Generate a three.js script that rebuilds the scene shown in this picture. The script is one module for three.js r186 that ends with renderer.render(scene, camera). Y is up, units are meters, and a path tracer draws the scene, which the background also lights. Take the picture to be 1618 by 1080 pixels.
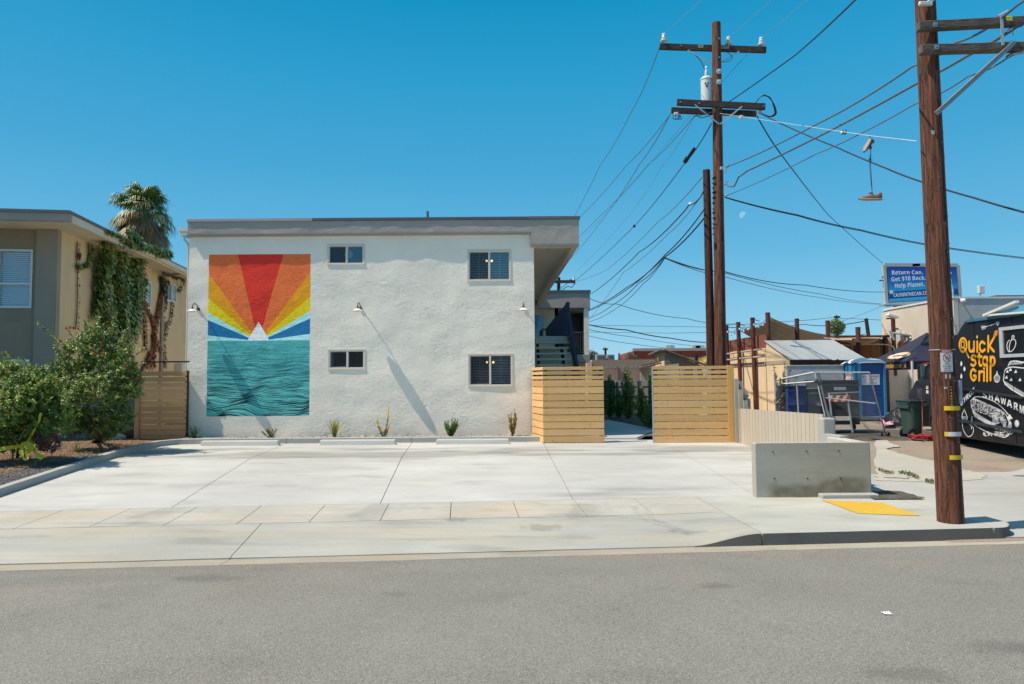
import * as THREE from 'three';
import { mergeGeometries } from 'three/addons/utils/BufferGeometryUtils.js';
import { RoundedBoxGeometry } from 'three/addons/geometries/RoundedBoxGeometry.js';
import { ImprovedNoise } from 'three/addons/math/ImprovedNoise.js';

// ---------------------------------------------------------------- camera, sky, sun, exposure
const scene = new THREE.Scene();
const camera = new THREE.PerspectiveCamera(53.17, 1618 / 1080, 0.1, 1500);
const PITCH = 3.02 * Math.PI / 180, ROLL = -0.007, FOC = 1079, EYE = 1.5;
camera.position.set(0, EYE, 0);
camera.rotation.order = 'YXZ';
camera.rotation.set(PITCH, 0, ROLL);
const renderer = new THREE.WebGLRenderer({ antialias: true });
renderer.toneMapping = THREE.LinearToneMapping;
renderer.toneMappingExposure = 1.13;
renderer.shadowMap.enabled = true;
renderer.shadowMap.type = THREE.PCFSoftShadowMap;

const SUN = new THREE.Vector3(-0.52, 0.845, 0.13).normalize();
const sun = new THREE.DirectionalLight(new THREE.Color().setRGB(1, 0.88, 0.725), 4.8);
sun.position.copy(SUN).multiplyScalar(60).add(new THREE.Vector3(0, 0, -16));
sun.target.position.set(0, 0, -16);
sun.castShadow = true;
sun.shadow.mapSize.set(4096, 4096);
Object.assign(sun.shadow.camera, { left: -30, right: 30, top: 30, bottom: -30, near: 1, far: 140 });
sun.shadow.bias = -0.0004;
scene.add(sun, sun.target);
{
  const W = 1024, H = 512, data = new Float32Array(W * H * 4);
  const stops = [[0, 0.42, 0.69, 0.83], [4, 0.265, 0.58, 0.78], [10, 0.13, 0.45, 0.71], [17, 0.062, 0.365, 0.635], [24, 0.026, 0.32, 0.59], [31, 0.004, 0.265, 0.51], [60, 0.03, 0.17, 0.36], [90, 0.045, 0.15, 0.31]];
  for (let j = 0; j < H; j++) {
    const el = ((j + 0.5) / H - 0.5) * 180, e = el * Math.PI / 180;
    let c = [0.34, 0.34, 0.31];
    if (el >= 0) for (let k = 0; k < stops.length - 1; k++) {
      const a = stops[k], b = stops[k + 1];
      if (el >= a[0] && el <= b[0]) { const f = (el - a[0]) / (b[0] - a[0]); c = [1, 2, 3].map((i) => 0.93 * (a[i] + (b[i] - a[i]) * f)); }
    }
    for (let i = 0; i < W; i++) {
      const ph = ((i + 0.5) / W - 0.5) * 2 * Math.PI;
      const d = Math.cos(e) * Math.cos(ph) * SUN.x + Math.sin(e) * SUN.y + Math.cos(e) * Math.sin(ph) * SUN.z;
      const ang = Math.acos(Math.min(1, d)) * 180 / Math.PI;
      const g = el >= 0 ? 1.2 * Math.exp(-ang / 8) + 0.5 * Math.exp(-ang * ang / 650) : 0;
      const o = (j * W + i) * 4;
      data[o] = c[0] + g; data[o + 1] = c[1] + g * 0.95; data[o + 2] = c[2] + g * 0.88; data[o + 3] = 1;
    }
  }
  const sky = new THREE.DataTexture(data, W, H, THREE.RGBAFormat, THREE.FloatType);
  sky.mapping = THREE.EquirectangularReflectionMapping;
  sky.magFilter = sky.minFilter = THREE.LinearFilter;
  sky.wrapS = THREE.RepeatWrapping;
  sky.needsUpdate = true;
  scene.background = sky;
  scene.environment = sky;
}

// ---------------------------------------------------------------- helpers
const V = (x, y, z) => new THREE.Vector3(x, y, z);
let SEED = 7;
const seed = (s) => { SEED = s; };
const rnd = (a = 1, b) => { SEED = (SEED + 0x6d2b79f5) | 0; let t = Math.imul(SEED ^ (SEED >>> 15), 1 | SEED); t = (t + Math.imul(t ^ (t >>> 7), 61 | t)) ^ t; const r = ((t ^ (t >>> 14)) >>> 0) / 4294967296; return b === undefined ? r * a : a + r * (b - a); };
const lerp = (a, b, f) => a + (b - a) * f, clamp = (x, a = 0, b = 1) => Math.max(a, Math.min(b, x));
const smooth = (a, b, x) => { const t = clamp((x - a) / (b - a)); return t * t * (3 - 2 * t); };
const PN = new ImprovedNoise();
const noise = (x, y, z = 0) => PN.noise(x + 31.7, y + 17.3, z + 5.1);
const fbm = (x, y, z = 0, o = 4) => { let s = 0, a = 0.5; for (let i = 0; i < o; i++) { s += a * noise(x, y, z + i * 7.3); x *= 2.03; y *= 2.03; a *= 0.5; } return s; };
const pl = (pts, x) => { if (x <= pts[0][0]) return pts[0][1]; for (let i = 1; i < pts.length; i++) if (x <= pts[i][0]) return lerp(pts[i - 1][1], pts[i][1], (x - pts[i - 1][0]) / (pts[i][0] - pts[i - 1][0])); return pts[pts.length - 1][1]; };
// measuring: the place on the plane at distance d (or at height y) that lies along a sight line of the survey photograph
function sight(px, py) {
  let x = (px - 809) / FOC, y = -(py - 540) / FOC, z = -1;
  [x, y] = [x * Math.cos(ROLL) - y * Math.sin(ROLL), x * Math.sin(ROLL) + y * Math.cos(ROLL)];
  [y, z] = [y * Math.cos(PITCH) - z * Math.sin(PITCH), y * Math.sin(PITCH) + z * Math.cos(PITCH)];
  return [x, y, z];
}
const P = (px, py, d) => { const [x, y, z] = sight(px, py), k = d / -z; return V(x * k, EYE + y * k, -d); };
const G = (px, py, h) => { const [x, y, z] = sight(px, py), k = (h - EYE) / y; return V(x * k, h, z * k); };

// names
const used = {};
const numbered = (n) => { const k = used[n] = (used[n] ?? -1) + 1; return k ? n + '_' + String(k).padStart(3, '0') : n; };
function tag(o, label, category, group, kind) { o.userData.label = label; o.userData.category = category; if (group) o.userData.group = group; if (kind) o.userData.kind = kind; return o; }
function thing(name, label, category, pos = V(0, 0, 0), turn = 0, group) {
  const o = new THREE.Group(); o.name = numbered(name); o.position.copy(pos); o.rotation.y = turn; scene.add(o);
  return tag(o, label, category, group);
}
function mesh(name, geo, mat, parent) {
  const m = new THREE.Mesh(Array.isArray(geo) ? mg(geo) : geo, mat); m.castShadow = m.receiveShadow = true;
  m.name = parent && parent !== scene ? name : numbered(name); (parent ?? scene).add(m); return m;
}
function structure(name, geo, mat, parent) { const m = mesh(name, geo, mat, parent); if (!parent) m.userData.kind = 'structure'; return m; }
function copyOf(o, label, group) { const c = o.clone(); c.name = numbered(o.name.replace(/_\d+$/, '')); scene.add(c); c.userData = { ...o.userData, label: label ?? o.userData.label, group: group ?? o.userData.group }; return c; }

// geometry
function mg(list) {
  const any = list.some((g) => g.attributes.color);
  const gs = list.map((g) => { const n = g.index ? g.toNonIndexed() : g; for (const k of Object.keys(n.attributes)) if (!['position', 'normal', 'uv'].includes(k) && !(k === 'color' && any)) n.deleteAttribute(k); if (any && !n.attributes.color) n.setAttribute('color', new THREE.BufferAttribute(new Float32Array(n.attributes.position.count * 3).fill(1), 3)); return n; });
  return gs.length === 1 ? gs[0] : mergeGeometries(gs);
}
function muv(g, turn = false, off = 0) {       // uv in metres by the way each face points
  const p = g.attributes.position, n = g.attributes.normal, uv = new Float32Array(p.count * 2);
  for (let i = 0; i < p.count; i++) {
    const ax = Math.abs(n.getX(i)), ay = Math.abs(n.getY(i)), az = Math.abs(n.getZ(i));
    let u, v;
    if (ay >= ax && ay >= az) { u = p.getX(i); v = p.getZ(i); } else if (ax >= az) { u = p.getZ(i); v = p.getY(i); } else { u = p.getX(i); v = p.getY(i); }
    if (turn) [u, v] = [v, u];
    uv[i * 2] = u + off; uv[i * 2 + 1] = v + off * 0.37;
  }
  g.setAttribute('uv', new THREE.BufferAttribute(uv, 2)); return g;
}
const box = (w, h, d, x = 0, y = 0, z = 0) => muv(new THREE.BoxGeometry(w, h, d).translate(x, y, z));
const boxAt = (x0, x1, y0, y1, z0, z1) => box(Math.abs(x1 - x0), Math.abs(y1 - y0), Math.abs(z1 - z0), (x0 + x1) / 2, (y0 + y1) / 2, (z0 + z1) / 2);
const rbox = (w, h, d, r, x = 0, y = 0, z = 0) => muv(new RoundedBoxGeometry(w, h, d, 2, r).translate(x, y, z));
const rboxAt = (x0, x1, y0, y1, z0, z1, r) => rbox(Math.abs(x1 - x0), Math.abs(y1 - y0), Math.abs(z1 - z0), r, (x0 + x1) / 2, (y0 + y1) / 2, (z0 + z1) / 2);
const QY = V(0, 1, 0);
function along(g, p, q) { const d = q.clone().sub(p); return g.applyQuaternion(new THREE.Quaternion().setFromUnitVectors(QY, d.clone().normalize())).translate((p.x + q.x) / 2, (p.y + q.y) / 2, (p.z + q.z) / 2); }
const bar = (p, q, r, s = 8, r2 = r) => along(new THREE.CylinderGeometry(r2, r, p.distanceTo(q), s), p, q);
function beam(p, q, w, h) {                    // box from p to q, w across, h up
  const d = q.clone().sub(p), L = d.length(), g = muv(new THREE.BoxGeometry(L, h, w));
  const ex = d.clone().normalize(), up = Math.abs(ex.y) > 0.98 ? V(0, 0, 1) : V(0, 1, 0), ez = ex.clone().cross(up).normalize(), ey = ez.clone().cross(ex);
  return g.applyMatrix4(new THREE.Matrix4().makeBasis(ex, ey, ez)).translate((p.x + q.x) / 2, (p.y + q.y) / 2, (p.z + q.z) / 2);
}
const tube = (pts, r, rs = 6, n) => new THREE.TubeGeometry(new THREE.CatmullRomCurve3(pts), n ?? Math.max(8, pts.length * 5), r, rs, false);
const lathe = (pts, s = 20) => new THREE.LatheGeometry(pts.map(([x, y]) => new THREE.Vector2(x, y)), s);
function grid(us, vs, f, flip) {               // f(u, v) -> [x, y, z, tu, tv, r, g, b]
  const nu = us.length, nv = vs.length, pos = [], uv = [], col = [], idx = []; let hc = false;
  for (const v of vs) for (const u of us) { const q = f(u, v); pos.push(q[0], q[1], q[2]); uv.push(q[3] ?? u, q[4] ?? v); if (q.length > 5) { hc = true; col.push(q[5], q[6], q[7]); } }
  for (let j = 0; j < nv - 1; j++) for (let i = 0; i < nu - 1; i++) { const a = j * nu + i, b = a + 1, c = a + nu, d = c + 1; flip ? idx.push(a, c, b, b, c, d) : idx.push(a, b, c, b, d, c); }
  const g = new THREE.BufferGeometry(); g.setAttribute('position', new THREE.Float32BufferAttribute(pos, 3)); g.setAttribute('uv', new THREE.Float32BufferAttribute(uv, 2));
  if (hc) g.setAttribute('color', new THREE.Float32BufferAttribute(col, 3)); g.setIndex(idx); g.computeVertexNormals(); return g;
}
const lin = (a, b, n) => Array.from({ length: n + 1 }, (_, i) => a + (b - a) * i / n);
function shapeGeo(pts, depth, bevel = 0) { // outline in x, y; thickness along z centred
  const s = new THREE.Shape(pts.map(([x, y]) => new THREE.Vector2(x, y)));
  return muv(new THREE.ExtrudeGeometry(s, { depth, bevelEnabled: bevel > 0, bevelSize: bevel, bevelThickness: bevel, bevelSegments: 2, curveSegments: 10 }).translate(0, 0, -depth / 2));
}

// textures
const enc = (x) => { x = clamp(x); return Math.round(255 * (x <= 0.0031308 ? 12.92 * x : 1.055 * Math.pow(x, 1 / 2.4) - 0.055)); };
const HT = new Float32Array(65536); { seed(99); for (let i = 0; i < 65536; i++) HT[i] = rnd() * 2 - 1; }
function pn(x, y, per, s) {                    // periodic value noise, period per
  const xi = Math.floor(x), yi = Math.floor(y), fx = x - xi, fy = y - yi, u = fx * fx * (3 - 2 * fx), v = fy * fy * (3 - 2 * fy);
  const m = (a) => ((a % per) + per) % per, h = (a, b) => HT[(m(a) * 157 + m(b) * 7919 + s * 1013) & 65535];
  return lerp(lerp(h(xi, yi), h(xi + 1, yi), u), lerp(h(xi, yi + 1), h(xi + 1, yi + 1), u), v);
}
function pf(x, y, per, o, s) { let r = 0, a = 0.5; for (let i = 0; i < o; i++) { r += a * pn(x * per, y * per, per, s + i * 3); per *= 2; a *= 0.5; } return r; }
function tex(w, h, metres, f, colour = true, metresV = metres) {
  const d = new Uint8Array(w * h * 4);
  for (let y = 0; y < h; y++) for (let x = 0; x < w; x++) { const c = f(x / w, y / h), o = (y * w + x) * 4; if (colour) { d[o] = enc(c[0]); d[o + 1] = enc(c[1]); d[o + 2] = enc(c[2]); } else d[o] = d[o + 1] = d[o + 2] = Math.round(255 * clamp(c)); d[o + 3] = 255; }
  const t = new THREE.DataTexture(d, w, h); t.wrapS = t.wrapT = THREE.RepeatWrapping; t.magFilter = THREE.LinearFilter; t.minFilter = THREE.LinearMipmapLinearFilter; t.generateMipmaps = true;
  if (colour) t.colorSpace = THREE.SRGBColorSpace; t.repeat.set(1 / metres, 1 / metresV); t.needsUpdate = true; return t;
}
function canvasTex(w, h, draw) {
  const c = document.createElement('canvas'); c.width = w; c.height = h; draw(c.getContext('2d'), w, h);
  const t = new THREE.CanvasTexture(c); t.colorSpace = THREE.SRGBColorSpace; t.anisotropy = 8; return t;
}
function M(rgb, rough = 0.8, o = {}) { const { metal = 0, phys, ...rest } = o; const m = new (phys ? THREE.MeshPhysicalMaterial : THREE.MeshStandardMaterial)({ roughness: rough, metalness: metal, ...rest }); m.color.setRGB(...rgb); if (rest.side === undefined) m.side = THREE.DoubleSide; return m; }

const T = {};
T.stucco = tex(1024, 1024, 1.6, (x, y) => { const w = 0.05 * pf(x, y, 6, 2, 1), r = 1 - Math.abs(pf(x + w, y * 1 - w, 14, 4, 5)) * 2.6; return clamp(0.5 + 0.5 * pf(x, y, 40, 3, 9) * 0.5 + 0.32 * (r - 0.6)); }, false);
T.stuccoC = tex(512, 512, 2.6, (x, y) => { const v = 0.93 + 0.07 * pf(x, y, 5, 5, 20) + 0.02 * pn(x * 200, y * 200, 200, 3); return [v, v * 0.992, v * 0.98]; });
T.grit = tex(512, 512, 0.35, (x, y) => 0.5 + 0.3 * pn(x * 90, y * 90, 90, 4) + 0.3 * pn(x * 45, y * 45, 45, 8), false);
T.concrete = tex(2048, 1024, 6, (x, y) => {
  const st = pf(x, y, 3, 6, 40), br = pn(x * 12, y * 160, 160, 41) * pf(x, y, 5, 2, 47), sp = pn(x * 700, y * 350, 700, 42), blot = pf(x, y, 9, 4, 43);
  let v = 0.86 + 0.13 * st + 0.10 * br + 0.05 * sp + 0.07 * blot; const d = pn(x * 900, y * 450, 900, 44); if (d > 0.93) v -= 0.18;
  return [v * 0.995, v, v * 0.985];
}, true, 3);
T.walk = tex(1024, 1024, 3, (x, y) => { const v = 0.84 + 0.12 * pf(x, y, 4, 6, 60) + 0.06 * pn(x * 400, y * 400, 400, 61) - 0.12 * smooth(0.2, 0.5, pf(x, y * 0.5, 6, 4, 66)), w = pf(x, y, 3, 3, 62) * 0.05; return [v * (1.0 + w), v * 0.98, v * (0.92 - w)]; });
T.asphalt = tex(2048, 2048, 5, (x, y) => {
  const a = pn(x * 800, y * 800, 800, 70), b = pn(x * 420, y * 420, 420, 71), c = pf(x, y, 6, 5, 72);
  let v = 0.65 + 0.24 * a + 0.06 * b + 0.07 * c, w = 1; const h = pn(x * 560, y * 560, 560, 75);
  if (h > 0.72) { v += 0.34 * (h - 0.72) / 0.28; w = 1.04; } if (h < -0.8) v -= 0.25;
  return [v * w, v * 0.995, v * 0.945];
});
T.dirt = tex(1024, 1024, 2.2, (x, y) => { const a = pf(x, y, 20, 5, 80), b = pn(x * 300, y * 300, 300, 81); const v = 0.62 + 0.3 * a + 0.2 * b; return [v, v * 0.84, v * 0.66]; });
T.plaster = tex(512, 512, 3, (x, y) => { const v = 0.88 + 0.12 * pf(x, y * 0.4, 6, 5, 90) + 0.03 * pn(x * 200, y * 200, 200, 91); return [v, v * 0.985, v * 0.95]; });
function plank(s, w, h, len, wid, k, knots) {   // sawn board, grain along u
  seed(s); const kn = Array.from({ length: knots }, () => [rnd(), rnd(0.15, 0.85), rnd(0.012, 0.026)]);
  return tex(w, h, len, (x, y) => {
    let yy = y + 0.06 * pf(x, y, 3, 3, s), dark = 0;
    for (const [kx, ky, kr] of kn) { const dx = (x - kx) * len / wid, dy = y - ky, r = Math.hypot(dx * 0.6, dy); yy += 0.10 * Math.exp(-r * r / 0.03) * Math.sign(dy || 1); if (r < kr * 3) dark = Math.max(dark, 1 - smooth(kr * 1.4, kr * 3, r)); }
    const g = pn(x * 8, yy * 64, 64, s + 3) * 0.5 + pn(x * 24, yy * 128, 128, s + 4) * 0.3, l = pf(x, y, 2, 3, s + 9);
    const v = 0.86 + 0.10 * g + 0.12 * l; const d = 1 - 0.7 * dark;
    return [v * lerp(1, 0.62, dark), (v + k * g) * d * 0.93, (v * 0.86 + k * g) * d];
  }, true, wid);
}
T.wood = [plank(11, 1024, 128, 2.4, 0.16, 0.06, 11), plank(23, 1024, 128, 2.4, 0.16, 0.06, 8), plank(37, 1024, 128, 2.4, 0.16, 0.06, 14)];
T.pole = tex(512, 2048, 1, (x, y) => {          // u once round, v 2 m
  const g = pf(x * 1, y * 0.08, 40, 4, 120), st = pn(x * 60, y * 10, 60, 121), fine = pn(x * 128, y * 40, 128, 125); let v = 0.55 + 0.6 * g + 0.2 * st + 0.12 * fine;
  const ch = Math.abs(pf(x + 0.02 * pn(x * 8, y * 16, 16, 126), y * 0.06, 24, 3, 122)); if (ch < 0.035) v *= 0.28;
  const pit = pn(x * 90, y * 90, 180, 123); if (pit > 0.86) v *= 0.35;
  return [v, v * (0.60 + 0.10 * g), v * (0.42 + 0.1 * g)];
}, true, 2);
T.poleB = tex(512, 1024, 1, (x, y) => { const ch = Math.abs(pf(x, y * 0.06, 24, 3, 122)); return clamp(0.6 + 0.3 * pf(x, y * 0.1, 40, 4, 127) - (ch < 0.03 ? 0.5 : 0)); }, false, 2);
T.arm = tex(512, 256, 1.2, (x, y) => { const g = pf(x * 0.5, y, 24, 5, 130), v = 0.6 + 0.55 * g; return [v, v * 0.93, v * 0.86]; }, true, 0.3);
T.grass = tex(256, 256, 1, (x, y) => { const v = 0.7 + 0.3 * pf(x, y, 30, 3, 140); return [v, v, v]; });
T.plank = T.wood;

const MAT = {
  white: M([0.945, 0.87, 0.765], 0.85, { map: T.stuccoC, bumpMap: T.stucco, bumpScale: 0.0032 }),
  offwhite: M([0.74, 0.70, 0.62], 0.8, { map: T.stuccoC }),
  fascia: M([0.39, 0.355, 0.325], 0.85, { map: T.stuccoC, bumpMap: T.stucco, bumpScale: 0.004 }),
  flash: M([0.11, 0.12, 0.135], 0.45, { metal: 0.4 }),
  trim: M([0.68, 0.60, 0.50], 0.55),
  vinyl: M([0.66, 0.62, 0.55], 0.45),
  soffit: M([0.60, 0.53, 0.44], 0.8, { map: T.plaster }),
  glass: M([0.9, 0.95, 1], 0.02, { phys: true, transmission: 1, thickness: 0, ior: 2.33 }),
  dark: M([0.03, 0.032, 0.035], 0.9),
  blind: M([0.62, 0.66, 0.68], 0.6),
  navy: M([0.012, 0.028, 0.06], 0.5),
  black: M([0.012, 0.012, 0.014], 0.5),
  steel: M([0.42, 0.44, 0.45], 0.38, { metal: 0.85 }),
  mesh: M([0.16, 0.18, 0.19], 0.5, { metal: 0.4 }),
  apron: M([0.442, 0.44, 0.405], 0.9, { map: T.concrete, bumpMap: T.grit, bumpScale: 0.0015, vertexColors: true }),
  galv: M([0.50, 0.53, 0.55], 0.45, { metal: 0.5 }),
  pad: M([0.525, 0.525, 0.515], 0.9, { map: T.concrete, bumpMap: T.grit, bumpScale: 0.0012, vertexColors: true }),
  walk: M([0.515, 0.505, 0.478], 0.9, { map: T.walk, bumpMap: T.grit, bumpScale: 0.0015, vertexColors: true }),
  conc: M([0.44, 0.44, 0.42], 0.9, { map: T.concrete, bumpMap: T.grit, bumpScale: 0.0015 }),
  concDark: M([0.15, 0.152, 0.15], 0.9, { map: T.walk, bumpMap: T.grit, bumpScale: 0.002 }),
  joint: M([0.12, 0.10, 0.08], 0.95),
  road: M([0.335, 0.326, 0.303], 0.92, { map: T.asphalt, bumpMap: T.grit, bumpScale: 0.003, vertexColors: true }),
  dirt: M([0.20, 0.20, 0.20], 0.95, { map: T.dirt, bumpMap: T.grit, bumpScale: 0.01 }),
  pole: M([0.21, 0.122, 0.088], 0.85, { map: T.pole, bumpMap: T.poleB, bumpScale: 0.012 }),
  poleFar: M([0.24, 0.15, 0.12], 0.85, { map: T.pole, bumpMap: T.poleB, bumpScale: 0.01 }),
  poleDark: M([0.10, 0.06, 0.05], 0.85, { map: T.pole }),
  arm: M([0.085, 0.072, 0.064], 0.9, { map: T.arm }),
  armGrey: M([0.17, 0.15, 0.135], 0.9, { map: T.arm }),
  wire: M([0.018, 0.02, 0.024], 0.6),
  wireGrey: M([0.11, 0.14, 0.16], 0.5),
  porcelain: M([0.60, 0.62, 0.62], 0.15),
  rust: M([0.11, 0.032, 0.022], 0.7, { map: T.plaster }),
  tan: M([0.66, 0.54, 0.37], 0.85, { map: T.plaster }),
};
const tint = (base, k) => { const m = base.clone(); m.color.setRGB(...k); return m; };

// ---------------------------------------------------------------- the ground: street frame (s along the kerb, t away from the camera)
const SA = Math.sin(0.0749), CA = Math.cos(0.0749);
const st = (s, t) => [s * CA - t * SA, s * SA + t * CA];
const tOf = (X, d) => -X * SA + d * CA, sOf = (X, d) => X * CA + d * SA;
const roadY = (t) => t > 1 ? -0.505 + 0.018 * (7.74 - t) : t > -6 ? -0.384 - 0.018 * (1 - t) : -0.38;
const apronY = (t) => pl([[7.74, -0.505], [8.1, -0.512], [9.32, -0.385], [10.45, -0.36]], t);
const raisedY = (t) => pl([[8.1, -0.385], [10.45, -0.358], [12, -0.34]], t);
const alleyY = (X, d) => pl([[7.7, -0.51], [8.1, -0.53], [9.3, -0.455], [10.45, -0.385], [11.5, -0.335], [16, -0.17], [25, 0], [60, 0.05]], tOf(X, d)) + 0.012 * noise(X * 0.7, d * 0.7);
const padD0 = (X) => (10.45 + X * SA) / CA;
const padY = (X, d) => pl([[padD0(X), -0.36], [14.2, -0.1], [16.5, -0.03], [17.3, -0.01], [30, 0]], d);
const walkY = (s, t) => lerp(apronY(t), raisedY(t), smooth(2.75, 3.6, s));

function slab(name, f, nu, nv, mat, parent, colour, drop = 0.06) {  // f(u, v) -> [X, d, height]; top and the four sides
  const C = (X, d) => colour ? colour(X, d) : [1, 1, 1];
  const e = (u, v, dy) => { const [X, d, y] = f(u, v), c = C(X, d); return [X, y - dy, -d, X + dy, d + dy, ...c]; };
  const us = lin(0, 1, nu), vs = lin(0, 1, nv), dd = [0, drop];
  const top = grid(us, vs, (u, v) => e(u, v, 0));
  return mesh(name, [top, grid(us, dd, (u, y) => e(u, 0, y), true), grid(us, dd, (u, y) => e(u, 1, y)), grid(vs, dd, (v, y) => e(0, v, y)), grid(vs, dd, (v, y) => e(1, v, y), true)], mat, parent);
}
const quadXD = (a, b, c, d) => (u, v) => [lerp(lerp(a[0], b[0], u), lerp(d[0], c[0], u), v), lerp(lerp(a[1], b[1], u), lerp(d[1], c[1], u), v)];
const setting = (name) => { const g = new THREE.Group(); g.name = name; g.userData.kind = 'structure'; scene.add(g); return g; };

structure('ground', grid([-400, -120, -40, -15, -9, 0, 5, 15, 40, 120, 400], [-60, -12, 6, 16.8, 17.45, 40, 120, 500], (X, d) => [X, d < 17 ? -1.1 : -0.1, -d, X, d]), MAT.dirt);
{ // street
  const C = (X, d) => {
    const t = tOf(X, d); let k = 0.97 + 0.10 * fbm(X * 0.25, d * 0.8, 3, 4);
    const oil = smooth(0.18, 0.34, fbm(X * 0.9, d * 1.7, 9, 3)) * 0.08; k -= oil;
    for (const [sx, sd, r] of [[3.6, 5.0, 0.30], [3.9, 5.0, 0.2], [2.6, 4.55, 0.25], [4.6, 5.4, 0.2], [1.9, 6.6, 0.16], [-3.1, 7.0, 0.3], [-1.1, 6.4, 0.12]]) k -= 0.22 * (1 - smooth(r * 0.3, r, Math.hypot((X - sx) * 0.6, (d - sd) * 1.5) + 0.10 * noise(X * 7, d * 7)));
    const tan = smooth(-0.05, 0.3, fbm(X * 0.5, d * 2.2, 21, 3)) * smooth(6.1, 7.7, t) * 0.8, e = clamp(tan); k -= 0.10 * smooth(6.6, 7.5, t) * smooth(-0.2, 0.2, fbm(X * 0.4, d * 2, 25, 3));
    return [k * (1 + 0.12 * e), k * (1 + 0.02 * e), k * (1 - 0.03 * e)];
  };
  structure('road', grid([...lin(-60, -9, 40), ...lin(-8.9, 9, 240), ...lin(9.2, 60, 40)], [...lin(-6, 2, 10), ...lin(2.2, 7.745, 90)], (s, t) => { const [X, d] = st(s, t), c = C(X, d); return [X, roadY(t) + 0.004 * noise(X * 0.8, d * 0.8), -d, X, d, ...c]; }), MAT.road);
  structure('far_pavement', grid([-60, 60], [-40, -6], (s, t) => { const [X, d] = st(s, t); return [X, -0.37, -d, X, d]; }), MAT.conc);
}
{ // gutter
  const g = setting('gutter');
  const C = (X, d) => { const k = 0.76 + 0.12 * smooth(2, 4, X) + 0.2 * fbm(X * 1.2, d * 5, 4, 3), w = 0.05 + smooth(0.0, 0.25, fbm(X * 0.8, d * 4, 14, 3)) * 0.1; return [k * (1 + w), k, k * (0.97 - w)]; };
  const cuts = [-60, -14, -8.2, -2.62, 3.63, 6.95, 9.8, 60];
  for (let i = 0; i < cuts.length - 1; i++) slab('gutter_slab', (u, v) => { const t = lerp(7.745, 8.1, v), s = lerp(cuts[i] + 0.004, cuts[i + 1] - 0.004, u); const [X, d] = st(s, t); return [X, d, -0.503 - 0.03 * v + 0.002 * noise(s * 3, t * 3)]; }, 90, 5, MAT.walk, g, C);
}
const sw = setting('sidewalk');
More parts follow.
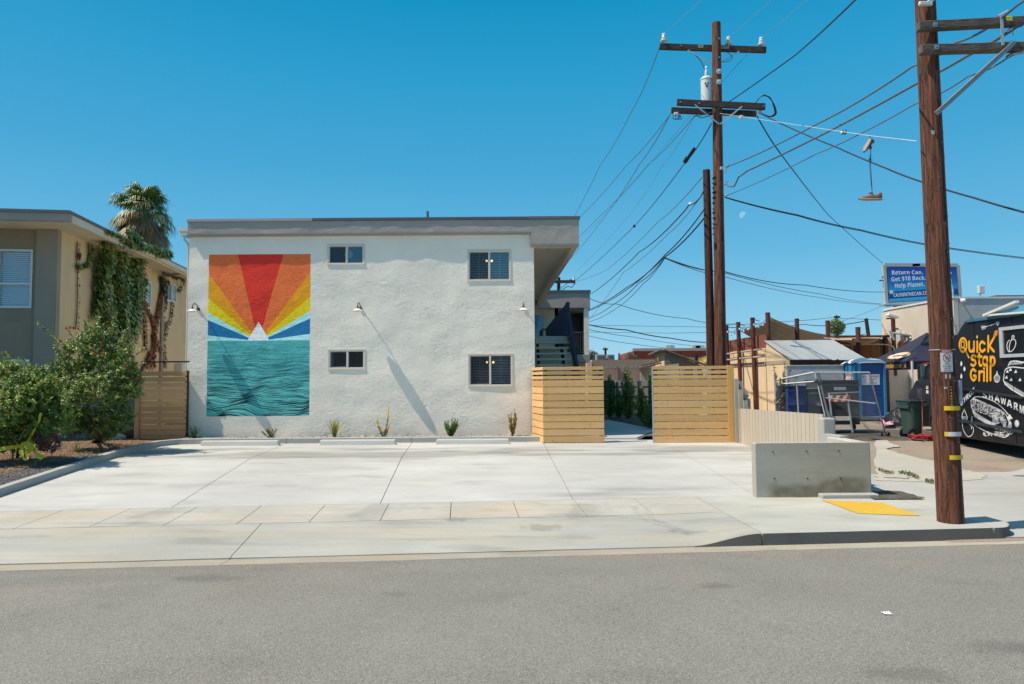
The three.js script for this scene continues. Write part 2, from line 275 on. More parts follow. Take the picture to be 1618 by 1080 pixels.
{
  const stain = (X, d) => {
    let k = 0.98 + 0.16 * fbm(X * 0.5, d * 2.6, 6, 5) + 0.11 * fbm(X * 0.8, d * 10, 7, 3); const w = 0.06 * smooth(-0.1, 0.25, fbm(X * 0.45, d * 3, 8, 4)); const t = tOf(X, d);
    k -= 0.16 * smooth(0.16, 0.34, fbm(X * 0.7 + d, d * 3.4, 11, 4));
    for (const [sx, sd, r] of [[0.35, 8.95, 0.26], [-0.75, 9.28, 0.22], [2.2, 8.75, 0.14]]) { const q = Math.hypot((X - sx) * 0.7 + (d - sd) * 0.5, (d - sd) * 1.6); k -= 0.26 * (1 - smooth(r * 0.4, r, q + 0.16 * noise(X * 9, d * 5))); }
    for (const [x0, d0, r, a0, a1] of [[-0.1, 9.9, 0.62, 0.3, 1.3], [2.6, 9.6, 0.9, 2.2, 4.2], [2.75, 9.55, 0.9, 2.2, 4.0], [1.2, 8.0, 1.4, 0.9, 1.9]]) { const dx = X - x0, dy = (d - d0) * 1.0, a = (Math.atan2(dy, dx) + 6.283) % 6.283, e = Math.abs(Math.hypot(dx, dy) - r); if (a > a0 && a < a1) k -= 0.13 * (1 - smooth(0.02, 0.07, e)) * clamp(0.6 + noise(X * 12, d * 12)); }
    return [k * (1 + w), k, k * (1 - w * 1.3)];
  };
  // driveway apron with its rolled lip
  const cuts = [-60, -14.1, -8.2, -2.62, 3.61];
  for (let i = 0; i < cuts.length - 1; i++) slab('apron_slab', (u, v) => { const s = lerp(cuts[i] + 0.005, cuts[i + 1] - 0.005, u), t = lerp(8.1, 9.318, v * v * 0.3 + v * 0.7); const [X, d] = st(s, t); const r = t < 8.13 ? 0.008 : 0; return [X, d, walkY(s, t) - r + 0.003 * noise(s, t * 2)]; }, i >= 2 ? 150 : 80, 44, MAT.apron, sw, stain, 0.2);
  // scored squares
  for (let k = -16; k < 4; k++) slab('paving_square', (u, v) => { const s = lerp(0.78 + 0.93 * (k - 1) + 0.005, k === 3 ? 3.605 : 0.78 + 0.93 * k - 0.005, u); const [X, d] = st(Math.min(s, 3.605), lerp(9.326, 10.443, v)); return [X, d, walkY(Math.min(s, 3.605), tOf(X, d)) + 0.001]; }, 20, 26, MAT.walk, sw, stain);
  slab('paving_square', (u, v) => { const [X, d] = st(lerp(-60, -15.06, u), lerp(9.326, 10.443, v)); return [X, d, -0.37]; }, 20, 4, MAT.walk, sw, stain);
  // the raised corner with its kerb
  const C2 = (X, d) => { let k = 1.10 + 0.14 * fbm(X * 0.6, d * 1.2, 61, 4) - 0.12 * smooth(0.14, 0.3, fbm(X * 0.8, d * 2.4, 62, 3)); return [k, k, k * 0.99]; };
  const corner = (s0, s1) => (u, v) => { const s = lerp(s0, s1, u); let t = lerp(8.1, 11.0, v); const e = clamp((s - 6.62) / 0.33); t = Math.max(t, 8.1 + 0.33 * (1 - Math.sqrt(1 - e * e))); const [X, d] = st(s, t); return [X, d, walkY(Math.max(s, 3.61), t) - (v < 0.001 ? 0.01 : 0) + 0.002 * noise(s * 2, t * 2)]; };
  slab('corner_slab', corner(3.62, 6.56), 90, 60, MAT.apron, sw, C2, 0.26);
  slab('corner_slab', corner(6.572, 6.95), 30, 40, MAT.apron, sw, C2, 0.26);
  // dark weathered kerb faces
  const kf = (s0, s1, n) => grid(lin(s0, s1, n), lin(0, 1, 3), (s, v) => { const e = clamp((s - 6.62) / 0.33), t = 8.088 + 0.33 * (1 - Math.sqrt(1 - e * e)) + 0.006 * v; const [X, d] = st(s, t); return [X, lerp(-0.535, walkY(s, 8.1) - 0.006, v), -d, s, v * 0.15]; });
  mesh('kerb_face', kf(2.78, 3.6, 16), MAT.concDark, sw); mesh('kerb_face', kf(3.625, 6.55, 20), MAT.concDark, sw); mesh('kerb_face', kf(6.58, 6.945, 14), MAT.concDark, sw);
  mesh('bedding', grid(lin(-60, 6.6, 70), [8.12, 9.32, 10.46, 10.98], (s, t) => { const [X, d] = st(s, t); return [X, walkY(s, t) - 0.025, -d]; }), MAT.joint, sw);
}
{ // parking pad: ten slabs
  const g = setting('parking_pad');
  const C = (X, d) => {
    let k = 1.02 + 0.06 * fbm(X * 0.3, d * 1.3, 2, 4);
    const band = smooth(13.9, 14.3, d + 0.5 * fbm(X * 0.7, d, 30, 3)) * (1 - smooth(15.2, 15.7, d + 0.9 * fbm(X * 0.5, d * 0.8, 31, 3)));
    k -= 0.33 * band * smooth(-0.25, 0.06, fbm(X * 0.45, d * 1.6, 33, 4));
    k -= 0.13 * smooth(0.10, 0.3, fbm(X * 0.6, d * 1.9, 35, 5)); k -= 0.05 * smooth(0, 0.3, fbm(X * 0.5, d * 6, 39, 3));
    k -= 0.24 * smooth(-0.1, 0.25, fbm(X * 0.5, d * 2.2, 37, 3)) * smooth(1.2, 0.1, d - padD0(X)) * smooth(-1.6, 0.8, X);
    return [k * 1.005, k * 1.0, k * 0.985];
  };
  const low = [[-8.05, -8.36], [-5.0, -5.38], [-1.99, -2.28], [0.92, 0.76], [3.79, 3.55], [5.62, 5.5]];
  const far = [-8.4, -5.42, -2.43, 0.72, 3.5, 5.48];
  for (let i = 0; i < 5; i++) {
    const q = 0.006, a = low[i], b = low[i + 1];
    slab('concrete_slab', (u, v) => { const x0 = lerp(a[0], b[0], u), d0 = padD0(x0) + 0.006, d = lerp(d0, 14.19, v), X = lerp(lerp(a[0] + q, b[0] - q, u), lerp(a[1] + q, b[1] - q, u), v); return [X, d, padY(X, d)]; }, 44, 52, MAT.pad, g, C);
    slab('concrete_slab', (u, v) => { const d = lerp(14.2, 16.75, v), X = lerp(lerp(a[1] + q, b[1] - q, u), lerp(far[i] + q, far[i + 1] - q, u), v); return [X, d, padY(X, d)]; }, 44, 34, MAT.pad, g, C);
  }
  mesh('bedding', grid(lin(-8.4, 5.6, 30), [...lin(10, 17, 14)], (X, d) => [X, padY(X, d) - 0.03, -d]), MAT.joint, g);
}
function sweep(pts, w, h, yOf, r = 0.018) {     // kerb: rounded top, along a line in plan
  const c = new THREE.CatmullRomCurve3(pts.map(([X, d]) => V(X, 0, -d)), false, 'catmullrom', 0.2), n = Math.ceil(c.getLength() / 0.12);
  const prof = [[-w / 2, -0.12], [-w / 2, h - r], [-w / 2 + r * 0.3, h - r * 0.3], [-w / 2 + r, h], [w / 2 - r, h], [w / 2 - r * 0.3, h - r * 0.3], [w / 2, h - r], [w / 2, -0.12]];
  let acc = 0; const L = prof.map((p, i) => (acc += i ? Math.hypot(p[0] - prof[i - 1][0], p[1] - prof[i - 1][1]) : 0));
  return grid(lin(0, 1, n), lin(0, prof.length - 1, prof.length - 1), (u, j) => { const p = c.getPointAt(u), tg = c.getTangentAt(u), q = prof[j]; const nx = -tg.z, nz = tg.x; return [p.x + nx * q[0], yOf(p.x, -p.z) + q[1] + 0.002 * noise(p.x * 4, p.z * 4, j), p.z + nz * q[0], u * c.getLength(), L[j]]; });
}
{ // kerbs round the pad, in cast lengths
  const g = setting('kerb');
  const runs = [[[-8.08, 9.9], [-8.14, 10.9], [-8.24, 12.4]], [[-8.241, 12.41], [-8.3, 13.6], [-8.34, 14.3]], [[-8.341, 14.31], [-8.4, 15.5], [-8.34, 16.15], [-8.05, 16.5], [-7.6, 16.58]], [[-7.59, 16.58], [-6.6, 16.58], [-5.43, 16.58]], [[-5.42, 16.58], [-4, 16.58], [-2.44, 16.58]], [[-2.43, 16.58], [-1, 16.58], [0.66, 16.58]]];
  for (const r of runs) mesh('kerb_stone', sweep(r, 0.16, 0.125, padY), MAT.conc, g);
}
{ // the alley on the right
  const C = (X, d) => {
    const k = 0.95 + 0.16 * fbm(X * 0.6, d * 0.8, 71, 5), w = smooth(-0.1, 0.3, fbm(X * 0.4, d * 0.5, 73, 3)) * 0.12; const dk = 0.16 * smooth(0.1, 0.3, fbm(X, d, 75, 3));
    return [(k - dk) * (1.08 + w), (k - dk) * 1.0, (k - dk) * (0.9 - w * 0.4)];
  };
  const road = tint(MAT.road, [0.43, 0.40, 0.37]);
  structure('alley', grid(lin(5.3, 36, 110), [...lin(7.7, 20, 90), ...lin(20.3, 60, 40)], (X, t) => { const d = (t + X * SA) / CA; return [X, alleyY(X, d), -d, X, d, ...C(X, d)]; }), road);
  const g = setting('alley_apron');
  const Cc = (X, d) => { const k = 1.06 + 0.16 * fbm(X * 0.5, d * 1.4, 77, 5) - 0.12 * smooth(0.08, 0.3, fbm(X * 0.5, d * 2, 78, 4)); return [k, k, k * 1.04]; };
  const far = (X) => 12.0 + 0.25 * noise(X * 0.5, 3) + smooth(9, 10, X) * 0.5;
  for (const [a, b] of [[5.7, 8.6], [8.61, 11.6], [11.61, 17]]) slab('concrete_slab', (u, v) => { const X = lerp(a, b, u), t = lerp(8.105, far(X), v), d = (t + X * SA) / CA; return [X, d, alleyY(X, d) + 0.014]; }, 50, 60, MAT.apron, g, Cc, 0.05);
  // broken patches of bright old concrete, with ragged outlines
  seed(5);
  const patch = (pts, h) => { const q = pts.map(([px, py]) => G(px, py, -0.28)); const out = []; for (let i = 0; i < q.length; i++) { const a = q[i], b = q[(i + 1) % q.length]; for (let k = 0; k < 9; k++) { const p = a.clone().lerp(b, k / 9); out.push([p.x + rnd(-0.05, 0.05), p.z + rnd(-0.05, 0.05)]); } } const s = new THREE.ShapeGeometry(new THREE.Shape(out.map(([x, z]) => new THREE.Vector2(x, -z)))); const p = s.attributes.position, uv = s.attributes.uv; for (let i = 0; i < p.count; i++) { const x = p.getX(i), d = p.getY(i); uv.setXY(i, x, d); p.setXYZ(i, x, alleyY(x, d) + h, -d); } s.computeVertexNormals(); return s; };
  const pm = M([0.53, 0.505, 0.45], 0.9, { map: T.concrete, bumpMap: T.grit, bumpScale: 0.004 });
  mesh('concrete_patch', patch([[1383, 740], [1382, 702], [1400, 701], [1406, 708], [1422, 712], [1400, 716], [1425, 722], [1490, 733], [1530, 742], [1558, 748], [1552, 753], [1480, 757], [1384, 755]], 0.02), pm, g);
  mesh('concrete_patch', patch([[1408, 745], [1440, 747], [1432, 753], [1398, 752]], 0.03), pm, g);
  // weeds in the crack
  seed(8); const wl = [];
  for (let i = 0; i < 500; i++) { const f = rnd(), px = lerp(1388, 1475, f), py = lerp(742, 757, f) + rnd(-2.2, 2.2) + 2 * Math.sin(f * 9), p = G(px, py, -0.29); if (noise(px * 0.09, 3) < -0.25) continue; p.y = alleyY(p.x, -p.z) + 0.02; const l = rnd(0.015, 0.05), a = rnd(6.28), b = new THREE.PlaneGeometry(0.012, l).translate(0, l / 2, 0).rotateX(rnd(-1, 1)).rotateY(a).translate(p.x, p.y, p.z); wl.push(b); }
  tag(mesh('weeds', wl, M([0.10, 0.12, 0.04], 0.8)), 'thin strip of weeds in the crack of the alley paving', 'weeds', null, 'stuff');
}
const bedY = (X, d) => padY(Math.max(X, -8.3), d) + 0.06 + 0.05 * fbm(X * 1.2, d * 1.2, 5, 3) + 0.02 * (-8.2 - X) * 0.3;
{ // beds
  const bed = bedY;
  const kx = (d) => pl([[9.9, -8.1], [10.9, -8.15], [12.4, -8.25], [14.3, -8.35], [15.5, -8.41], [16.2, -8.36], [16.4, -8.3], [17.6, -8.3]], d);
  structure('garden_bed', grid(lin(0, 1, 70), lin(9.9, 17.6, 56), (u, d) => { const X = lerp(-18, kx(d) - 0.03, u); return [X, bed(X, d), -d, X, d]; }), MAT.dirt);
  structure('planting_strip', grid(lin(-8.2, 0.62, 80), lin(16.6, 17.34, 6), (X, d) => [X, padY(X, d) + 0.085 + 0.015 * noise(X * 4, d * 4), -d, X, d]), MAT.dirt);
  const scatter = (name, n, spot, size, mat, label, cat) => { const base = new THREE.IcosahedronGeometry(1, 0), gs = []; for (let i = 0; i < n; i++) { const [X, d, y] = spot(); const r = rnd(...size); gs.push(base.clone().scale(r * rnd(0.7, 1.3), r * rnd(0.4, 0.8), r * rnd(0.7, 1.2)).rotateY(rnd(6)).translate(X, y + r * 0.2, -d)); } tag(mesh(name, gs, mat), label, cat, null, 'stuff'); };
  seed(21);
  scatter('gravel', 5200, () => { const d = 9.95 + rnd() * 4.2, X = kx(d) - 0.11 - Math.pow(rnd(), 1.3) * (1.1 - (d - 10) * 0.16); return [X, d, bed(X, d)]; }, [0.012, 0.03], M([0.075, 0.078, 0.085], 0.7), 'dark grey gravel along the kerb of the left garden bed', 'gravel');
  scatter('mulch', 6500, () => { const d = 10 + rnd() * 6.8, X = kx(d) - 0.13 - rnd() * 3.1; return [X, d, bed(X, d) - 0.004]; }, [0.012, 0.032], M([0.30, 0.175, 0.10], 0.95), 'brown bark mulch covering the left garden bed', 'mulch');
  scatter('pebbles', 2600, () => { const X = rnd(-8.1, 0.5), d = rnd(16.68, 17.25); return [X, d, padY(X, d) + 0.085]; }, [0.012, 0.028], M([0.42, 0.38, 0.34], 0.8), 'small pale pebbles in the strip below the white wall', 'pebbles');
  const rock = new THREE.IcosahedronGeometry(1, 3), p = rock.attributes.position; for (let i = 0; i < p.count; i++) { const k = 1 + 0.25 * noise(p.getX(i) * 1.3, p.getY(i) * 1.3, p.getZ(i) * 1.3); p.setXYZ(i, p.getX(i) * k * 0.17, p.getY(i) * k * 0.11, p.getZ(i) * k * 0.14); } rock.computeVertexNormals();
  const rm = mesh('boulder', rock, M([0.48, 0.46, 0.43], 0.9, { map: T.plaster })); rm.position.copy(G(187, 694, 0.05)); rm.position.y = 0.1; tag(rm, 'pale grey boulder at the end of the left garden bed', 'boulder');
}

// ---------------------------------------------------------------- the white apartment building
const WALL = 17.3;
const fx = (px, py) => P(px, py, WALL);
const rect = (x0, y0, x1, y1) => { const a = fx(x0, (y0 + y1) / 2), b = fx(x1, (y0 + y1) / 2), c = fx((x0 + x1) / 2, y0), d = fx((x0 + x1) / 2, y1); return { x0: a.x, x1: b.x, y0: d.y, y1: c.y }; };
const apt = thing('apartment_building', 'white stucco two-storey apartment building with a sunburst mural on its end wall', 'building');
// hand-trowelled plaster: how far the surface stands out, in metres
const calm = [];
const plasterRelief = (x, y) => {
  let q = 1; for (const r of calm) { const d = Math.hypot(Math.max(r.x0 - x, 0, x - r.x1), Math.max(r.y0 - y, 0, y - r.y1)); q = Math.min(q, smooth(0.0, 0.22, d)); }
  const w = 0.35 * noise(x * 0.9, y * 0.9, 3);
  const big = 0.016 * noise(x * 0.75, y * 1.15, 1) + 0.007 * noise(x * 2.1, y * 2.6, 2);
  const r1 = 1 - Math.abs(noise(x * 4.6 + w + y * 1.8, y * 8.5 - x * 1.6 + w, 5)) * 2.2, r2 = 1 - Math.abs(noise(x * 13 + w * 3 - y * 4, y * 19 + x * 5, 8)) * 2.2;
  return big * q + 0.0022 * Math.max(0, r1) * (0.5 + noise(x * 0.8, y * 0.8, 12)) + 0.0016 * r2 * (0.55 + noise(x * 1.3, y * 1.3, 14)) + 0.0008 * noise(x * 24, y * 30, 9);
};
{
  const XL = -8.24, XR = 0.575, YT = 5.5, YB = -0.12;
  const wins = [rect(517, 385, 577, 419), rect(738, 394, 808, 445), rect(518, 551, 578, 584), rect(739, 558, 811, 611)];
  calm.push(...wins);
  const mu = rect(328.6, 401.5, 490, 657);
  const split = (a, b, cuts) => { const k = [a, ...cuts.filter((c) => c > a && c < b).sort((p, q) => p - q), b], o = []; for (let i = 0; i < k.length - 1; i++) { const n = Math.max(1, Math.ceil((k[i + 1] - k[i]) / 0.026)); for (let j = 0; j < n; j++) o.push(lerp(k[i], k[i + 1], j / n)); } o.push(b); return o; };
  const ins = 0.03, holes = wins.map((w) => ({ x0: w.x0 + ins, x1: w.x1 - ins, y0: w.y0 + ins, y1: w.y1 - ins }));
  const xs = split(XL, XR, [mu.x0, mu.x1, ...holes.flatMap((h) => [h.x0, h.x1])]), ys = split(YB, YT, [mu.y0, mu.y1, ...holes.flatMap((h) => [h.y0, h.y1])]);
  const nx = xs.length, ny = ys.length, pos = new Float32Array(nx * ny * 3), nor = new Float32Array(nx * ny * 3), uv = new Float32Array(nx * ny * 2), uvm = new Float32Array(nx * ny * 2);
  const edge = (x) => 0.012 * (Math.exp(-(x - XL) / 0.03) + Math.exp(-(XR - x) / 0.03));
  for (let j = 0; j < ny; j++) for (let i = 0; i < nx; i++) {
    const x = xs[i], y = ys[j], k = j * nx + i, e = 0.004, h = plasterRelief(x, y), hx = (plasterRelief(x + e, y) - h) / e, hy = (plasterRelief(x, y + e) - h) / e, n = V(-hx, -hy, 1).normalize();
    pos.set([x, y, -WALL + h - edge(x)], k * 3); nor.set([n.x, n.y, n.z], k * 3); uv.set([x, y], k * 2); uvm.set([(x - mu.x0) / (mu.x1 - mu.x0), (y - mu.y0) / (mu.y1 - mu.y0)], k * 2);
  }
  const iw = [], im = [], inside = (r, x, y) => x > r.x0 && x < r.x1 && y > r.y0 && y < r.y1;
  for (let j = 0; j < ny - 1; j++) for (let i = 0; i < nx - 1; i++) {
    const cx = (xs[i] + xs[i + 1]) / 2, cy = (ys[j] + ys[j + 1]) / 2; if (holes.some((h) => inside(h, cx, cy))) continue;
    const a = j * nx + i; (inside(mu, cx, cy) ? im : iw).push(a, a + 1, a + nx, a + 1, a + nx + 1, a + nx);
  }
  const build = (idx, u) => { const g = new THREE.BufferGeometry(); g.setAttribute('position', new THREE.BufferAttribute(pos, 3)); g.setAttribute('normal', new THREE.BufferAttribute(nor, 3)); g.setAttribute('uv', new THREE.BufferAttribute(u, 2)); g.setIndex(idx); return g.toNonIndexed(); };
  mesh('front_wall', build(iw, uv), MAT.white, apt);
  // the mural, painted on the plaster
  const lit = 0.76, css = (r, g, b) => { const f = (c) => { c /= 255; c = c <= 0.04045 ? c / 12.92 : Math.pow((c + 0.055) / 1.055, 2.4); return enc(Math.min(0.93, c / lit)); }; return `rgb(${f(r)},${f(g)},${f(b)})`; };
  const art = canvasTex(1024, 1620, (c, w, h) => {
    const vx = 0.495 * w, vy = 0.545 * h; const poly = (col, pts) => { c.fillStyle = col; c.beginPath(); pts.forEach(([x, y], i) => i ? c.lineTo(x * w, y * h) : c.moveTo(x * w, y * h)); c.closePath(); c.fill(); };
    const V0 = [0.495, 0.545], orange = css(232, 104, 50), red = css(206, 44, 28), amber = css(244, 146, 6), yel = css(250, 190, 6), pale = css(168, 222, 236), blue = css(6, 106, 156);
    poly(pale, [[0, 0], [1, 0], [1, 0.6], [0, 0.6]]);
    poly(orange, [V0, [0, 0.118], [0, 0], [1, 0], [1, 0.113]]);
    poly(red, [V0, [0.284, 0], [0.732, 0]]);
    for (const [s, o] of [[0, 0], [1, -0.006]]) { poly(amber, [V0, [s, 0.118 + o], [s, 0.27 + o]]); poly(yel, [V0, [s, 0.27 + o], [s, 0.36 + o]]); poly(blue, [V0, [s, 0.407 + o], [s, 0.503 + o]]); }
    poly(css(226, 226, 226), [[0.495, 0.42], [0.605, 0.537], [0.385, 0.537]]);
    poly(css(82, 172, 170), [[0, 0.536], [1, 0.536], [1, 1], [0, 1]]);
    seed(44);
    let y = 0.538; const bx = Array.from({ length: 6 }, () => [rnd(6), rnd(0.8, 1.3)]);
    while (y < 1.03) {                            // brushed wave lines, finer towards the horizon
      const f = (y - 0.536) / 0.464, step = lerp(0.0028, 0.0115, f), amp = lerp(0.0015, 0.015, Math.pow(f, 1.4)), th = lerp(1.8, 15, Math.pow(f, 1.15));
      const ph = bx.map(([p, q]) => [p + y * 26 * q, q]);
      for (let seg = 0; seg < lerp(22, 8, f); seg++) {
        const a = rnd(-0.15, 1), L = rnd(0.1, lerp(0.3, 0.5, f)), sh = rnd(), dy = rnd(-0.3, 0.3) * step; c.fillStyle = sh < 0.78 ? css(8, lerp(78, 30, f), lerp(88, 44, f)) : sh < 0.9 ? css(40, 130, 134) : css(120, 205, 200); c.globalAlpha = lerp(0.5, 1, f) * (0.7 + 0.3 * rnd());
        const up = [], dn = [];
        for (let k = 0; k <= 18; k++) { const q = k / 18, x = a + L * q, yy = y + dy + amp * (Math.sin(x * 9 + ph[0][0]) + 0.6 * Math.sin(x * 17 + ph[1][0]) + 0.5 * Math.sin(x * 29 * ph[2][1] + ph[2][0]) * (1 - f * 0.5)); const t = th * Math.sin(Math.PI * q) * (0.6 + 0.4 * noise(x * 9, y * 40)); up.push([x * w, yy * h - t / 2]); dn.unshift([x * w, yy * h + t / 2]); }
        c.beginPath(); [...up, ...dn].forEach(([p, q], i) => i ? c.lineTo(p, q) : c.moveTo(p, q)); c.closePath(); c.save(); c.beginPath; c.fill(); c.restore();
      }
      y += step;
    }
    c.globalAlpha = 1; poly(pale, [[0, 0.503], [0.40, 0.532], [0.385, 0.536], [0, 0.536]]); poly(pale, [[1, 0.497], [0.59, 0.532], [0.605, 0.536], [1, 0.536]]);
    const im = c.getImageData(0, 0, w, h), d = im.data;     // roller grain and chalky wear in the paint
    for (let j = 0; j < h; j++) for (let i = 0; i < w; i++) { const o = (j * w + i) * 4, n = 1 + 0.05 * noise(i * 0.3, j * 0.3) + 0.05 * noise(i * 0.02, j * 0.05) + 0.03 * noise(i * 0.9, j * 0.9); d[o] = Math.min(255, d[o] * n); d[o + 1] = Math.min(255, d[o + 1] * n); d[o + 2] = Math.min(255, d[o + 2] * n); }
    c.putImageData(im, 0, 0);
  });
  const bump = T.stucco.clone(); bump.repeat.set(2.6 / 1.6, 4.1 / 1.6);
  const mural = mesh('mural', build(im, uvm), M([1, 1, 1], 0.8, { map: art, bumpMap: bump, bumpScale: 0.005 }), apt); mural.userData.label = 'painted mural of a sunburst over a teal sea';

  // rest of the shell
  const skew = 0.03, back = 31, L = back - WALL, sk = (x, d) => x - skew * (d - WALL);
  const wallGeo = (xa, xb) => [beam(V(xa, 2.6, -WALL - 0.06), V(sk(xa, back), 2.6, -back), 0.2, 5.44)];
  mesh('side_wall', wallGeo(XL + 0.115, 0), MAT.white, apt); mesh('side_wall', wallGeo(XR - 0.115, 0), MAT.white, apt);
  mesh('back_wall', [box(XR - XL, 5.6, 0.2, sk((XL + XR) / 2, back), 2.7, -back)], MAT.white, apt);
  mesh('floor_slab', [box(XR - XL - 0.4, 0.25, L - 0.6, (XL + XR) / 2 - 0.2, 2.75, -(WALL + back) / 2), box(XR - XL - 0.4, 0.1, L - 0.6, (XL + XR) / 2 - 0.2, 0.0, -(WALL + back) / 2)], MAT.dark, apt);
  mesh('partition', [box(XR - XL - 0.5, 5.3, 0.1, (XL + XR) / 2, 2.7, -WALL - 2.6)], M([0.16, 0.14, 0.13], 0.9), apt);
  const fl = -WALL, FO = 0.118;
  // stucco band under the roof edge
  const band = (x0, x1, y0, y1) => {
    const f = grid(lin(x0, x1, Math.ceil((x1 - x0) / 0.03)), lin(y0, y1, 16), (x, y) => { const e = Math.min((y - y0), 0.03) / 0.03; return [x, y, fl + FO - 0.012 * (1 - e) + 0.010 * noise(x * 1.3, y * 2.2, 33) + 0.006 * noise(x * 3.4, y * 5, 34) + 0.002 * noise(x * 14, y * 14, 35), x, y]; });
    return mg([f, boxAt(x0, x1, y0, y1, fl - 0.1, fl + FO - 0.03)]);
  };
  const yb = 5.17, yw = 4.84, yt = 5.52, OX = 1.72;
  mesh('fascia', band(XL + 0.02, 0.49, yb, yt), MAT.fascia, apt); mesh('fascia', band(0.492, OX, yw, yt), MAT.fascia, apt);
  mesh('fascia_lip', [boxAt(XL + 0.03, 0.488, yb - 0.022, yb, fl - 0.05, fl + 0.035), boxAt(0.495, OX - 0.002, yw - 0.02, yw, fl - 0.1, fl + 0.035)], MAT.soffit, apt);
  // metal drip edge: an older length at left, a longer one, and the one over the wide end
  const drip = (x0, x1, y0, y1, o) => rboxAt(x0, x1, y0, y1, fl - 0.2, fl + o, 0.004);
  mesh('drip_edge', [drip(XL, -5.05, 5.515, 5.56, FO + 0.03), drip(XL, -5.05, 5.561, 5.60, FO + 0.012)], M([0.30, 0.31, 0.33], 0.5, { metal: 0.3 }), apt);
  mesh('drip_edge', [drip(-5.045, 0.43, 5.525, 5.595, FO + 0.028)], MAT.flash, apt);
  mesh('drip_edge', [drip(0.435, OX + 0.03, 5.53, 5.60, FO + 0.03)], tint(MAT.flash, [0.16, 0.165, 0.175]), apt);
  const slant = (xa, xb, y0, y1, z0) => { const g = boxAt(xa, xb, y0, y1, 0, -1), p = g.attributes.position; for (let i = 0; i < p.count; i++) { const f = -p.getZ(i), d = lerp(-z0, back + 0.3, f); p.setXYZ(i, sk(p.getX(i), d), p.getY(i), -d); } g.computeVertexNormals(); return muv(g.toNonIndexed()); };
  mesh('roof', [slant(XL + 0.02, OX - 0.01, 5.46, 5.575, fl - 0.05)], MAT.flash, apt);
  mesh('soffit', [slant(XR - 0.02, OX - 0.15, 5.02, 5.06, fl - 0.1)], MAT.soffit, apt);
  mesh('eave_beam', [slant(OX - 0.15, OX - 0.005, yw + 0.002, 5.5, fl - 0.06)], MAT.soffit, apt);
  mesh('recessed_light', [new THREE.CylinderGeometry(0.09, 0.09, 0.03, 20).translate(1.05, 5.01, -18.6)], MAT.galv, apt);
  // gutter and downpipe at the left corner
  mesh('gutter', [slant(XL - 0.25, XL - 0.005, 5.3, 5.4, fl + 0.05), slant(XL - 0.2, XL - 0.005, 5.2, 5.3, fl + 0.04)], M([0.62, 0.63, 0.62], 0.5), apt);
  mesh('downpipe', [tube([V(XL - 0.15, 5.22, fl - 0.02), V(XL - 0.15, 5.14, fl - 0.02), V(XL - 0.02, 4.96, fl - 0.03), V(XL - 0.04, 4.8, fl - 0.08), V(XL - 0.04, 0, fl - 0.08)], 0.03, 8, 40)], MAT.vinyl, apt);
  const vp = fx(672, 346); mesh('vent_pipe', [bar(V(vp.x, 5.55, fl - 0.5), V(vp.x, 5.9, fl - 0.5), 0.032, 14)], MAT.flash, apt); mesh('pipe_flashing', [new THREE.ConeGeometry(0.09, 0.1, 16).translate(vp.x, 5.62, fl - 0.5)], MAT.galv, apt);

  // windows
  const win = (w, mid, slats, lw, low) => {
    const t = 0.042, z = fl, o = 0.014, W = new THREE.Group(); W.name = 'window'; apt.add(W);
    mesh('casing', [rboxAt(w.x0, w.x1, w.y1 - t, w.y1, z - 0.02, z + o, 0.004), rboxAt(w.x0, w.x1, w.y0, w.y0 + t, z - 0.02, z + o + 0.006, 0.004), rboxAt(w.x0, w.x0 + t, w.y0 + t, w.y1 - t, z - 0.02, z + o - 0.002, 0.004), rboxAt(w.x1 - t, w.x1, w.y0 + t, w.y1 - t, z - 0.02, z + o - 0.002, 0.004)], MAT.trim, W);
    const i = { x0: w.x0 + t, x1: w.x1 - t, y0: w.y0 + t, y1: w.y1 - t }, f = 0.024, m = mid;
    mesh('frame', [boxAt(i.x0, i.x1, i.y1 - f, i.y1, z - 0.09, z + 0.006), boxAt(i.x0, i.x1, i.y0, i.y0 + f, z - 0.09, z + 0.006), boxAt(i.x0, i.x0 + f, i.y0 + f, i.y1 - f, z - 0.09, z + 0.006), boxAt(i.x1 - f, i.x1, i.y0 + f, i.y1 - f, z - 0.09, z + 0.006), boxAt(m - 0.025, m + 0.025, i.y0 + f, i.y1 - f, z - 0.088, z + 0.009)], MAT.vinyl, W);
    const a = { x0: i.x0 + f, x1: m - 0.025, y0: i.y0 + f, y1: i.y1 - f }, b = { x0: m + 0.025, x1: i.x1 - f, y0: i.y0 + f, y1: i.y1 - f }, s = 0.018;
    mesh('sash', [boxAt(a.x0, a.x1, a.y1 - s, a.y1, z - 0.075, z - 0.03), boxAt(a.x0, a.x1, a.y0, a.y0 + s, z - 0.075, z - 0.03), boxAt(a.x0, a.x0 + s, a.y0 + s, a.y1 - s, z - 0.075, z - 0.03)], M([0.20, 0.19, 0.18], 0.6), W);
    const pane = (r, zz) => grid([r.x0, r.x1], [r.y0, r.y1], (x, y) => [x, y, zz]);
    mesh('pane', pane({ ...a, x0: a.x0 + s, y0: a.y0 + s, y1: a.y1 - s }, z - 0.055), MAT.glass, W); mesh('pane', pane(b, z - 0.022), MAT.glass, W);
    mesh('insect_screen', pane({ ...a, x0: a.x0 + s, y0: a.y0 + s, y1: a.y1 - s }, z - 0.04), M([0.03, 0.035, 0.04], 0.8, { transparent: true, opacity: 0.45 }), W);
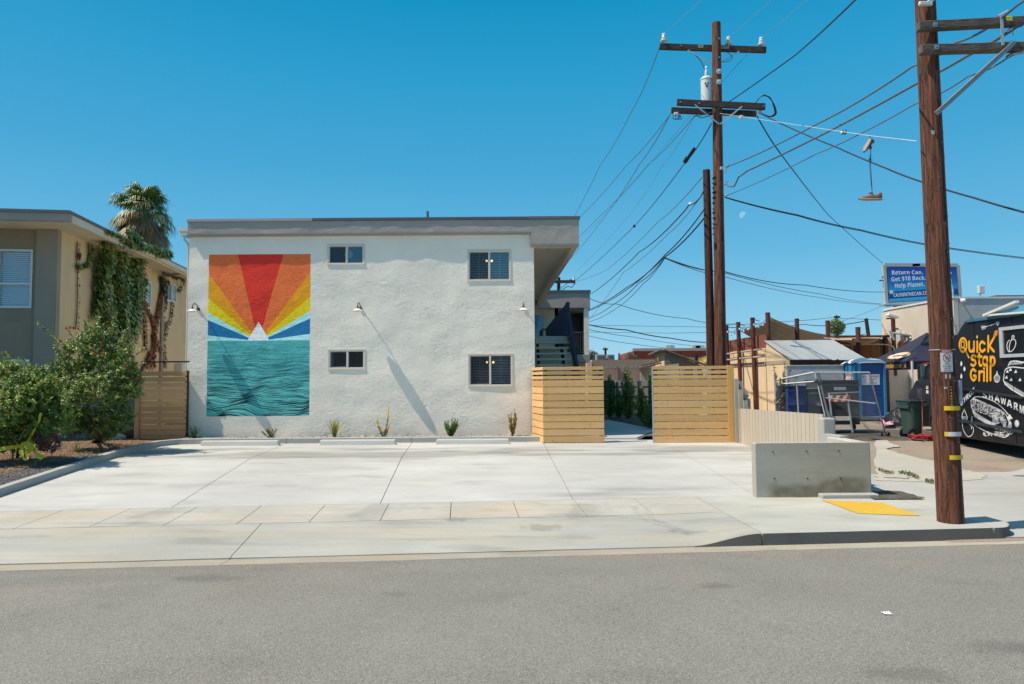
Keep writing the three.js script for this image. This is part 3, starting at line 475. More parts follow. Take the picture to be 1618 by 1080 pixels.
    if (slats) for (const r of [a, b]) { const n = slats; for (let k = 0; k < n; k++) { const y = lerp(r.y0 + 0.02, r.y1 - 0.015, (k + 0.5) / n); mesh('blind_slat', [new THREE.BoxGeometry(r.x1 - r.x0 - 0.02, 0.003, 0.026).rotateX(0.35).translate((r.x0 + r.x1) / 2, y, z - 0.13)], MAT.blind, W); } mesh('blind_cord', [boxAt((r.x0 + r.x1) / 2 - 0.003, (r.x0 + r.x1) / 2 + 0.003, r.y0, r.y1, z - 0.112, z - 0.110)], MAT.blind, W); }
    return W;
  };
  const glowM = M([1, 0.75, 0.4], 0.5, { emissive: new THREE.Color().setRGB(1, 0.62, 0.25), emissiveIntensity: 3 });
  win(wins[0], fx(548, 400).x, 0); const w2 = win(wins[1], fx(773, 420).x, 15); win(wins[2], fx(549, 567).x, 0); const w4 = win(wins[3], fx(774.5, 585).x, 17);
  for (const [W, pts] of [[w2, [[769, 412], [777, 412]]], [w4, [[769.5, 572], [779.5, 572]]]]) for (const q of pts) { const p = P(...q, WALL + 0.6); mesh('light_bulb', new THREE.SphereGeometry(0.028, 12, 10).translate(p.x, p.y, p.z), glowM, W); }
  const vent = P(551, 402, WALL + 0.25); mesh('vent_fan', [new THREE.CylinderGeometry(0.11, 0.11, 0.03, 20).rotateX(Math.PI / 2).translate(vent.x, vent.y, vent.z)], M([0.3, 0.32, 0.34], 0.5), apt);
  const ap = P(791, 609, WALL + 0.18); mesh('chair_back', [new THREE.TorusGeometry(0.12, 0.008, 8, 24, Math.PI).translate(ap.x, ap.y, ap.z)], MAT.galv, apt);

  // rear wing seen past the right corner
  const D = 31.2, q = (px, py, d = D) => P(px, py, d), wingR = q(932, 470).x, wt = q(890, 458.5).y, wb = q(890, 486).y, fy = q(890, 560).y, fb = q(890, 572).y, cx = q(882.5, 520).x, pl0 = q(923, 520).x, pl1 = q(930.5, 520).x;
  mesh('wing_fascia', [grid(lin(0.2, wingR, 50), lin(wb, wt - 0.12, 10), (x, y) => [x, y, -D + 0.05 + 0.012 * noise(x * 1.3, y * 2, 50), x, y]), boxAt(0, wingR, wb, wt - 0.13, -D - 0.4, -D)], MAT.fascia, apt);
  mesh('wing_drip_edge', boxAt(0, wingR + 0.03, wt - 0.12, wt, -D - 6, -D + 0.09), MAT.flash, apt);
  mesh('wing_wall', [boxAt(0, cx, -0.1, wb + 0.1, -D - 0.5, -D - 0.3), boxAt(cx - 0.15, cx, fy, wb, -D - 6, -D - 0.3), boxAt(0, wingR - 0.2, -0.1, fb, -D - 0.5, -D - 0.25)], MAT.tan, apt);
  mesh('wing_interior', [boxAt(cx, wingR, fy, wb, -D - 3.2, -D - 3), boxAt(wingR - 0.12, wingR - 0.02, fy, wb, -D - 3, -D - 1.2), boxAt(cx, wingR, wb - 0.1, wb, -D - 3, -D - 0.1)], M([0.22, 0.21, 0.21], 0.9), apt);
  mesh('balcony_slab', boxAt(0.5, wingR - 0.03, fb, fy, -D - 3, -D + 0.02), MAT.fascia, apt);
  mesh('balcony_post', boxAt(pl0, pl1, fy, wb, -D - 0.25, -D - 0.02), MAT.white, apt);
  const rt = q(900, 524).y, rail = [boxAt(cx, pl0, rt - 0.04, rt, -D - 0.06, -D - 0.02), boxAt(cx, pl0, fy + 0.08, fy + 0.11, -D - 0.06, -D - 0.02)]; mesh('balcony_rail', rail, MAT.flash, apt);
  for (let x = cx + 0.05; x < pl0; x += 0.105) mesh('baluster', boxAt(x, x + 0.02, fy + 0.1, rt - 0.02, -D - 0.05, -D - 0.03), MAT.flash, apt);
  const ww = [q(846, 513).x, q(860.5, 513).x, q(855, 530).y, q(855, 495).y], WG = new THREE.Group(); WG.name = 'window'; apt.add(WG);
  mesh('pane', boxAt(ww[0], ww[1] - 0.05, ww[2], ww[3] - 0.06, -D - 0.31, -D - 0.285), M([0.10, 0.26, 0.38], 0.06, { metal: 0.1 }), WG); mesh('frame', [boxAt(ww[1] - 0.06, ww[1], ww[2], ww[3], -D - 0.3, -D - 0.24), boxAt(ww[0], ww[1] - 0.061, ww[3] - 0.06, ww[3], -D - 0.3, -D - 0.24)], M([0.45, 0.4, 0.34], 0.7), WG);

  // outside stair
  const sx0 = P(846, 530, 22).x, sx1 = P(896.5, 530, 22).x, ty = P(870, 531, 22).y;
  const stair = thing('outside_stair', 'concrete-tread outside stair with dark navy solid guards behind the wooden screen', 'stair');
  const tread = M([0.66, 0.61, 0.55], 0.85, { map: T.walk });
  mesh('landing', boxAt(sx0, sx1, ty - 0.18, ty, -23.4, -22), tread, stair);
  for (let k = 1; k < 15; k++) { const y = ty - 0.185 * k, z = -22 + 0.27 * k; if (y < 0) break; mesh('tread', rboxAt(sx0, sx1 + (k % 2) * 0.03, y - 0.065, y, z - 0.29, z, 0.01), tread, stair); }
  mesh('stringer', [beam(V(sx1 - 0.2, ty - 0.3, -22.1), V(sx1 - 0.2, 0, -22.1 + 0.27 * (ty - 0.3) / 0.185), 0.08, 0.24), beam(V(sx0 + 0.06, ty - 0.3, -22.1), V(sx0 + 0.06, 0, -22.1 + 0.27 * (ty - 0.3) / 0.185), 0.08, 0.24)], MAT.navy, stair);
  mesh('stair_wall', boxAt(sx0, sx1 + 0.1, 0, ty - 0.3, -23.5, -23.4), MAT.tan, stair);
  const pan = (pts, d, th) => { const g = shapeGeo(pts.map(([x, y]) => { const p = P(x, y, d); return [p.x, p.y]; }), th); return g.translate(0, 0, -d); };
  mesh('guard_panel', pan([[862, 530.5], [862, 519.5], [894, 480], [894, 477], [900, 477], [900, 530.5]], 23.5, 0.05), MAT.navy, stair);
  for (let k = 0; k < 7; k++) { const a = P(864 + k * 5, 530, 23.45), t = pl([[862, 519.5], [894, 480]], 864 + k * 5), b = P(864 + k * 5, t, 23.45); mesh('guard_batten', boxAt(a.x - 0.012, a.x + 0.012, a.y, b.y, -23.475, -23.45), MAT.navy, stair); }
  mesh('guard_end', [pan([[852.5, 530.5], [852.5, 523], [857, 519], [862, 519], [862, 521.5], [858, 521.5], [858, 530.5]], 23.5, 0.06)], MAT.navy, stair);
  const g0 = P(898.5, 503, 22.8), g1 = P(911, 585, 20.6); const gz = g1.clone().sub(g0).multiplyScalar(1.9).add(g0);
  mesh('guard', beam(g0, gz, 0.06, 0.62), MAT.navy, stair);
}
// gooseneck lamps
{
  const lampAt = (px, py, label) => {
    const p = fx(px, py), o = thing('wall_lamp', label, 'wall lamp', V(p.x, p.y, -WALL + 0.005), 0, 'gooseneck lamps along the white wall');
    return o;
  };
  const l0 = lampAt(570, 491, 'white enamel gooseneck lamp between the small windows and the large windows');
  mesh('arm', [tube([V(0, 0.06, 0), V(0, 0.15, 0.08), V(0, 0.18, 0.20), V(0, 0.14, 0.305), V(0, 0.06, 0.325)], 0.013, 10, 30), new THREE.CylinderGeometry(0.045, 0.045, 0.02, 20).rotateX(Math.PI / 2).translate(0, 0.06, 0.01), new THREE.CylinderGeometry(0.022, 0.028, 0.06, 16).translate(0, 0.055, 0.325)], M([0.10, 0.10, 0.105], 0.45, { metal: 0.3 }), l0);
  const shade = mesh('shade', lathe([[0.026, 0.035], [0.05, 0.03], [0.075, 0.012], [0.10, -0.012], [0.155, -0.03], [0.163, -0.034], [0.160, -0.038], [0.10, -0.022], [0.07, 0.0], [0.02, 0.02]], 36).translate(0, 0, 0.325), M([0.72, 0.68, 0.60], 0.35), l0);
  mesh('bulb', new THREE.SphereGeometry(0.03, 14, 10).translate(0, -0.01, 0.325), MAT.porcelain, l0);
  const a = copyOf(l0, 'white enamel gooseneck lamp on the wall to the left of the mural'), p = fx(314, 492); a.position.set(p.x, p.y, -WALL + 0.005);
  const b = copyOf(l0, 'white enamel gooseneck lamp by the right corner of the white wall'), q = fx(827, 490); b.position.set(q.x, q.y, -WALL + 0.005);
}

// ---------------------------------------------------------------- timber screens
const woodMat = (() => { const o = []; seed(61); for (let k = 0; k < 12; k++) { const b = rnd(0.78, 1.12), w = rnd(-0.1, 0.12); o.push(M([0.80 * b, 0.51 * b * (1 + w * 0.3), 0.225 * b * (1 + w)], 0.75, { map: T.wood[k % 3], bumpMap: T.grit, bumpScale: 0.0008 })); } return o; })();
const brownMat = (() => { const o = []; seed(62); for (let k = 0; k < 8; k++) { const b = rnd(0.75, 1.15); o.push(M([0.86 * b, 0.47 * b, 0.225 * b], 0.8, { map: T.wood[k % 3] })); } return o; })();
let boardN = 0;
function board(parent, a, b, h, th, mats = woodMat, name = 'board') { // a, b: bottom corners of the front face
  const d = b.clone().sub(a), L = Math.hypot(d.x, d.z), g = muv(new RoundedBoxGeometry(L, h, th, 1, 0.004).translate(L / 2, h / 2, -th / 2), false, 0), uv = g.attributes.uv, ou = (boardN * 0.617) % 1.6; 
  for (let i = 0; i < uv.count; i++) uv.setXY(i, uv.getX(i) + ou, uv.getY(i) + (boardN % 5) * 0.032);
  const m = mesh(name, g, mats[(boardN * 7 + (boardN >> 2)) % mats.length], parent); boardN++;
  m.position.copy(a); m.rotation.y = -Math.atan2(d.z, d.x); m.rotation.z = rnd(-0.0012, 0.0012); return m;
}
const fenceRows = (y0, y1) => { const H = y1 - y0, r = []; let y = y1; const n = 0.074, gN = 0.036; for (let k = 0; k < 3; k++) { r.push([y - n, n]); y -= n + gN; } const left = y - y0 + 0.02, c = 9, h = left / c; for (let k = 0; k < c; k++) r.push([y + 0.02 - (k + 1) * h + 0.007, h - 0.013 - rnd(0, 0.006)]); return r; };
{
  seed(70);
  const S = thing('timber_screen', 'yellow horizontal-board timber screen with a short return beside the white wall', 'fence');
  const A = G(858.5, 700, -0.04), B = G(956, 700, -0.04); B.z = A.z; const top = P(858, 579.5, -A.z).y, R = V(P(840.5, 640, 17.2).x, -0.03, -17.2);
  for (const [y, h] of fenceRows(-0.035, top)) { board(S, V(A.x, y, A.z), V(B.x, y, B.z), h, 0.022); board(S, V(R.x, y, R.z), V(A.x - 0.003, y, A.z - 0.004), h, 0.022); }
  for (const x of [A.x + 0.07, (A.x + B.x) / 2, B.x - 0.06]) mesh('post', rboxAt(x - 0.045, x + 0.045, -0.1, top - 0.02, A.z - 0.115, A.z - 0.024, 0.004), MAT.black, S);
  mesh('post', rboxAt(R.x + 0.03, R.x + 0.11, -0.1, top - 0.03, R.z - 0.05, R.z + 0.05, 0.004), MAT.black, S);
  const S2 = thing('timber_screen', 'wide yellow horizontal-board timber screen right of the walkway', 'fence');
  const C = G(1034, 700, -0.05), D = G(1163, 699.5, -0.05); D.z = C.z; const top2 = P(1034, 578.5, -C.z).y;
  for (const [y, h] of fenceRows(-0.045, top2)) board(S2, V(C.x, y, C.z), V(D.x - 0.155, y, C.z), h, 0.022);
  for (let k = 0; k < 6; k++) { const x = lerp(C.x + 0.06, D.x - 0.25, k / 5); mesh('post', rboxAt(x - 0.04, x + 0.04, -0.1, top2 - 0.02, C.z - 0.11, C.z - 0.024, 0.004), k % 5 ? MAT.galv : MAT.black, S2); }
  mesh('corner_board', rboxAt(D.x - 0.152, D.x, -0.05, top2 + 0.012, C.z - 0.06, C.z + 0.012, 0.004), tint(woodMat[1], [0.82, 0.50, 0.18]), S2);
  mesh('steel_edge', boxAt(C.x - 0.03, C.x - 0.004, -0.06, top2 - 0.01, C.z - 0.05, C.z), MAT.galv, S2);
  // gate left of the building
  const g = thing('wooden_gate', 'weathered brown board gate between the tan house and the white building', 'gate');
  const gd = 17.08, ga = P(220.5, 690, gd), gb = P(293.5, 690, gd), gt = P(255, 584, gd).y, gy = -0.02;
  const n = 12, hh = (gt - gy) / n; for (let k = 0; k < n; k++) board(g, V(ga.x, gy + k * hh, -gd), V(gb.x, gy + k * hh, -gd), hh - (k > 9 ? 0.034 : rnd(0.012, 0.022)), 0.024, brownMat);
  mesh('gate_post', rboxAt(ga.x - 0.12, ga.x - 0.006, -0.05, gt + 0.03, -gd - 0.08, -gd + 0.03, 0.005), brownMat[2], g);
  mesh('gate_post', rboxAt(gb.x - 0.05, gb.x + 0.012, -0.05, gt - 0.02, -gd - 0.12, -gd - 0.026, 0.005), MAT.black, g);
  const r0 = P(223, 570.5, gd), r1 = P(293, 570.5, gd); mesh('top_rail', [boxAt(r0.x, r1.x + 0.1, r0.y - 0.035, r0.y, -gd - 0.03, -gd), boxAt(r0.x, r0.x + 0.05, gt - 0.1, r0.y - 0.036, -gd - 0.03, -gd)], MAT.black, g);
  // grey board fence behind the shrubs
  const f = thing('board_fence', 'blue-grey upright board fence behind the shrubs', 'fence');
  const fm = [0.9, 1, 1.12].map((k) => M([0.20 * k, 0.235 * k, 0.26 * k], 0.85, { map: T.wood[1] }));
  for (let x = ga.x - 2.55, k = 0; x < ga.x - 0.42; x += 0.205, k++) mesh('board', rboxAt(x, x + 0.195, -0.08, 1.05 + rnd(0.02), -17.33, -17.305, 0.003), fm[k % 3], f);
  mesh('rail', rboxAt(ga.x - 0.62, ga.x - 0.13, 0.14, 0.27, -17.2, -17.14, 0.004), tint(brownMat[0], [0.13, 0.045, 0.03]), f);
  mesh('side_post', rboxAt(ga.x - 0.40, ga.x - 0.13, -0.05, 1.2, -17.3, -17.24, 0.004), fm[1], f);
}
// wheel stops
{
  const prof = [[-0.075, 0], [-0.062, 0.085], [-0.05, 0.105], [0.05, 0.105], [0.062, 0.085], [0.075, 0]];
  const mk = (L) => { const s = new THREE.Shape(prof.map(([x, y]) => new THREE.Vector2(x, y))); const g = new THREE.ExtrudeGeometry(s, { depth: L, bevelEnabled: true, bevelSize: 0.008, bevelThickness: 0.03, bevelSegments: 2 }).rotateY(-Math.PI / 2).translate(L / 2, 0, 0); const p = g.attributes.position; for (let i = 0; i < p.count; i++) { const e = clamp((Math.abs(p.getX(i)) - L / 2 + 0.02) / 0.05); p.setX(i, p.getX(i) * (1 - 0.03 * e * p.getY(i) / 0.1)); } g.computeVertexNormals(); return muv(g); };
  const o = tag(mesh('wheel_stop', mk(1.78), M([0.64, 0.63, 0.60], 0.9, { map: T.concrete, bumpMap: T.grit, bumpScale: 0.002 })), 'concrete wheel stop below the mural, leftmost of the three', 'wheel stop', 'wheel stops along the planting strip');
  const put = (m, x0, x1) => { const a = P(x0, 697, 16.2), b = P(x1, 697, 16.2); m.position.set((a.x + b.x) / 2, padY(0, 16.2) + 0.002, -16.2); m.scale.x = (b.x - a.x) / 1.80; };
  put(o, 320, 441); put(copyOf(o, 'concrete wheel stop below the lower small window, the middle one of three'), 507, 625); put(copyOf(o, 'concrete wheel stop below the lower large window, nearest the timber screen'), 690, 804);
}
// concrete barrier, its foot and the tactile mat
{
  const A = G(1194.5, 783, -0.335), B = P(1376, 740, -A.z), y1 = P(1190, 700, -A.z).y, b = thing('concrete_barrier', 'grey L-shaped concrete barrier with tie holes and a brown stain', 'barrier');
  const m = M([0.455, 0.435, 0.38], 0.88, { map: T.concrete, bumpMap: T.grit, bumpScale: 0.002, vertexColors: true });
  const w = B.x - A.x, h = y1 + 0.42, z0 = -0.42; const zf = A.z, front = grid(lin(0.02, w - 0.02, 90), lin(0, h, 44), (x, y) => { const s = smooth(0.0, 0.10, (0.30 - y + 0.10 * fbm(x * 3, y * 3, 8, 4) + 0.1 * smooth(0.6, 1.4, x)) ) * smooth(0.12, 0.3, x) * smooth(1.85, 1.6, x) * (0.55 + 0.45 * clamp(0.5 + 1.6 * fbm(x * 5, y * 7, 4, 4))); const k = 0.98 + 0.18 * fbm(x * 1.3, y * 2.2, 2, 4); return [A.x + x, z0 + y, zf + 0.003 + 0.003 * noise(x * 2, y * 2), x * 1.3, y * 1.3, k * (1 - 0.50 * s), k * (1 - 0.55 * s), k * (1 - 0.64 * s)]; });
  const body = rboxAt(A.x, B.x, z0, z0 + h, A.z - 0.17, A.z, 0.018);
  mesh('wall', [front, body], m, b);
  const C = P(1308, 694, -A.z + 0.95); mesh('return_wall', rboxAt(C.x, B.x - 0.004, z0, z0 + h + 0.004, A.z - 1.0, A.z - 0.1715, 0.018), tint(MAT.conc, [0.55, 0.54, 0.51]), b);
  for (const [px, py] of [[1221, 713.5], [1274, 712.5], [1325, 712], [1223.5, 755.5], [1275.5, 755.3], [1328, 755]]) { const p = P(px, py, -A.z - 0.005); mesh('tie_hole', new THREE.CylinderGeometry(0.010, 0.010, 0.02, 14).rotateX(Math.PI / 2).translate(p.x, p.y, A.z + 0.0), MAT.black, b); }
  for (const [px, py, s] of [[1228, 712, 0.03], [1231, 716, 0.02]]) { }
  const f0 = G(1262, 791, -0.37), f1 = G(1399, 791, -0.37); mesh('foot', rboxAt(A.x + 0.95, f1.x, -0.42, -0.297, A.z - 0.12, f1.z - 0.16, 0.02), MAT.conc, b);
  const hole = G(1412, 787, -0.36); structure('bare_soil', grid(lin(hole.x - 0.35, hole.x + 0.42, 14), lin(-hole.z - 0.1, -hole.z + 0.55, 10), (X, d) => [X, walkY(sOf(X, d), tOf(X, d)) + 0.012 + 0.03 * Math.abs(noise(X * 5, d * 5)), -d, X, d]), MAT.dirt);
  // tactile mat
  const t = thing('tactile_mat', 'yellow tactile paving mat with rows of domes on the corner pavement', 'paving mat'); const c = [[1297, 789.5], [1355, 809.5], [1454, 813], [1395, 794]].map(([x, y]) => G(x, y, -0.36)); const yel = M([0.72, 0.47, 0.05], 0.6, { map: T.plaster });
  const q = (u, v) => { const a = c[0].clone().lerp(c[1], v), d = c[3].clone().lerp(c[2], v); const p = a.lerp(d, u); p.y = walkY(4.5, tOf(p.x, -p.z)) + 0.006; return p; };
  mesh('mat', grid(lin(0, 1, 8), lin(0, 1, 8), (u, v) => { const p = q(u, v); return [p.x, p.y, p.z, u, v]; }), yel, t);
  const dome = new THREE.SphereGeometry(0.013, 8, 4, 0, 6.3, 0, 1.5).scale(1, 0.5, 1), gs = []; for (let i = 0; i < 17; i++) for (let j = 0; j < 20; j++) { const p = q((i + 0.5) / 17, (j + 0.5) / 20); gs.push(dome.clone().translate(p.x, p.y, p.z)); }
  const dm = mesh('domes', gs, yel, t); dm.userData.kind = 'stuff';
}
// walkway between the screens
{
  const g = setting('walkway');
  slab('concrete_slab', quadSlab([[0.9, 16.78], [3.1, 16.78], [3.1, 17.0], [0.9, 17.0]], -0.02), 6, 2, MAT.pad, g, () => [1, 1, 1]);
  slab('concrete_slab', quadSlab([[0.5, 17.01], [3.05, 17.01], [4.1, 19.6], [3.4, 24.4]], 0.0), 14, 14, MAT.pad, g, () => [1, 1, 1]);
  structure('side_bed', grid(lin(2.3, 7, 30), lin(16.75, 27, 34), (X, d) => [X, -0.03 + smooth(0, 0.25, X - 3.1 - (d - 17) * 0.4 + Math.max(0, d - 19.6) * 0.55) * 0.09 + 0.02 * noise(X * 4, d * 4), -d, X, d]), MAT.dirt);
}
function quadSlab(c, y) { return (u, v) => { const f = quadXD(...c)(u, v); return [f[0], f[1], y]; }; }

// ---------------------------------------------------------------- plants
const leafM = (rgb, o = {}) => M(rgb, 0.55, { phys: true, vertexColors: true, transmission: 0.45, thickness: 0, ...o });
function leaf(l, w) { const g = new THREE.BufferGeometry(); g.setAttribute('position', new THREE.Float32BufferAttribute([0, 0, 0, w / 2, 0.08 * l, l * 0.45, 0, 0, l * 0.5, -w / 2, 0.08 * l, l * 0.45, 0, -0.03 * l, l], 3)); g.setIndex([0, 1, 2, 0, 2, 3, 1, 4, 2, 2, 4, 3]); g.setAttribute('uv', new THREE.Float32BufferAttribute(new Float32Array(10), 2)); g.computeVertexNormals(); return g; }
class Leaves {
  constructor() { this.p = []; this.c = []; this.i = []; }
  add(pos, dir, up, l, w, col) {
    const f = dir.clone().normalize(), s = f.clone().cross(up).normalize(), u = s.clone().cross(f), b = this.p.length / 3;
    for (const [x, y, z] of [[0, 0, 0], [w / 2, 0.1 * l, l * 0.45], [0, 0, l * 0.5], [-w / 2, 0.1 * l, l * 0.45], [0, -0.06 * l, l]]) { this.p.push(pos.x + s.x * x + u.x * y + f.x * z, pos.y + s.y * x + u.y * y + f.y * z, pos.z + s.z * x + u.z * y + f.z * z); this.c.push(...col); }
    this.i.push(b, b + 1, b + 2, b, b + 2, b + 3, b + 1, b + 4, b + 2, b + 2, b + 4, b + 3);
  }
  strip(pts, ws, side, col, col2) { // a ribbon through pts
    const b = this.p.length / 3, n = pts.length;
    pts.forEach((q, k) => { const s = side.clone().multiplyScalar(ws[k] / 2), f = k / (n - 1); for (const e of [1, -1]) { this.p.push(q.x + e * s.x, q.y + e * s.y, q.z + e * s.z); this.c.push(...[0, 1, 2].map((m) => lerp(col[m], (col2 ?? col)[m], f))); } });
    for (let k = 0; k < n - 1; k++) { const a = b + k * 2; this.i.push(a, a + 1, a + 2, a + 1, a + 3, a + 2); }
  }
  geo() { const g = new THREE.BufferGeometry(); g.setAttribute('position', new THREE.Float32BufferAttribute(this.p, 3)); g.setAttribute('color', new THREE.Float32BufferAttribute(this.c, 3)); g.setAttribute('uv', new THREE.Float32BufferAttribute(new Float32Array(this.p.length / 3 * 2), 2)); g.setIndex(this.i); g.computeVertexNormals(); return g; }
}
const rdir = () => { const z = rnd(-1, 1), a = rnd(6.283), r = Math.sqrt(1 - z * z); return V(r * Math.cos(a), z, r * Math.sin(a)); };
const LEAF = leafM([1, 1, 1]);
function shrub(o, blobs, n, size, cols, shoots, s) { // blobs [x, y, z, r]: clumps; leaves crowd towards each clump's outside
  seed(s); const L = new Leaves(), tot = blobs.reduce((a, b) => a + b[3] * b[3], 0), twigs = [];
  for (const [bx, by, bz, br] of blobs) {
    const m = Math.round(n * br * br / tot), tn = Math.max(4, Math.round(m / 16));
    for (let k = 0; k < tn; k++) {
      const d = rdir(); d.y = d.y * 0.85 + 0.15; const nz = 1 + 0.55 * noise(bx * 3 + d.x * 1.6, by * 3 + d.y * 1.6, d.z * 1.6), r = br * nz * (0.3 + 0.85 * Math.pow(rnd(), 0.7)), c = V(bx, by, bz).addScaledVector(d, r), out = d.clone().add(V(0, 0.5, 0)).add(rdir().multiplyScalar(0.5)).normalize(), len = rnd(0.06, 0.15), tone = rnd(), hue = cols[Math.floor(Math.pow(rnd(), 1.5) * cols.length)];
      for (let j = 0; j < 16; j++) { const f = j / 16, p = c.clone().addScaledVector(out, len * (f - 0.4)).add(rdir().multiplyScalar(0.012)), ld = rdir().add(out.clone().multiplyScalar(0.6)).add(V(0, -0.1, 0)), v = 0.7 + 0.6 * rnd(); L.add(p, ld, rdir().add(V(-0.5, 1.1, 0.6)), rnd(...size), rnd(...size) * 0.5, hue.map((q) => q * v * (0.8 + 0.4 * tone))); }
    }
  }
  for (const [p0, p1, m, spread] of shoots) { const q = []; for (let k = 0; k <= 5; k++) q.push(p0.clone().lerp(p1, k / 5).add(V(rnd(-0.02, 0.02), 0, rnd(-0.02, 0.02)))); twigs.push(tube(q, 0.005, 5, 10)); for (let k = 0; k < m; k++) { const f = rnd(), p = p0.clone().lerp(p1, f), d = rdir().add(p1.clone().sub(p0).normalize().multiplyScalar(0.7)), v = 0.8 + 0.5 * rnd(), hue = cols[Math.floor(rnd(cols.length))]; L.add(p.add(rdir().multiplyScalar(spread * (1.1 - f))), d, rdir().add(V(-0.5, 1.1, 0.6)), rnd(...size), rnd(...size) * 0.5, hue.map((c) => c * v)); } }
  mesh('foliage', L.geo(), LEAF, o); if (twigs.length) mesh('twigs', twigs, M([0.09, 0.07, 0.035], 0.8), o);
}
const GREENS = [[0.17, 0.28, 0.045], [0.27, 0.39, 0.07], [0.10, 0.20, 0.04], [0.45, 0.48, 0.10], [0.36, 0.44, 0.16]];
{
  const stems = (o, base, tips, r, mat) => { const gs = tips.map((t) => tube([base.clone().add(V(rnd(-0.12, 0.12), 0, rnd(-0.1, 0.1))), base.clone().lerp(t, 0.45).add(V(rnd(-0.1, 0.1), 0, rnd(-0.1, 0.1))), t], r * rnd(0.6, 1.2), 6, 12)); mesh('stems', gs, mat, o); };
  const bark = M([0.10, 0.065, 0.045], 0.9, { map: T.plaster });
  // right-hand shrub
  const d2 = 14.9, o2 = thing('shrub', 'tall bushy green shrub with red flowers in front of the tan house corner', 'shrub', V(0, 0, 0), 0);
  const pt = (px, py, dz = 0) => P(px, py, d2 + dz);
  seed(81); const bl = [];
  for (const [px, py, r, dz] of [[150, 560, 0.36, 0], [120, 585, 0.34, 0.1], [185, 585, 0.36, -0.1], [105, 620, 0.34, -0.1], [150, 615, 0.42, -0.35], [195, 615, 0.32, 0], [140, 540, 0.26, 0.2], [160, 530, 0.24, 0], [120, 648, 0.30, -0.2], [180, 645, 0.32, -0.15], [208, 600, 0.22, 0.1], [213, 620, 0.16, -0.1], [150, 590, 0.4, 0.4], [100, 655, 0.2, 0.1], [112, 550, 0.2, 0.1], [192, 556, 0.22, 0.1], [198, 660, 0.17, -0.1], [95, 590, 0.2, 0], [112, 672, 0.26, 0], [150, 668, 0.3, 0.2], [186, 672, 0.24, 0], [135, 680, 0.2, 0.1], [170, 684, 0.2, 0.1]]) { const p = pt(px, py, dz); bl.push([p.x, p.y, p.z, r]); }
  const sh = []; for (const [a, b, m] of [[[112, 560], [58, 508], 90], [[125, 550], [108, 520], 40], [[140, 530], [135, 508], 50], [[160, 525], [155, 500], 50], [[172, 535], [180, 512], 40], [[200, 570], [214, 548], 40], [[190, 545], [199, 525], 40], [[210, 600], [224, 590], 30], [[85, 640], [78, 600], 30], [[195, 650], [209, 676], 40], [[110, 650], [96, 690], 40]]) sh.push([pt(...a), pt(...b), m, 0.05]);
  for (let k = 0; k < 34; k++) { const a = rnd(-0.4, 3.5), e = rnd(0.6, 0.95), px = 152 + 62 * Math.cos(a) * e, py = 595 - 68 * Math.sin(a) * e, l = rnd(16, 34); sh.push([pt(px, py, rnd(-0.4, 0.3)), pt(px + l * Math.cos(a) * 0.7, py - l * (0.55 + 0.5 * Math.sin(a)), rnd(-0.4, 0.3)), 34, 0.04]); }
  shrub(o2, bl, 28000, [0.04, 0.085], GREENS, sh, 82);
  seed(83); const base = G(152, 700, 0.02); stems(o2, base, [[115, 640], [135, 620], [150, 600], [165, 620], [180, 640], [195, 640], [140, 655], [160, 650], [172, 660], [128, 660]].map(([x, y]) => pt(x, y)), 0.026, bark);
  const fl = new Leaves(); for (const [px, py] of [[105, 520], [111, 519], [117, 520], [152, 562], [198, 581], [151, 558], [215, 601], [92, 642], [203, 533], [160, 545]]) { const p = pt(px, py, -0.35); for (let k = 0; k < 16; k++) fl.add(p.clone().add(rdir().multiplyScalar(0.02)), V(rnd(-0.3, 0.3), 1, rnd(-0.3, 0.3)), rdir(), 0.05, 0.015, [0.5, 0.05, 0.025]); }
  mesh('flowers', fl.geo(), LEAF, o2);
  // left-hand shrub
  const d1 = 13.3, o1 = thing('shrub', 'low spreading green shrub at the left edge, wrapped in yellow caution tape', 'shrub'), pu = (px, py, dz = 0) => P(px, py, d1 + dz);
  seed(84); const b1 = []; for (const [px, py, r, dz] of [[-50, 625, 0.45, 0], [0, 625, 0.42, 0.1], [40, 625, 0.42, -0.2], [75, 625, 0.34, 0], [15, 590, 0.3, 0.1], [-30, 590, 0.3, 0.1], [55, 600, 0.26, 0], [30, 660, 0.38, -0.2], [70, 655, 0.32, -0.1], [-10, 660, 0.4, -0.1], [88, 640, 0.2, 0.1], [10, 690, 0.36, 0], [50, 690, 0.34, 0], [82, 672, 0.28, -0.1], [-25, 690, 0.4, 0], [96, 660, 0.22, 0.1], [30, 640, 0.4, -0.35]]) { const p = pu(px, py, dz); b1.push([p.x, p.y, p.z, r]); }
  const s1 = []; for (const [a, b, m] of [[[10, 590], [8, 556], 50], [[25, 595], [30, 570], 40], [[45, 600], [46, 578], 40], [[66, 600], [72, 574], 50], [[80, 620], [95, 598], 40], [[-5, 590], [-8, 565], 40], [[62, 600], [60, 585], 30]]) s1.push([pu(...a), pu(...b), m, 0.05]);
  for (let k = 0; k < 30; k++) { const px = rnd(-40, 105), py = 612 + Math.abs(px - 20) * 0.25 + rnd(-14, 14), l = rnd(18, 34); s1.push([pu(px, py, rnd(-0.4, 0.3)), pu(px + rnd(-8, 8), py - l, rnd(-0.4, 0.3)), 36, 0.04]); }
  shrub(o1, b1, 36000, [0.04, 0.085], [[0.19, 0.31, 0.045], [0.30, 0.42, 0.07], [0.11, 0.21, 0.04], [0.46, 0.47, 0.10], [0.28, 0.37, 0.08]], s1, 85);
  seed(86); stems(o1, G(35, 722, 0), [[0, 660], [20, 640], [40, 640], [60, 655], [75, 650], [30, 660]].map(([x, y]) => pu(x, y)), 0.018, bark);
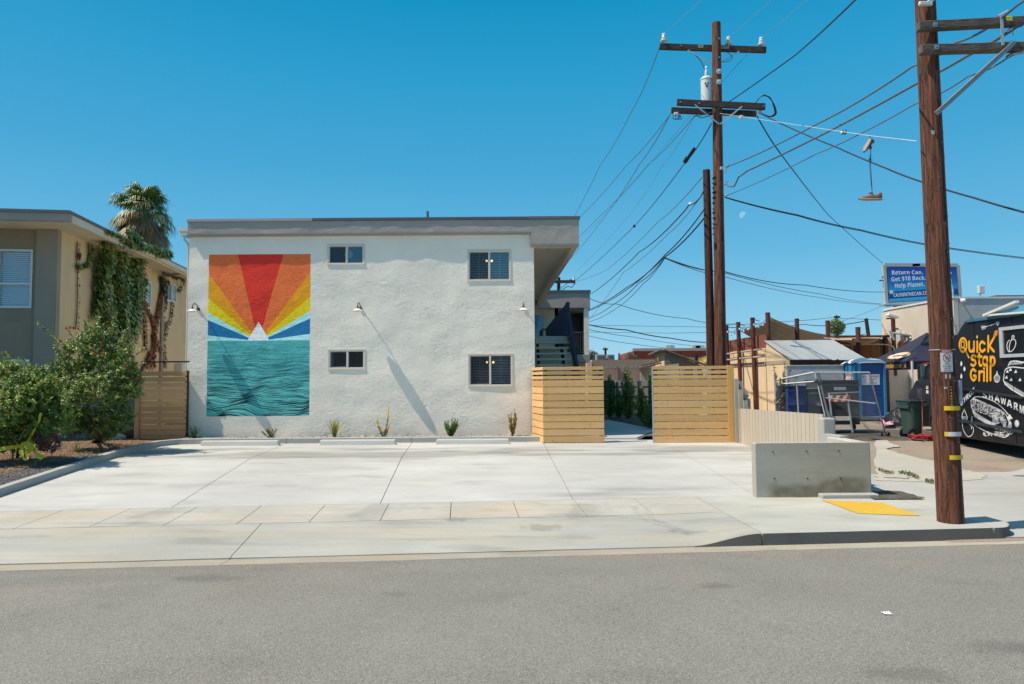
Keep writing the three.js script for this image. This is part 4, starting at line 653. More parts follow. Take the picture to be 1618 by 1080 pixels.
  // caution tape
  const tp = thing('caution_tape', 'yellow caution tape tied round the left shrub', 'tape'), tm = M([0.46, 0.47, 0.02], 0.5, { phys: true, transmission: 0.15, thickness: 0 });
  const rib = (name, pts, w, dz) => { const c = new THREE.CatmullRomCurve3(pts.map(([x, y, e]) => P(x, y, d1 - 0.45 + (e ?? 0) + dz))); mesh(name, grid(lin(0, 1, 30), [-1, 0, 1], (u, v) => { const p = c.getPointAt(u), t = c.getTangentAt(u), n = t.clone().cross(V(0, 0, 1)).normalize(), tw = 0.6 * Math.sin(u * 9 + pts[0][0]); return [p.x + n.x * v * w / 2 * Math.cos(tw), p.y + n.y * v * w / 2 * Math.cos(tw), p.z + Math.sin(tw) * v * w / 2 + 0.012 * v * v]; }), tm, tp); };
  rib('band', [[-60, 714], [0, 709], [20, 706], [36, 704]], 0.075, 0); rib('knot', [[34, 704], [44, 700, -0.1], [52, 706, -0.12], [44, 714, -0.1], [36, 706]], 0.08, 0);
  rib('tail', [[36, 704], [35, 714, -0.1], [40, 724, -0.12], [46, 722, -0.1]], 0.07, 0); rib('tail', [[50, 702], [56, 712, -0.1], [62, 720, -0.1], [70, 722, -0.08]], 0.09, 0); rib('loop', [[40, 703], [48, 707, -0.05], [56, 703, -0.1], [50, 699], [42, 701]], 0.08, -0.05); rib('strand', [[40, 702], [48, 692], [56, 678, -0.1], [62, 667], [66, 652]], 0.04, 0); rib('strand', [[24, 656], [31, 654.5], [38, 653]], 0.05, 0);
  // red-leaved plant
  const rp = thing('red_plant', 'small reddish-brown leafy plant on the mulch between the shrubs', 'plant'); const rb = [[62, 694, 0.12], [70, 700, 0.1], [84, 695, 0.11], [80, 706, 0.13], [90, 694, 0.08], [74, 708, 0.11]].map(([x, y, r]) => { const p = P(x, y, 12.9); return [p.x, p.y, p.z, r]; });
  shrub(rp, rb, 1400, [0.035, 0.06], [[0.20, 0.075, 0.06], [0.28, 0.12, 0.09], [0.12, 0.045, 0.04]], [], 87);
}
const blade = (L, base, az, lean, len, w, bend, c1, c2, n = 6) => { // one sword leaf
  const d = V(Math.cos(az), 0, Math.sin(az)), side = V(-Math.sin(az), 0, Math.cos(az)), pts = [], ws = []; let p = base.clone(), a = lean;
  for (let k = 0; k <= n; k++) { pts.push(p.clone()); ws.push(w * (k === n ? 0.02 : Math.sin(Math.PI * (0.28 + 0.72 * k / n)) ** 0.8)); p = p.clone().add(V(0, Math.cos(a) * len / n, 0)).addScaledVector(d, Math.sin(a) * len / n); a += bend / n; }
  L.strip(pts, ws, side, c1, c2);
};
function swordPlant(name, label, cat, pos, n, len, w, lean, c1, c2, s, bend = 0.3) {
  seed(s); const o = thing(name, label, cat, pos); for (let k = 0; k < n; k++) { const L = new Leaves(), f = k / n; blade(L, V(rnd(-0.03, 0.03), 0, rnd(-0.03, 0.03)), k * 2.4 + rnd(0.4), lerp(0.05, lean, f) + rnd(0.1), len * rnd(0.75, 1.1), w, bend * rnd(0.3, 1.2), c1.map((q) => q * rnd(0.8, 1.2)), c2); mesh('leaf', L.geo(), LEAF, o); } return o;
}
const onStrip = (px, d = 16.95) => { const p = P(px, 685, d); p.y = padY(p.x, d) + 0.08; return p; };
swordPlant('agave', 'dark blue-green agave at the left end of the planting strip', 'agave', onStrip(307), 16, 0.36, 0.055, 1.1, [0.07, 0.13, 0.07], [0.11, 0.19, 0.10], 91, 0.15);
swordPlant('snake_plant', 'upright clump of yellow-green sword leaves below the lower small window', 'plant', onStrip(529), 22, 0.46, 0.04, 0.42, [0.22, 0.29, 0.05], [0.5, 0.44, 0.1], 92, 0.1);
swordPlant('grass_tuft', 'little strappy green grass tuft on the mulch beside the kerb', 'plant', (() => { const p = G(122, 712, 0.02); p.y = bedY(p.x, -p.z); return p; })(), 14, 0.3, 0.02, 0.9, [0.10, 0.20, 0.03], [0.18, 0.28, 0.06], 93, 0.5);
function stemPlant(name, label, cat, pos, stems, size, cols, flower, s) {
  seed(s); const o = thing(name, label, cat, pos), L = new Leaves(), F = new Leaves(), tw = [];
  for (const [dx, dz, h, n] of stems) { const p0 = V(dx * 0.15, 0, dz * 0.15), p1 = V(dx, h, dz), mid = p0.clone().lerp(p1, 0.5).add(V(rnd(-0.03, 0.03), 0, rnd(-0.03, 0.03))); tw.push(tube([p0, mid, p1], 0.006, 5, 10)); for (let k = 0; k < n; k++) { const f = 0.12 + 0.88 * rnd(), p = f < 0.5 ? p0.clone().lerp(mid, f * 2) : mid.clone().lerp(p1, f * 2 - 1); const fl = flower && f > flower[0]; (fl ? F : L).add(p.add(rdir().multiplyScalar(0.01)), rdir().add(V(0, 0.5, 0)), rdir(), rnd(...size), rnd(...size) * 0.5, (fl ? flower[1] : cols[Math.floor(rnd(cols.length))]).map((c) => c * rnd(0.75, 1.2))); } }
  mesh('leaves', L.geo(), LEAF, o); if (F.p.length) mesh('flowers', F.geo(), LEAF, o); mesh('stems', tw, M([0.12, 0.10, 0.04], 0.8), o); return o;
}
{
  const S = (n, r, h, m) => { const o = []; for (let k = 0; k < n; k++) o.push([rnd(-r, r), rnd(-r, r) * 0.6, h * rnd(0.55, 1), m]); return o; };
  seed(94); stemPlant('scrub_plant', 'low dry yellowish scrub plant under the mural', 'plant', onStrip(430), S(16, 0.26, 0.24, 40), [0.02, 0.05], [[0.36, 0.34, 0.1], [0.46, 0.40, 0.15], [0.2, 0.23, 0.07]], null, 95);
  stemPlant('yellow_flower_plant', 'two-stemmed plant with yellow flower spikes under the wall lamp shadow', 'plant', onStrip(607), [[-0.17, 0, 0.42, 70], [0.12, 0, 0.74, 130], [0.03, 0, 0.2, 60], [-0.08, 0, 0.22, 60], [0.14, 0.02, 0.3, 50]], [0.03, 0.06], [[0.10, 0.15, 0.03], [0.22, 0.2, 0.03], [0.30, 0.18, 0.03]], [0.6, [0.95, 0.62, 0.02]], 96);
  stemPlant('young_bush', 'bright green young bush in the planting strip left of the large lower window', 'plant', onStrip(712), S(26, 0.2, 0.46, 80), [0.025, 0.05], [[0.2, 0.34, 0.05], [0.28, 0.42, 0.08], [0.12, 0.2, 0.04]], null, 97);
  stemPlant('orange_bush', 'narrow orange and yellow leaved bush by the timber screen', 'plant', onStrip(810), [...S(12, 0.11, 0.58, 70), [0.06, 0, 0.68, 30]], [0.03, 0.055], [[0.55, 0.32, 0.04], [0.32, 0.28, 0.05], [0.65, 0.46, 0.06], [0.32, 0.17, 0.04]], null, 98);
  // hedge saplings by the walkway
  const W = (px, d, h, r, label, s, m = 14) => { seed(s); const p = P(px, 660, d); p.y = 0.05; const cone = []; for (let k = 0; k < m * 2; k++) { const f = Math.pow(rnd(), 0.7), q = r * (1.15 - 0.95 * f), a = rnd(6.283); cone.push([q * Math.cos(a), q * Math.sin(a), h * (0.25 + 0.75 * f), 55]); } stemPlant('sapling', label, 'sapling', p, [...cone, [0.02, 0, h, 120], [-0.04, 0.05, h * 0.9, 100]], [0.05, 0.09], [[0.15, 0.30, 0.035], [0.26, 0.44, 0.06], [0.10, 0.2, 0.03]], null, s + 1); };
  W(964, 24.6, 1.55, 0.2, 'slim green sapling nearest the left timber screen', 101); W(978, 24.4, 0.95, 0.3, 'short dark bush at the foot of the tall sapling, on its left', 109); W(992, 24.0, 1.85, 0.36, 'tallest green sapling, in the middle of the walkway opening', 103, 24); W(1013, 23, 1.15, 0.32, 'dark bushy sapling between the tall one and the wide screen', 105, 18); W(1029, 21.4, 1.6, 0.22, 'pale-leaved sapling partly hidden by the wide timber screen', 107); W(1027, 20.0, 0.5, 0.3, 'low bright bush at the edge of the wide timber screen', 111, 16);
}

// ---------------------------------------------------------------- the tan house on the left
const HT0 = Math.atan(0.15), H0 = V(-11.62, 0, -17.4);
const house = thing('tan_house', 'tan stucco flat-roofed house with ivy on its side, at the left edge', 'house', H0, HT0);
house.updateMatrixWorld(true);
const onHouse = (px, py) => { // a point of the side wall, in the house's own axes
  const o = V(0, EYE, 0), r = V(...sight(px, py)), inv = house.matrixWorld.clone().invert(), a = o.applyMatrix4(inv), b = r.transformDirection(inv); const k = -a.x / b.x; return a.addScaledVector(b, k);
};
{
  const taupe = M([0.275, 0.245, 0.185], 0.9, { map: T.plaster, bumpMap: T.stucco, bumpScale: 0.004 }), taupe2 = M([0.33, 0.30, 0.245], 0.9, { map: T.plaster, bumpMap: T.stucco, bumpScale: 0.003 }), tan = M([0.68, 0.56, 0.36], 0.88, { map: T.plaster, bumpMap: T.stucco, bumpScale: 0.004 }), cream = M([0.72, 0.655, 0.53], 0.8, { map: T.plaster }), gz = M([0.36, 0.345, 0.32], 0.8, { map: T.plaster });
  const ys = 5.36, yt = 5.62;
  mesh('side_wall', boxAt(-0.2, 0, -0.2, ys + 0.1, -13, -0.002), tan, house);
  // front wall with its two window openings
  const wx0 = -1.42, wx1 = -0.6, w2 = -2.4;
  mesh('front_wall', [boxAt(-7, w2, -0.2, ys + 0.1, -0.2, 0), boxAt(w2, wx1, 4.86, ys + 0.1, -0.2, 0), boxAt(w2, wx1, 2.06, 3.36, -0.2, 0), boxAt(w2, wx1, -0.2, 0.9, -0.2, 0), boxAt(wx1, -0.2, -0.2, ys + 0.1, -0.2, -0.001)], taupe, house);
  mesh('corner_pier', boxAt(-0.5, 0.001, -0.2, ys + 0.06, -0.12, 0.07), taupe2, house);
  mesh('roof', [boxAt(-7.6, 0.8, yt - 0.07, yt, -13.4, 1.24)], M([0.13, 0.135, 0.14], 0.6), house);
  mesh('fascia', [grid(lin(-7.6, 0.77, 90), lin(ys, yt - 0.072, 6), (x, y) => [x, y, 1.2 + 0.007 * noise(x * 2, y * 3, 71), x, y]), boxAt(-7.6, 0.77, ys + 0.001, yt - 0.073, 1.05, 1.19)], gz, house);
  mesh('side_fascia', [boxAt(0.66, 0.765, ys, yt - 0.074, -13.3, 1.049)], cream, house);
  mesh('soffit', [boxAt(-7.5, 0.659, ys + 0.03, ys + 0.06, -13.2, 1.049)], cream, house);
  mesh('roof_edge', [boxAt(0.70, 0.86, yt - 0.11, yt + 0.02, -11.6, -7.6)], M([0.2, 0.21, 0.22], 0.6), house);
  mesh('gutter', [boxAt(0.766, 0.86, ys + 0.04, yt - 0.075, -13.3, -2.5)], cream, house);
  const fr = M([0.62, 0.63, 0.62], 0.45), bm = M([0.62, 0.72, 0.78], 0.5);
  const win = (x0, x1, y0, y1, mid, z = 0) => {
    const W = new THREE.Group(); W.name = 'window'; house.add(W); const t = 0.05;
    mesh('frame', [boxAt(x0, x1, y1 - t, y1, z - 0.1, z + 0.02), boxAt(x0, x1, y0, y0 + t, z - 0.1, z + 0.02), boxAt(x0, x0 + t, y0 + t, y1 - t, z - 0.1, z + 0.018), boxAt(x1 - t, x1, y0 + t, y1 - t, z - 0.1, z + 0.018), boxAt(x0 + t, x1 - t, mid - 0.025, mid + 0.025, z - 0.09, z + 0.012)], fr, W);
    const g = M([0.9, 0.95, 1], 0.03, { phys: true, transmission: 1, thickness: 0, ior: 1.75 });
    for (const [a, b] of [[y0 + t, mid - 0.025], [mid + 0.025, y1 - t]]) { mesh('pane', grid([x0 + t, x1 - t], [a, b], (x, y) => [x, y, z - 0.03]), g, W); for (let y = a + 0.02; y < b; y += 0.05) mesh('blind_slat', new THREE.BoxGeometry(x1 - x0 - 2 * t - 0.03, 0.003, 0.05).rotateX(1.0).translate((x0 + x1) / 2, y, z - 0.09), bm, W); }
    mesh('backing', boxAt(x0, x1, y0, y1, z - 0.4, z - 0.38), M([0.10, 0.11, 0.12], 0.9), W);
  };
  win(wx0, wx1, 3.36, 4.86, 3.98); win(w2, wx0, 3.36, 4.86, 3.98); win(wx0, wx1, 0.9, 2.06, 1.5); win(w2, wx0, 0.9, 2.06, 1.5);
  // small side windows, seen at a slant
  for (const [pa, pb, py0, py1] of [[214.5, 237.5, 441, 484], [262, 277.5, 447, 477]]) {
    const a = onHouse(pa, (py0 + py1) / 2), b = onHouse(pb, (py0 + py1) / 2), y1 = onHouse((pa + pb) / 2, py0).y, y0 = onHouse((pa + pb) / 2, py1).y, W = new THREE.Group(); W.name = 'window'; house.add(W); const t = 0.06, m = (a.z + b.z) / 2;
    mesh('frame', [boxAt(-0.02, 0.05, y1 - t, y1, b.z, a.z), boxAt(-0.02, 0.05, y0, y0 + t, b.z, a.z), boxAt(-0.02, 0.048, y0 + t, y1 - t, a.z - t, a.z), boxAt(-0.02, 0.048, y0 + t, y1 - t, b.z, b.z + t), boxAt(-0.02, 0.045, y0 + t, y1 - t, m - 0.03, m + 0.03)], fr, W);
    mesh('pane', [boxAt(0.002, 0.014, y0 + t, y1 - t, b.z + t, m - 0.03)], M([0.30, 0.37, 0.42], 0.08), W); mesh('pane', [boxAt(0.002, 0.01, y0 + t, y1 - t, m + 0.03, a.z - t)], M([0.16, 0.15, 0.135], 0.3), W);
  }
  const dp = onHouse(254, 500); mesh('downpipe', [bar(V(0.06, -0.1, dp.z), V(0.06, ys - 0.2, dp.z), 0.05, 10), tube([V(0.06, ys - 0.22, dp.z), V(0.1, ys - 0.1, dp.z), V(0.5, ys - 0.02, dp.z), V(0.74, ys + 0.05, dp.z)], 0.05, 8)], M([0.34, 0.30, 0.22], 0.6), house);
  const mb = onHouse(281, 579); mesh('meter_box', rboxAt(0.001, 0.25, mb.y - 0.25, mb.y + 0.12, mb.z - 0.4, mb.z + 0.3, 0.02), M([0.6, 0.6, 0.56], 0.5), house);
}
{ // climbers on the side wall: [px, py] lines followed by leaves
  const mk = (name, label, runs, size, cols, stemCol, s, stem = 0.012) => {
    seed(s); const o = thing(name, label, 'climbing plant', H0, HT0), L = new Leaves(), tw = [];
    for (const [pts, n, spread, out, hang] of runs) {
      const q = pts.map(([x, y, e]) => { const p = onHouse(x, y); p.x += e ?? 0.03; return p; }), c = new THREE.CatmullRomCurve3(q);
      if (stem) tw.push(tube(q, stem, 5, 24));
      for (let k = 0; k < n; k++) { const p = c.getPointAt(rnd()); p.z += rnd(-1, 1) * spread * 1.3; p.y += rnd(-1, 1) * spread * 0.8; p.x += 0.02 + Math.pow(rnd(), 1.5) * out; const v = rnd(0.65, 1.3); L.add(p, V(rnd(0.1, 0.7), -1 + rnd(0.7), rnd(-0.8, 0.8)), V(1, 0.6, rnd(-0.6, 0.6)), rnd(...size), rnd(...size) * 0.9, cols[Math.floor(Math.pow(rnd(), 1.4) * cols.length)].map((t) => t * v)); }
    }
    mesh('leaves', L.geo(), LEAF, o); if (tw.length) mesh('stems', tw, stemCol, o); return o;
  };
  const iv = [[0.10, 0.22, 0.04], [0.16, 0.30, 0.055], [0.26, 0.38, 0.08], [0.46, 0.48, 0.14]], st = M([0.16, 0.09, 0.05], 0.9);
  mk('ivy', 'thick dark green ivy covering the side wall of the tan house', [
    [[[160, 392, 0.1], [150, 430], [156, 480], [166, 530], [176, 566]], 1150, 0.20, 0.34],
    [[[175, 395, 0.15], [180, 430], [184, 480], [186, 540], [186, 580]], 1300, 0.24, 0.36],
    [[[200, 395, 0.2], [203, 430], [202, 470], [196, 520]], 900, 0.20, 0.36],
    [[[206, 440], [208, 480], [200, 530]], 700, 0.26, 0.2],
    [[[150, 400, 0.3], [148, 460], [146, 480], [143, 500]], 420, 0.12, 0.2],
    [[[135, 380, 0.3], [150, 380, 0.5], [170, 385, 0.6], [200, 392, 0.7]], 900, 0.14, 0.3],
    [[[118, 363, 0.76], [135, 368, 0.78], [146, 374, 0.78]], 120, 0.03, 0.05],
    [[[150, 365, 0.84], [160, 372, 0.84], [172, 382, 0.84]], 500, 0.12, 0.12],
    [[[200, 396, 0.84], [212, 396, 0.84], [222, 400, 0.84]], 520, 0.14, 0.14],
    [[[140, 385], [139, 400], [138, 412], [130, 418], [118, 420]], 90, 0.02, 0.05],
    [[[214, 410], [222, 430], [226, 450], [220, 470]], 110, 0.05, 0.1], [[[208, 400], [213, 425], [214, 470], [212, 520]], 220, 0.10, 0.12]], [0.10, 0.18], iv, st, 121, 0.014);
  mk('brown_creeper', 'withered red-brown creeper fanning out around the downpipe on the tan wall', [
    [[[252, 462], [247, 490], [242, 512], [240, 540], [238, 580]], 620, 0.07, 0.09], [[[222, 472], [228, 485], [238, 505], [241, 520]], 170, 0.06, 0.06], [[[222, 480], [226, 505], [227, 530], [228, 552]], 150, 0.05, 0.05], [[[238, 530], [246, 540], [251, 555]], 110, 0.07, 0.06], [[[226, 580], [232, 565], [236, 556]], 190, 0.10, 0.08], [[[219, 472], [224, 474], [230, 482]], 60, 0.05, 0.05]], [0.07, 0.13], [[0.42, 0.15, 0.055], [0.52, 0.23, 0.09], [0.28, 0.10, 0.045]], st, 122, 0.018);
  mk('green_creeper', 'thin green creeper hanging beside the small window near the downpipe', [
    [[[240, 429, 0.3], [250, 432, 0.3], [258, 437, 0.3], [270, 438, 0.3], [279, 444, 0.2], [282, 455], [278, 460]], 170, 0.05, 0.08], [[[252, 436], [254, 450], [253, 464]], 220, 0.09, 0.08], [[[262, 440], [260, 455], [258, 490]], 120, 0.05, 0.05], [[[270, 470], [268, 500], [262, 515], [258, 530]], 70, 0.03, 0.04], [[[257, 500], [256, 540], [258, 580]], 120, 0.06, 0.05]], [0.07, 0.14], [[0.06, 0.11, 0.03], [0.12, 0.15, 0.05], [0.18, 0.17, 0.06]], st, 123);
  mk('vine_strand', 'single dry vine strand with a tuft of leaves near the house corner', [
    [[[121, 381], [120, 410], [121, 440], [120, 500], [118, 520]], 60, 0.015, 0.03], [[[121, 398], [121, 408]], 50, 0.03, 0.04]], [0.05, 0.09], [[0.28, 0.10, 0.04], [0.20, 0.09, 0.04]], st, 124, 0.012);
}
{ // fan palm beyond the house
  const D = 38, c = P(229, 325, D), o = thing('palm_tree', 'fan palm with a skirt of dead fronds rising behind the tan house', 'palm tree', V(c.x, 0, c.z)); seed(130);
  const top = c.y + 0.15, tr = []; for (let k = 0; k <= 20; k++) tr.push([0.34 - 0.004 * k + (k % 2) * 0.02, (top - 0.4) * k / 20]);
  mesh('trunk', lathe(tr, 18), M([0.13, 0.095, 0.07], 0.9, { map: T.plaster }), o);
  const g = new Leaves(), dd = new Leaves(); let top0 = 0;
  const frond = (L, dir, len, stem, col, col2, droop) => {
    const f = dir.clone().normalize(), up = Math.abs(f.y) > 0.95 ? V(1, 0, 0) : V(0, 1, 0), s = f.clone().cross(up).normalize(), u = s.clone().cross(f), base = V(0, top - 0.35 + top0 + rnd(-0.25, 0.2), 0).addScaledVector(f, 0.1), hub = base.clone().addScaledVector(f, stem);
    L.strip([base, base.clone().lerp(hub, 0.5), hub], [0.06, 0.05, 0.05], s, [0.12, 0.12, 0.05], [0.14, 0.16, 0.05]);
    const n = 22; for (let k = 0; k < n; k++) { const a = lerp(-1.5, 1.5, k / (n - 1)) + rnd(-0.05, 0.05), d = f.clone().multiplyScalar(Math.cos(a)).addScaledVector(s, Math.sin(a)), l = len * (0.72 + 0.28 * Math.cos(a)) * rnd(0.85, 1.1), p1 = hub.clone().addScaledVector(d, l * 0.5).addScaledVector(u, 0.02), p2 = hub.clone().addScaledVector(d, l * 0.82).add(V(0, -droop * l * 0.22, 0)), p3 = hub.clone().addScaledVector(d, l * 0.96).add(V(0, -droop * l * 0.55, 0)); const v = rnd(0.7, 1.3); L.strip([hub, p1, p2, p3], [0.03, 0.085, 0.05, 0.012], d.clone().cross(u).normalize(), col.map((q) => q * v), col2.map((q) => q * v)); }
  };
  for (let k = 0; k < 46; k++) { const el = lerp(-0.35, 1.4, Math.pow(k / 46, 0.9)) + rnd(-0.2, 0.2), az = rnd(6.283); frond(g, V(Math.cos(az) * Math.cos(el), Math.sin(el), Math.sin(az) * Math.cos(el)), rnd(0.75, 1.05), rnd(0.4, 0.95), k < 12 ? [0.30, 0.26, 0.07] : [0.12, 0.21, 0.04], k % 3 ? [0.17, 0.26, 0.06] : [0.32, 0.33, 0.09], rnd(0.4, 1.3)); }
  for (let k = 0; k < 26; k++) { const el = rnd(-1.1, -0.15), az = rnd(6.283); top0 = -rnd(0, 0.6); frond(g, V(Math.cos(az) * Math.cos(el), Math.sin(el), Math.sin(az) * Math.cos(el)), rnd(0.7, 1.0), rnd(0.6, 1.1), k % 2 ? [0.16, 0.22, 0.05] : [0.40, 0.31, 0.09], [0.46, 0.36, 0.14], rnd(0.8, 1.6)); }
  for (let k = 0; k < 120; k++) { const el = -1.52 + 1.0 * Math.pow(rnd(), 1.2), az = rnd(6.283); top0 = -rnd(0.1, 0.9); frond(dd, V(Math.cos(az) * Math.cos(el), Math.sin(el), Math.sin(az) * Math.cos(el)), rnd(0.7, 1.0), rnd(0.7, 1.2), [0.32, 0.175, 0.08], [0.50, 0.31, 0.15], rnd(0.5, 1.2)); }
  mesh('fronds', g.geo(), LEAF, o); mesh('dead_fronds', dd.geo(), LEAF, o);
}

// ---------------------------------------------------------------- utility poles
function poleGeo(p0, p1, r0, r1, s, rows = 160, seg = 40) {
  const d = p1.clone().sub(p0), L = d.length(), ax = d.clone().normalize(), ex = V(1, 0, 0).addScaledVector(ax, -ax.x).normalize(), ez = ex.clone().cross(ax);
  const side = grid(lin(0, 1, seg), lin(0, 1, rows), (u, v) => { const a = u * Math.PI * 2, h = v * L; let r = lerp(r0, r1, v); r += r0 * (0.03 * noise(Math.cos(a) * 1.3 + s, h * 0.35, Math.sin(a) * 1.3) + 0.02 * noise(Math.cos(a) * 4, h * 1.1 + s, Math.sin(a) * 4) - 0.06 * Math.exp(-Math.pow((u - 0.30 - 0.02 * noise(h * 0.5, s)) / 0.006, 2)) * smooth(-0.1, 0.3, noise(h * 0.2, s, 3) + 0.15)); const c = Math.cos(a), z = -Math.sin(a); return [p0.x + ax.x * h + (ex.x * c - ez.x * z) * r, p0.y + ax.y * h + (ex.y * c - ez.y * z) * r, p0.z + ax.z * h + (ex.z * c - ez.z * z) * r, u, h]; }, true);
  const cap = new THREE.CylinderGeometry(r1 * 0.99, r1, 0.02, seg); cap.applyQuaternion(new THREE.Quaternion().setFromUnitVectors(QY, ax)); cap.translate(p1.x, p1.y, p1.z);
  return mg([side, muv(cap)]);
}
const insulator = lathe([[0.008, -0.09], [0.012, 0], [0.03, 0.01], [0.075, 0.02], [0.08, 0.035], [0.05, 0.05], [0.06, 0.06], [0.062, 0.075], [0.035, 0.09], [0.05, 0.10], [0.048, 0.125], [0.03, 0.13], [0.045, 0.145], [0.04, 0.18], [0.0, 0.185]], 20);
{ // the near pole
  const base = P(1501.5, 824.5, 8.88); base.y = -0.375; const t0 = P(1461, 0, 8.88), dir = t0.clone().sub(base), k = 10.2 / dir.y, top = base.clone().addScaledVector(dir, k), np = thing('utility_pole', 'thick brown timber utility pole on the street corner, with two crossarms and yellow bands', 'utility pole');
  const b0 = base.clone().addScaledVector(dir, -0.02), r0 = 0.153, r1 = 0.106;
  const at = (y) => { const f = (y - base.y) / dir.y; return base.clone().addScaledVector(dir, f); }, rad = (y) => lerp(r0, r1, clamp((y - base.y) / (top.y - base.y)));
  mesh('pole', poleGeo(b0, top, r0, r1, 3, 260, 56), MAT.pole, np);
  // bands and plates wrap the right half of the front
  const wrap = (name, y, h, a0, a1, mat, o = 0.018) => { const c = at(y), r = rad(y) + o; return mesh(name, grid(lin(a0, a1, 14), [0, 1], (a, v) => [c.x + Math.cos(a) * r, y + v * h, c.z + Math.sin(a) * r, a, v]), mat, np); };
  const yM = M([0.75, 0.50, 0.02], 0.4), wM = M([0.66, 0.66, 0.64], 0.4), Y = (py) => P(1500, py, -base.z + 0.17).y;
  wrap('reflective_band', Y(646), 0.055, 0.5, 2.2, yM); wrap('reflective_band', Y(685.5), 0.055, 0.72, 2.0, wM); wrap('reflective_band', Y(685.5), 0.055, 2.005, 2.25, yM); wrap('reflective_band', Y(685.5), 0.055, 0.5, 0.715, yM); wrap('reflective_band', Y(721), 0.055, 0.5, 2.0, yM);
  // numbers on the pole
  const txt = (w, h, bg, f) => canvasTex(w, h, (c) => { c.fillStyle = bg; c.fillRect(0, 0, w, h); f(c, w, h); });
  const mark = txt(48, 512, '#15110e', (c) => { c.fillStyle = '#d9a916'; c.font = 'bold 56px sans-serif'; c.textAlign = 'center'; 'P738036'.split('').forEach((s, i) => c.fillText(s, 24, 66 + i * 70)); });
  const cy = Y(640); wrapTex('number_strip', cy, 0.27, 1.52, 1.78, mark); 
  function wrapTex(name, y, h, a0, a1, map) { const c = at(y), r = rad(y) + 0.014; mesh(name, grid(lin(a1, a0, 6), [0, 1], (a, v) => [c.x + Math.cos(a) * r, y + v * h, c.z + Math.sin(a) * r, (a1 - a) / (a1 - a0), v]), M([1, 1, 1], 0.6, { map }), np); }
  // high voltage plate
  const sp = P(1495, 569, -base.z - 0.18), sign = txt(256, 384, '#dedcd6', (c, w, h) => {
    c.fillStyle = '#b5402e'; c.fillRect(0, 0, w, 62); c.fillStyle = '#e8e2d8'; c.font = 'bold 44px sans-serif'; c.textAlign = 'center'; c.fillText('DANGER', w / 2, 48);
    c.strokeStyle = '#c0392b'; c.lineWidth = 15; c.beginPath(); c.arc(w / 2, 150, 74, 0, 7); c.stroke(); c.strokeStyle = '#26262a'; c.lineWidth = 14; c.lineCap = 'round'; c.beginPath(); c.moveTo(90, 140); c.lineTo(125, 150); c.lineTo(160, 120); c.moveTo(125, 150); c.lineTo(150, 185); c.lineTo(172, 200); c.moveTo(125, 150); c.lineTo(100, 190); c.moveTo(160, 160); c.lineTo(185, 150); c.stroke(); c.beginPath(); c.arc(100, 118, 14, 0, 7); c.fillStyle = '#26262a'; c.fill();
    c.strokeStyle = '#c0392b'; c.lineWidth = 12; c.beginPath(); c.moveTo(76, 98); c.lineTo(180, 202); c.stroke(); c.fillStyle = '#2b2b2e'; c.font = 'bold 40px sans-serif'; c.fillText('HIGH', w / 2, 268); c.fillText('VOLTAGE', w / 2, 306); c.fillText('ABOVE', w / 2, 342); c.font = 'bold 34px sans-serif'; c.fillText('KEEP OFF', w / 2, 378);
  });
  const sm = M([1, 1, 1], 0.5, { map: sign }); const plate = mesh('warning_plate', grid(lin(-0.085, 0.085, 8), [-0.145, 0.145], (x, y) => [x, y, -x * x * 1.4, (x + 0.085) / 0.17, (y + 0.145) / 0.29]), sm, np); plate.position.copy(sp); plate.rotation.y = 0.12; plate.position.z += 0.012; plate.userData.label = 'small high voltage warning plate';
  mesh('plate_band', [new THREE.CylinderGeometry(0.152, 0.152, 0.012, 40, 1, true).translate(at(sp.y).x, sp.y + 0.14, at(sp.y).z)], MAT.galv, np);
  const tagP = (px, py, w, h, name, mat) => { const p = P(px, py, -base.z - 0.158); const m = mesh(name, rbox(w, h, 0.008, 0.003), mat, np); m.position.copy(p); m.rotation.y = 0.35; return m; };
  const silver = M([0.62, 0.62, 0.60], 0.4, { metal: 0.4 });
  tagP(1494.5, 594.5, 0.028, 0.055, 'number_tag', silver); tagP(1500.5, 594, 0.024, 0.05, 'number_tag', silver); tagP(1494, 612.5, 0.05, 0.025, 'cable_clip', silver); tagP(1497, 601, 0.06, 0.012, 'tag_strip', M([0.05, 0.05, 0.05], 0.5));
  const notice = P(1513.5, 619, -base.z - 0.09); const nm = mesh('notice', rbox(0.03, 0.30, 0.09, 0.003), M([0.35, 0.42, 0.52], 0.5), np); nm.position.copy(notice); nm.position.x += 0.01;
  // bolts, steps, plates higher up
  tagP(1474, 209, 0.05, 0.05, 'bolt_plate', silver);
  { const p = P(1463, 6, -base.z - 0.15); mesh('bracket', [rbox(0.18, 0.06, 0.05, 0.02, p.x - 0.01, p.y, p.z), beam(V(p.x + 0.02, p.y, p.z), V(p.x + 0.11, p.y + 0.09, p.z - 0.03), 0.05, 0.05)], M([0.66, 0.67, 0.66], 0.35, { metal: 0.3 }), np); }
  seed(141); const stp = []; for (let i = 0; i < 70; i++) { const y = rnd(-0.3, 6), a = rnd(0.2, 2.9), c = at(y), r = rad(y) + 0.002; stp.push(box(0.008, 0.012, 0.006, c.x + Math.cos(a) * r, y, c.z + Math.sin(a) * r)); } mesh('staples', stp, M([0.35, 0.33, 0.3], 0.4, { metal: 0.6 }), np).userData.kind = 'stuff';
  // crossarms
  const da = -base.z - 0.185, arm = (a, b, h) => { const p = P(...a, da), q = P(...b, da); const g = muv(new RoundedBoxGeometry(p.distanceTo(q), h, 0.10, 2, 0.012)); g.applyQuaternion(new THREE.Quaternion().setFromUnitVectors(V(1, 0, 0), q.clone().sub(p).normalize())); g.translate((p.x + q.x) / 2, (p.y + q.y) / 2, (p.z + q.z) / 2); return g; };
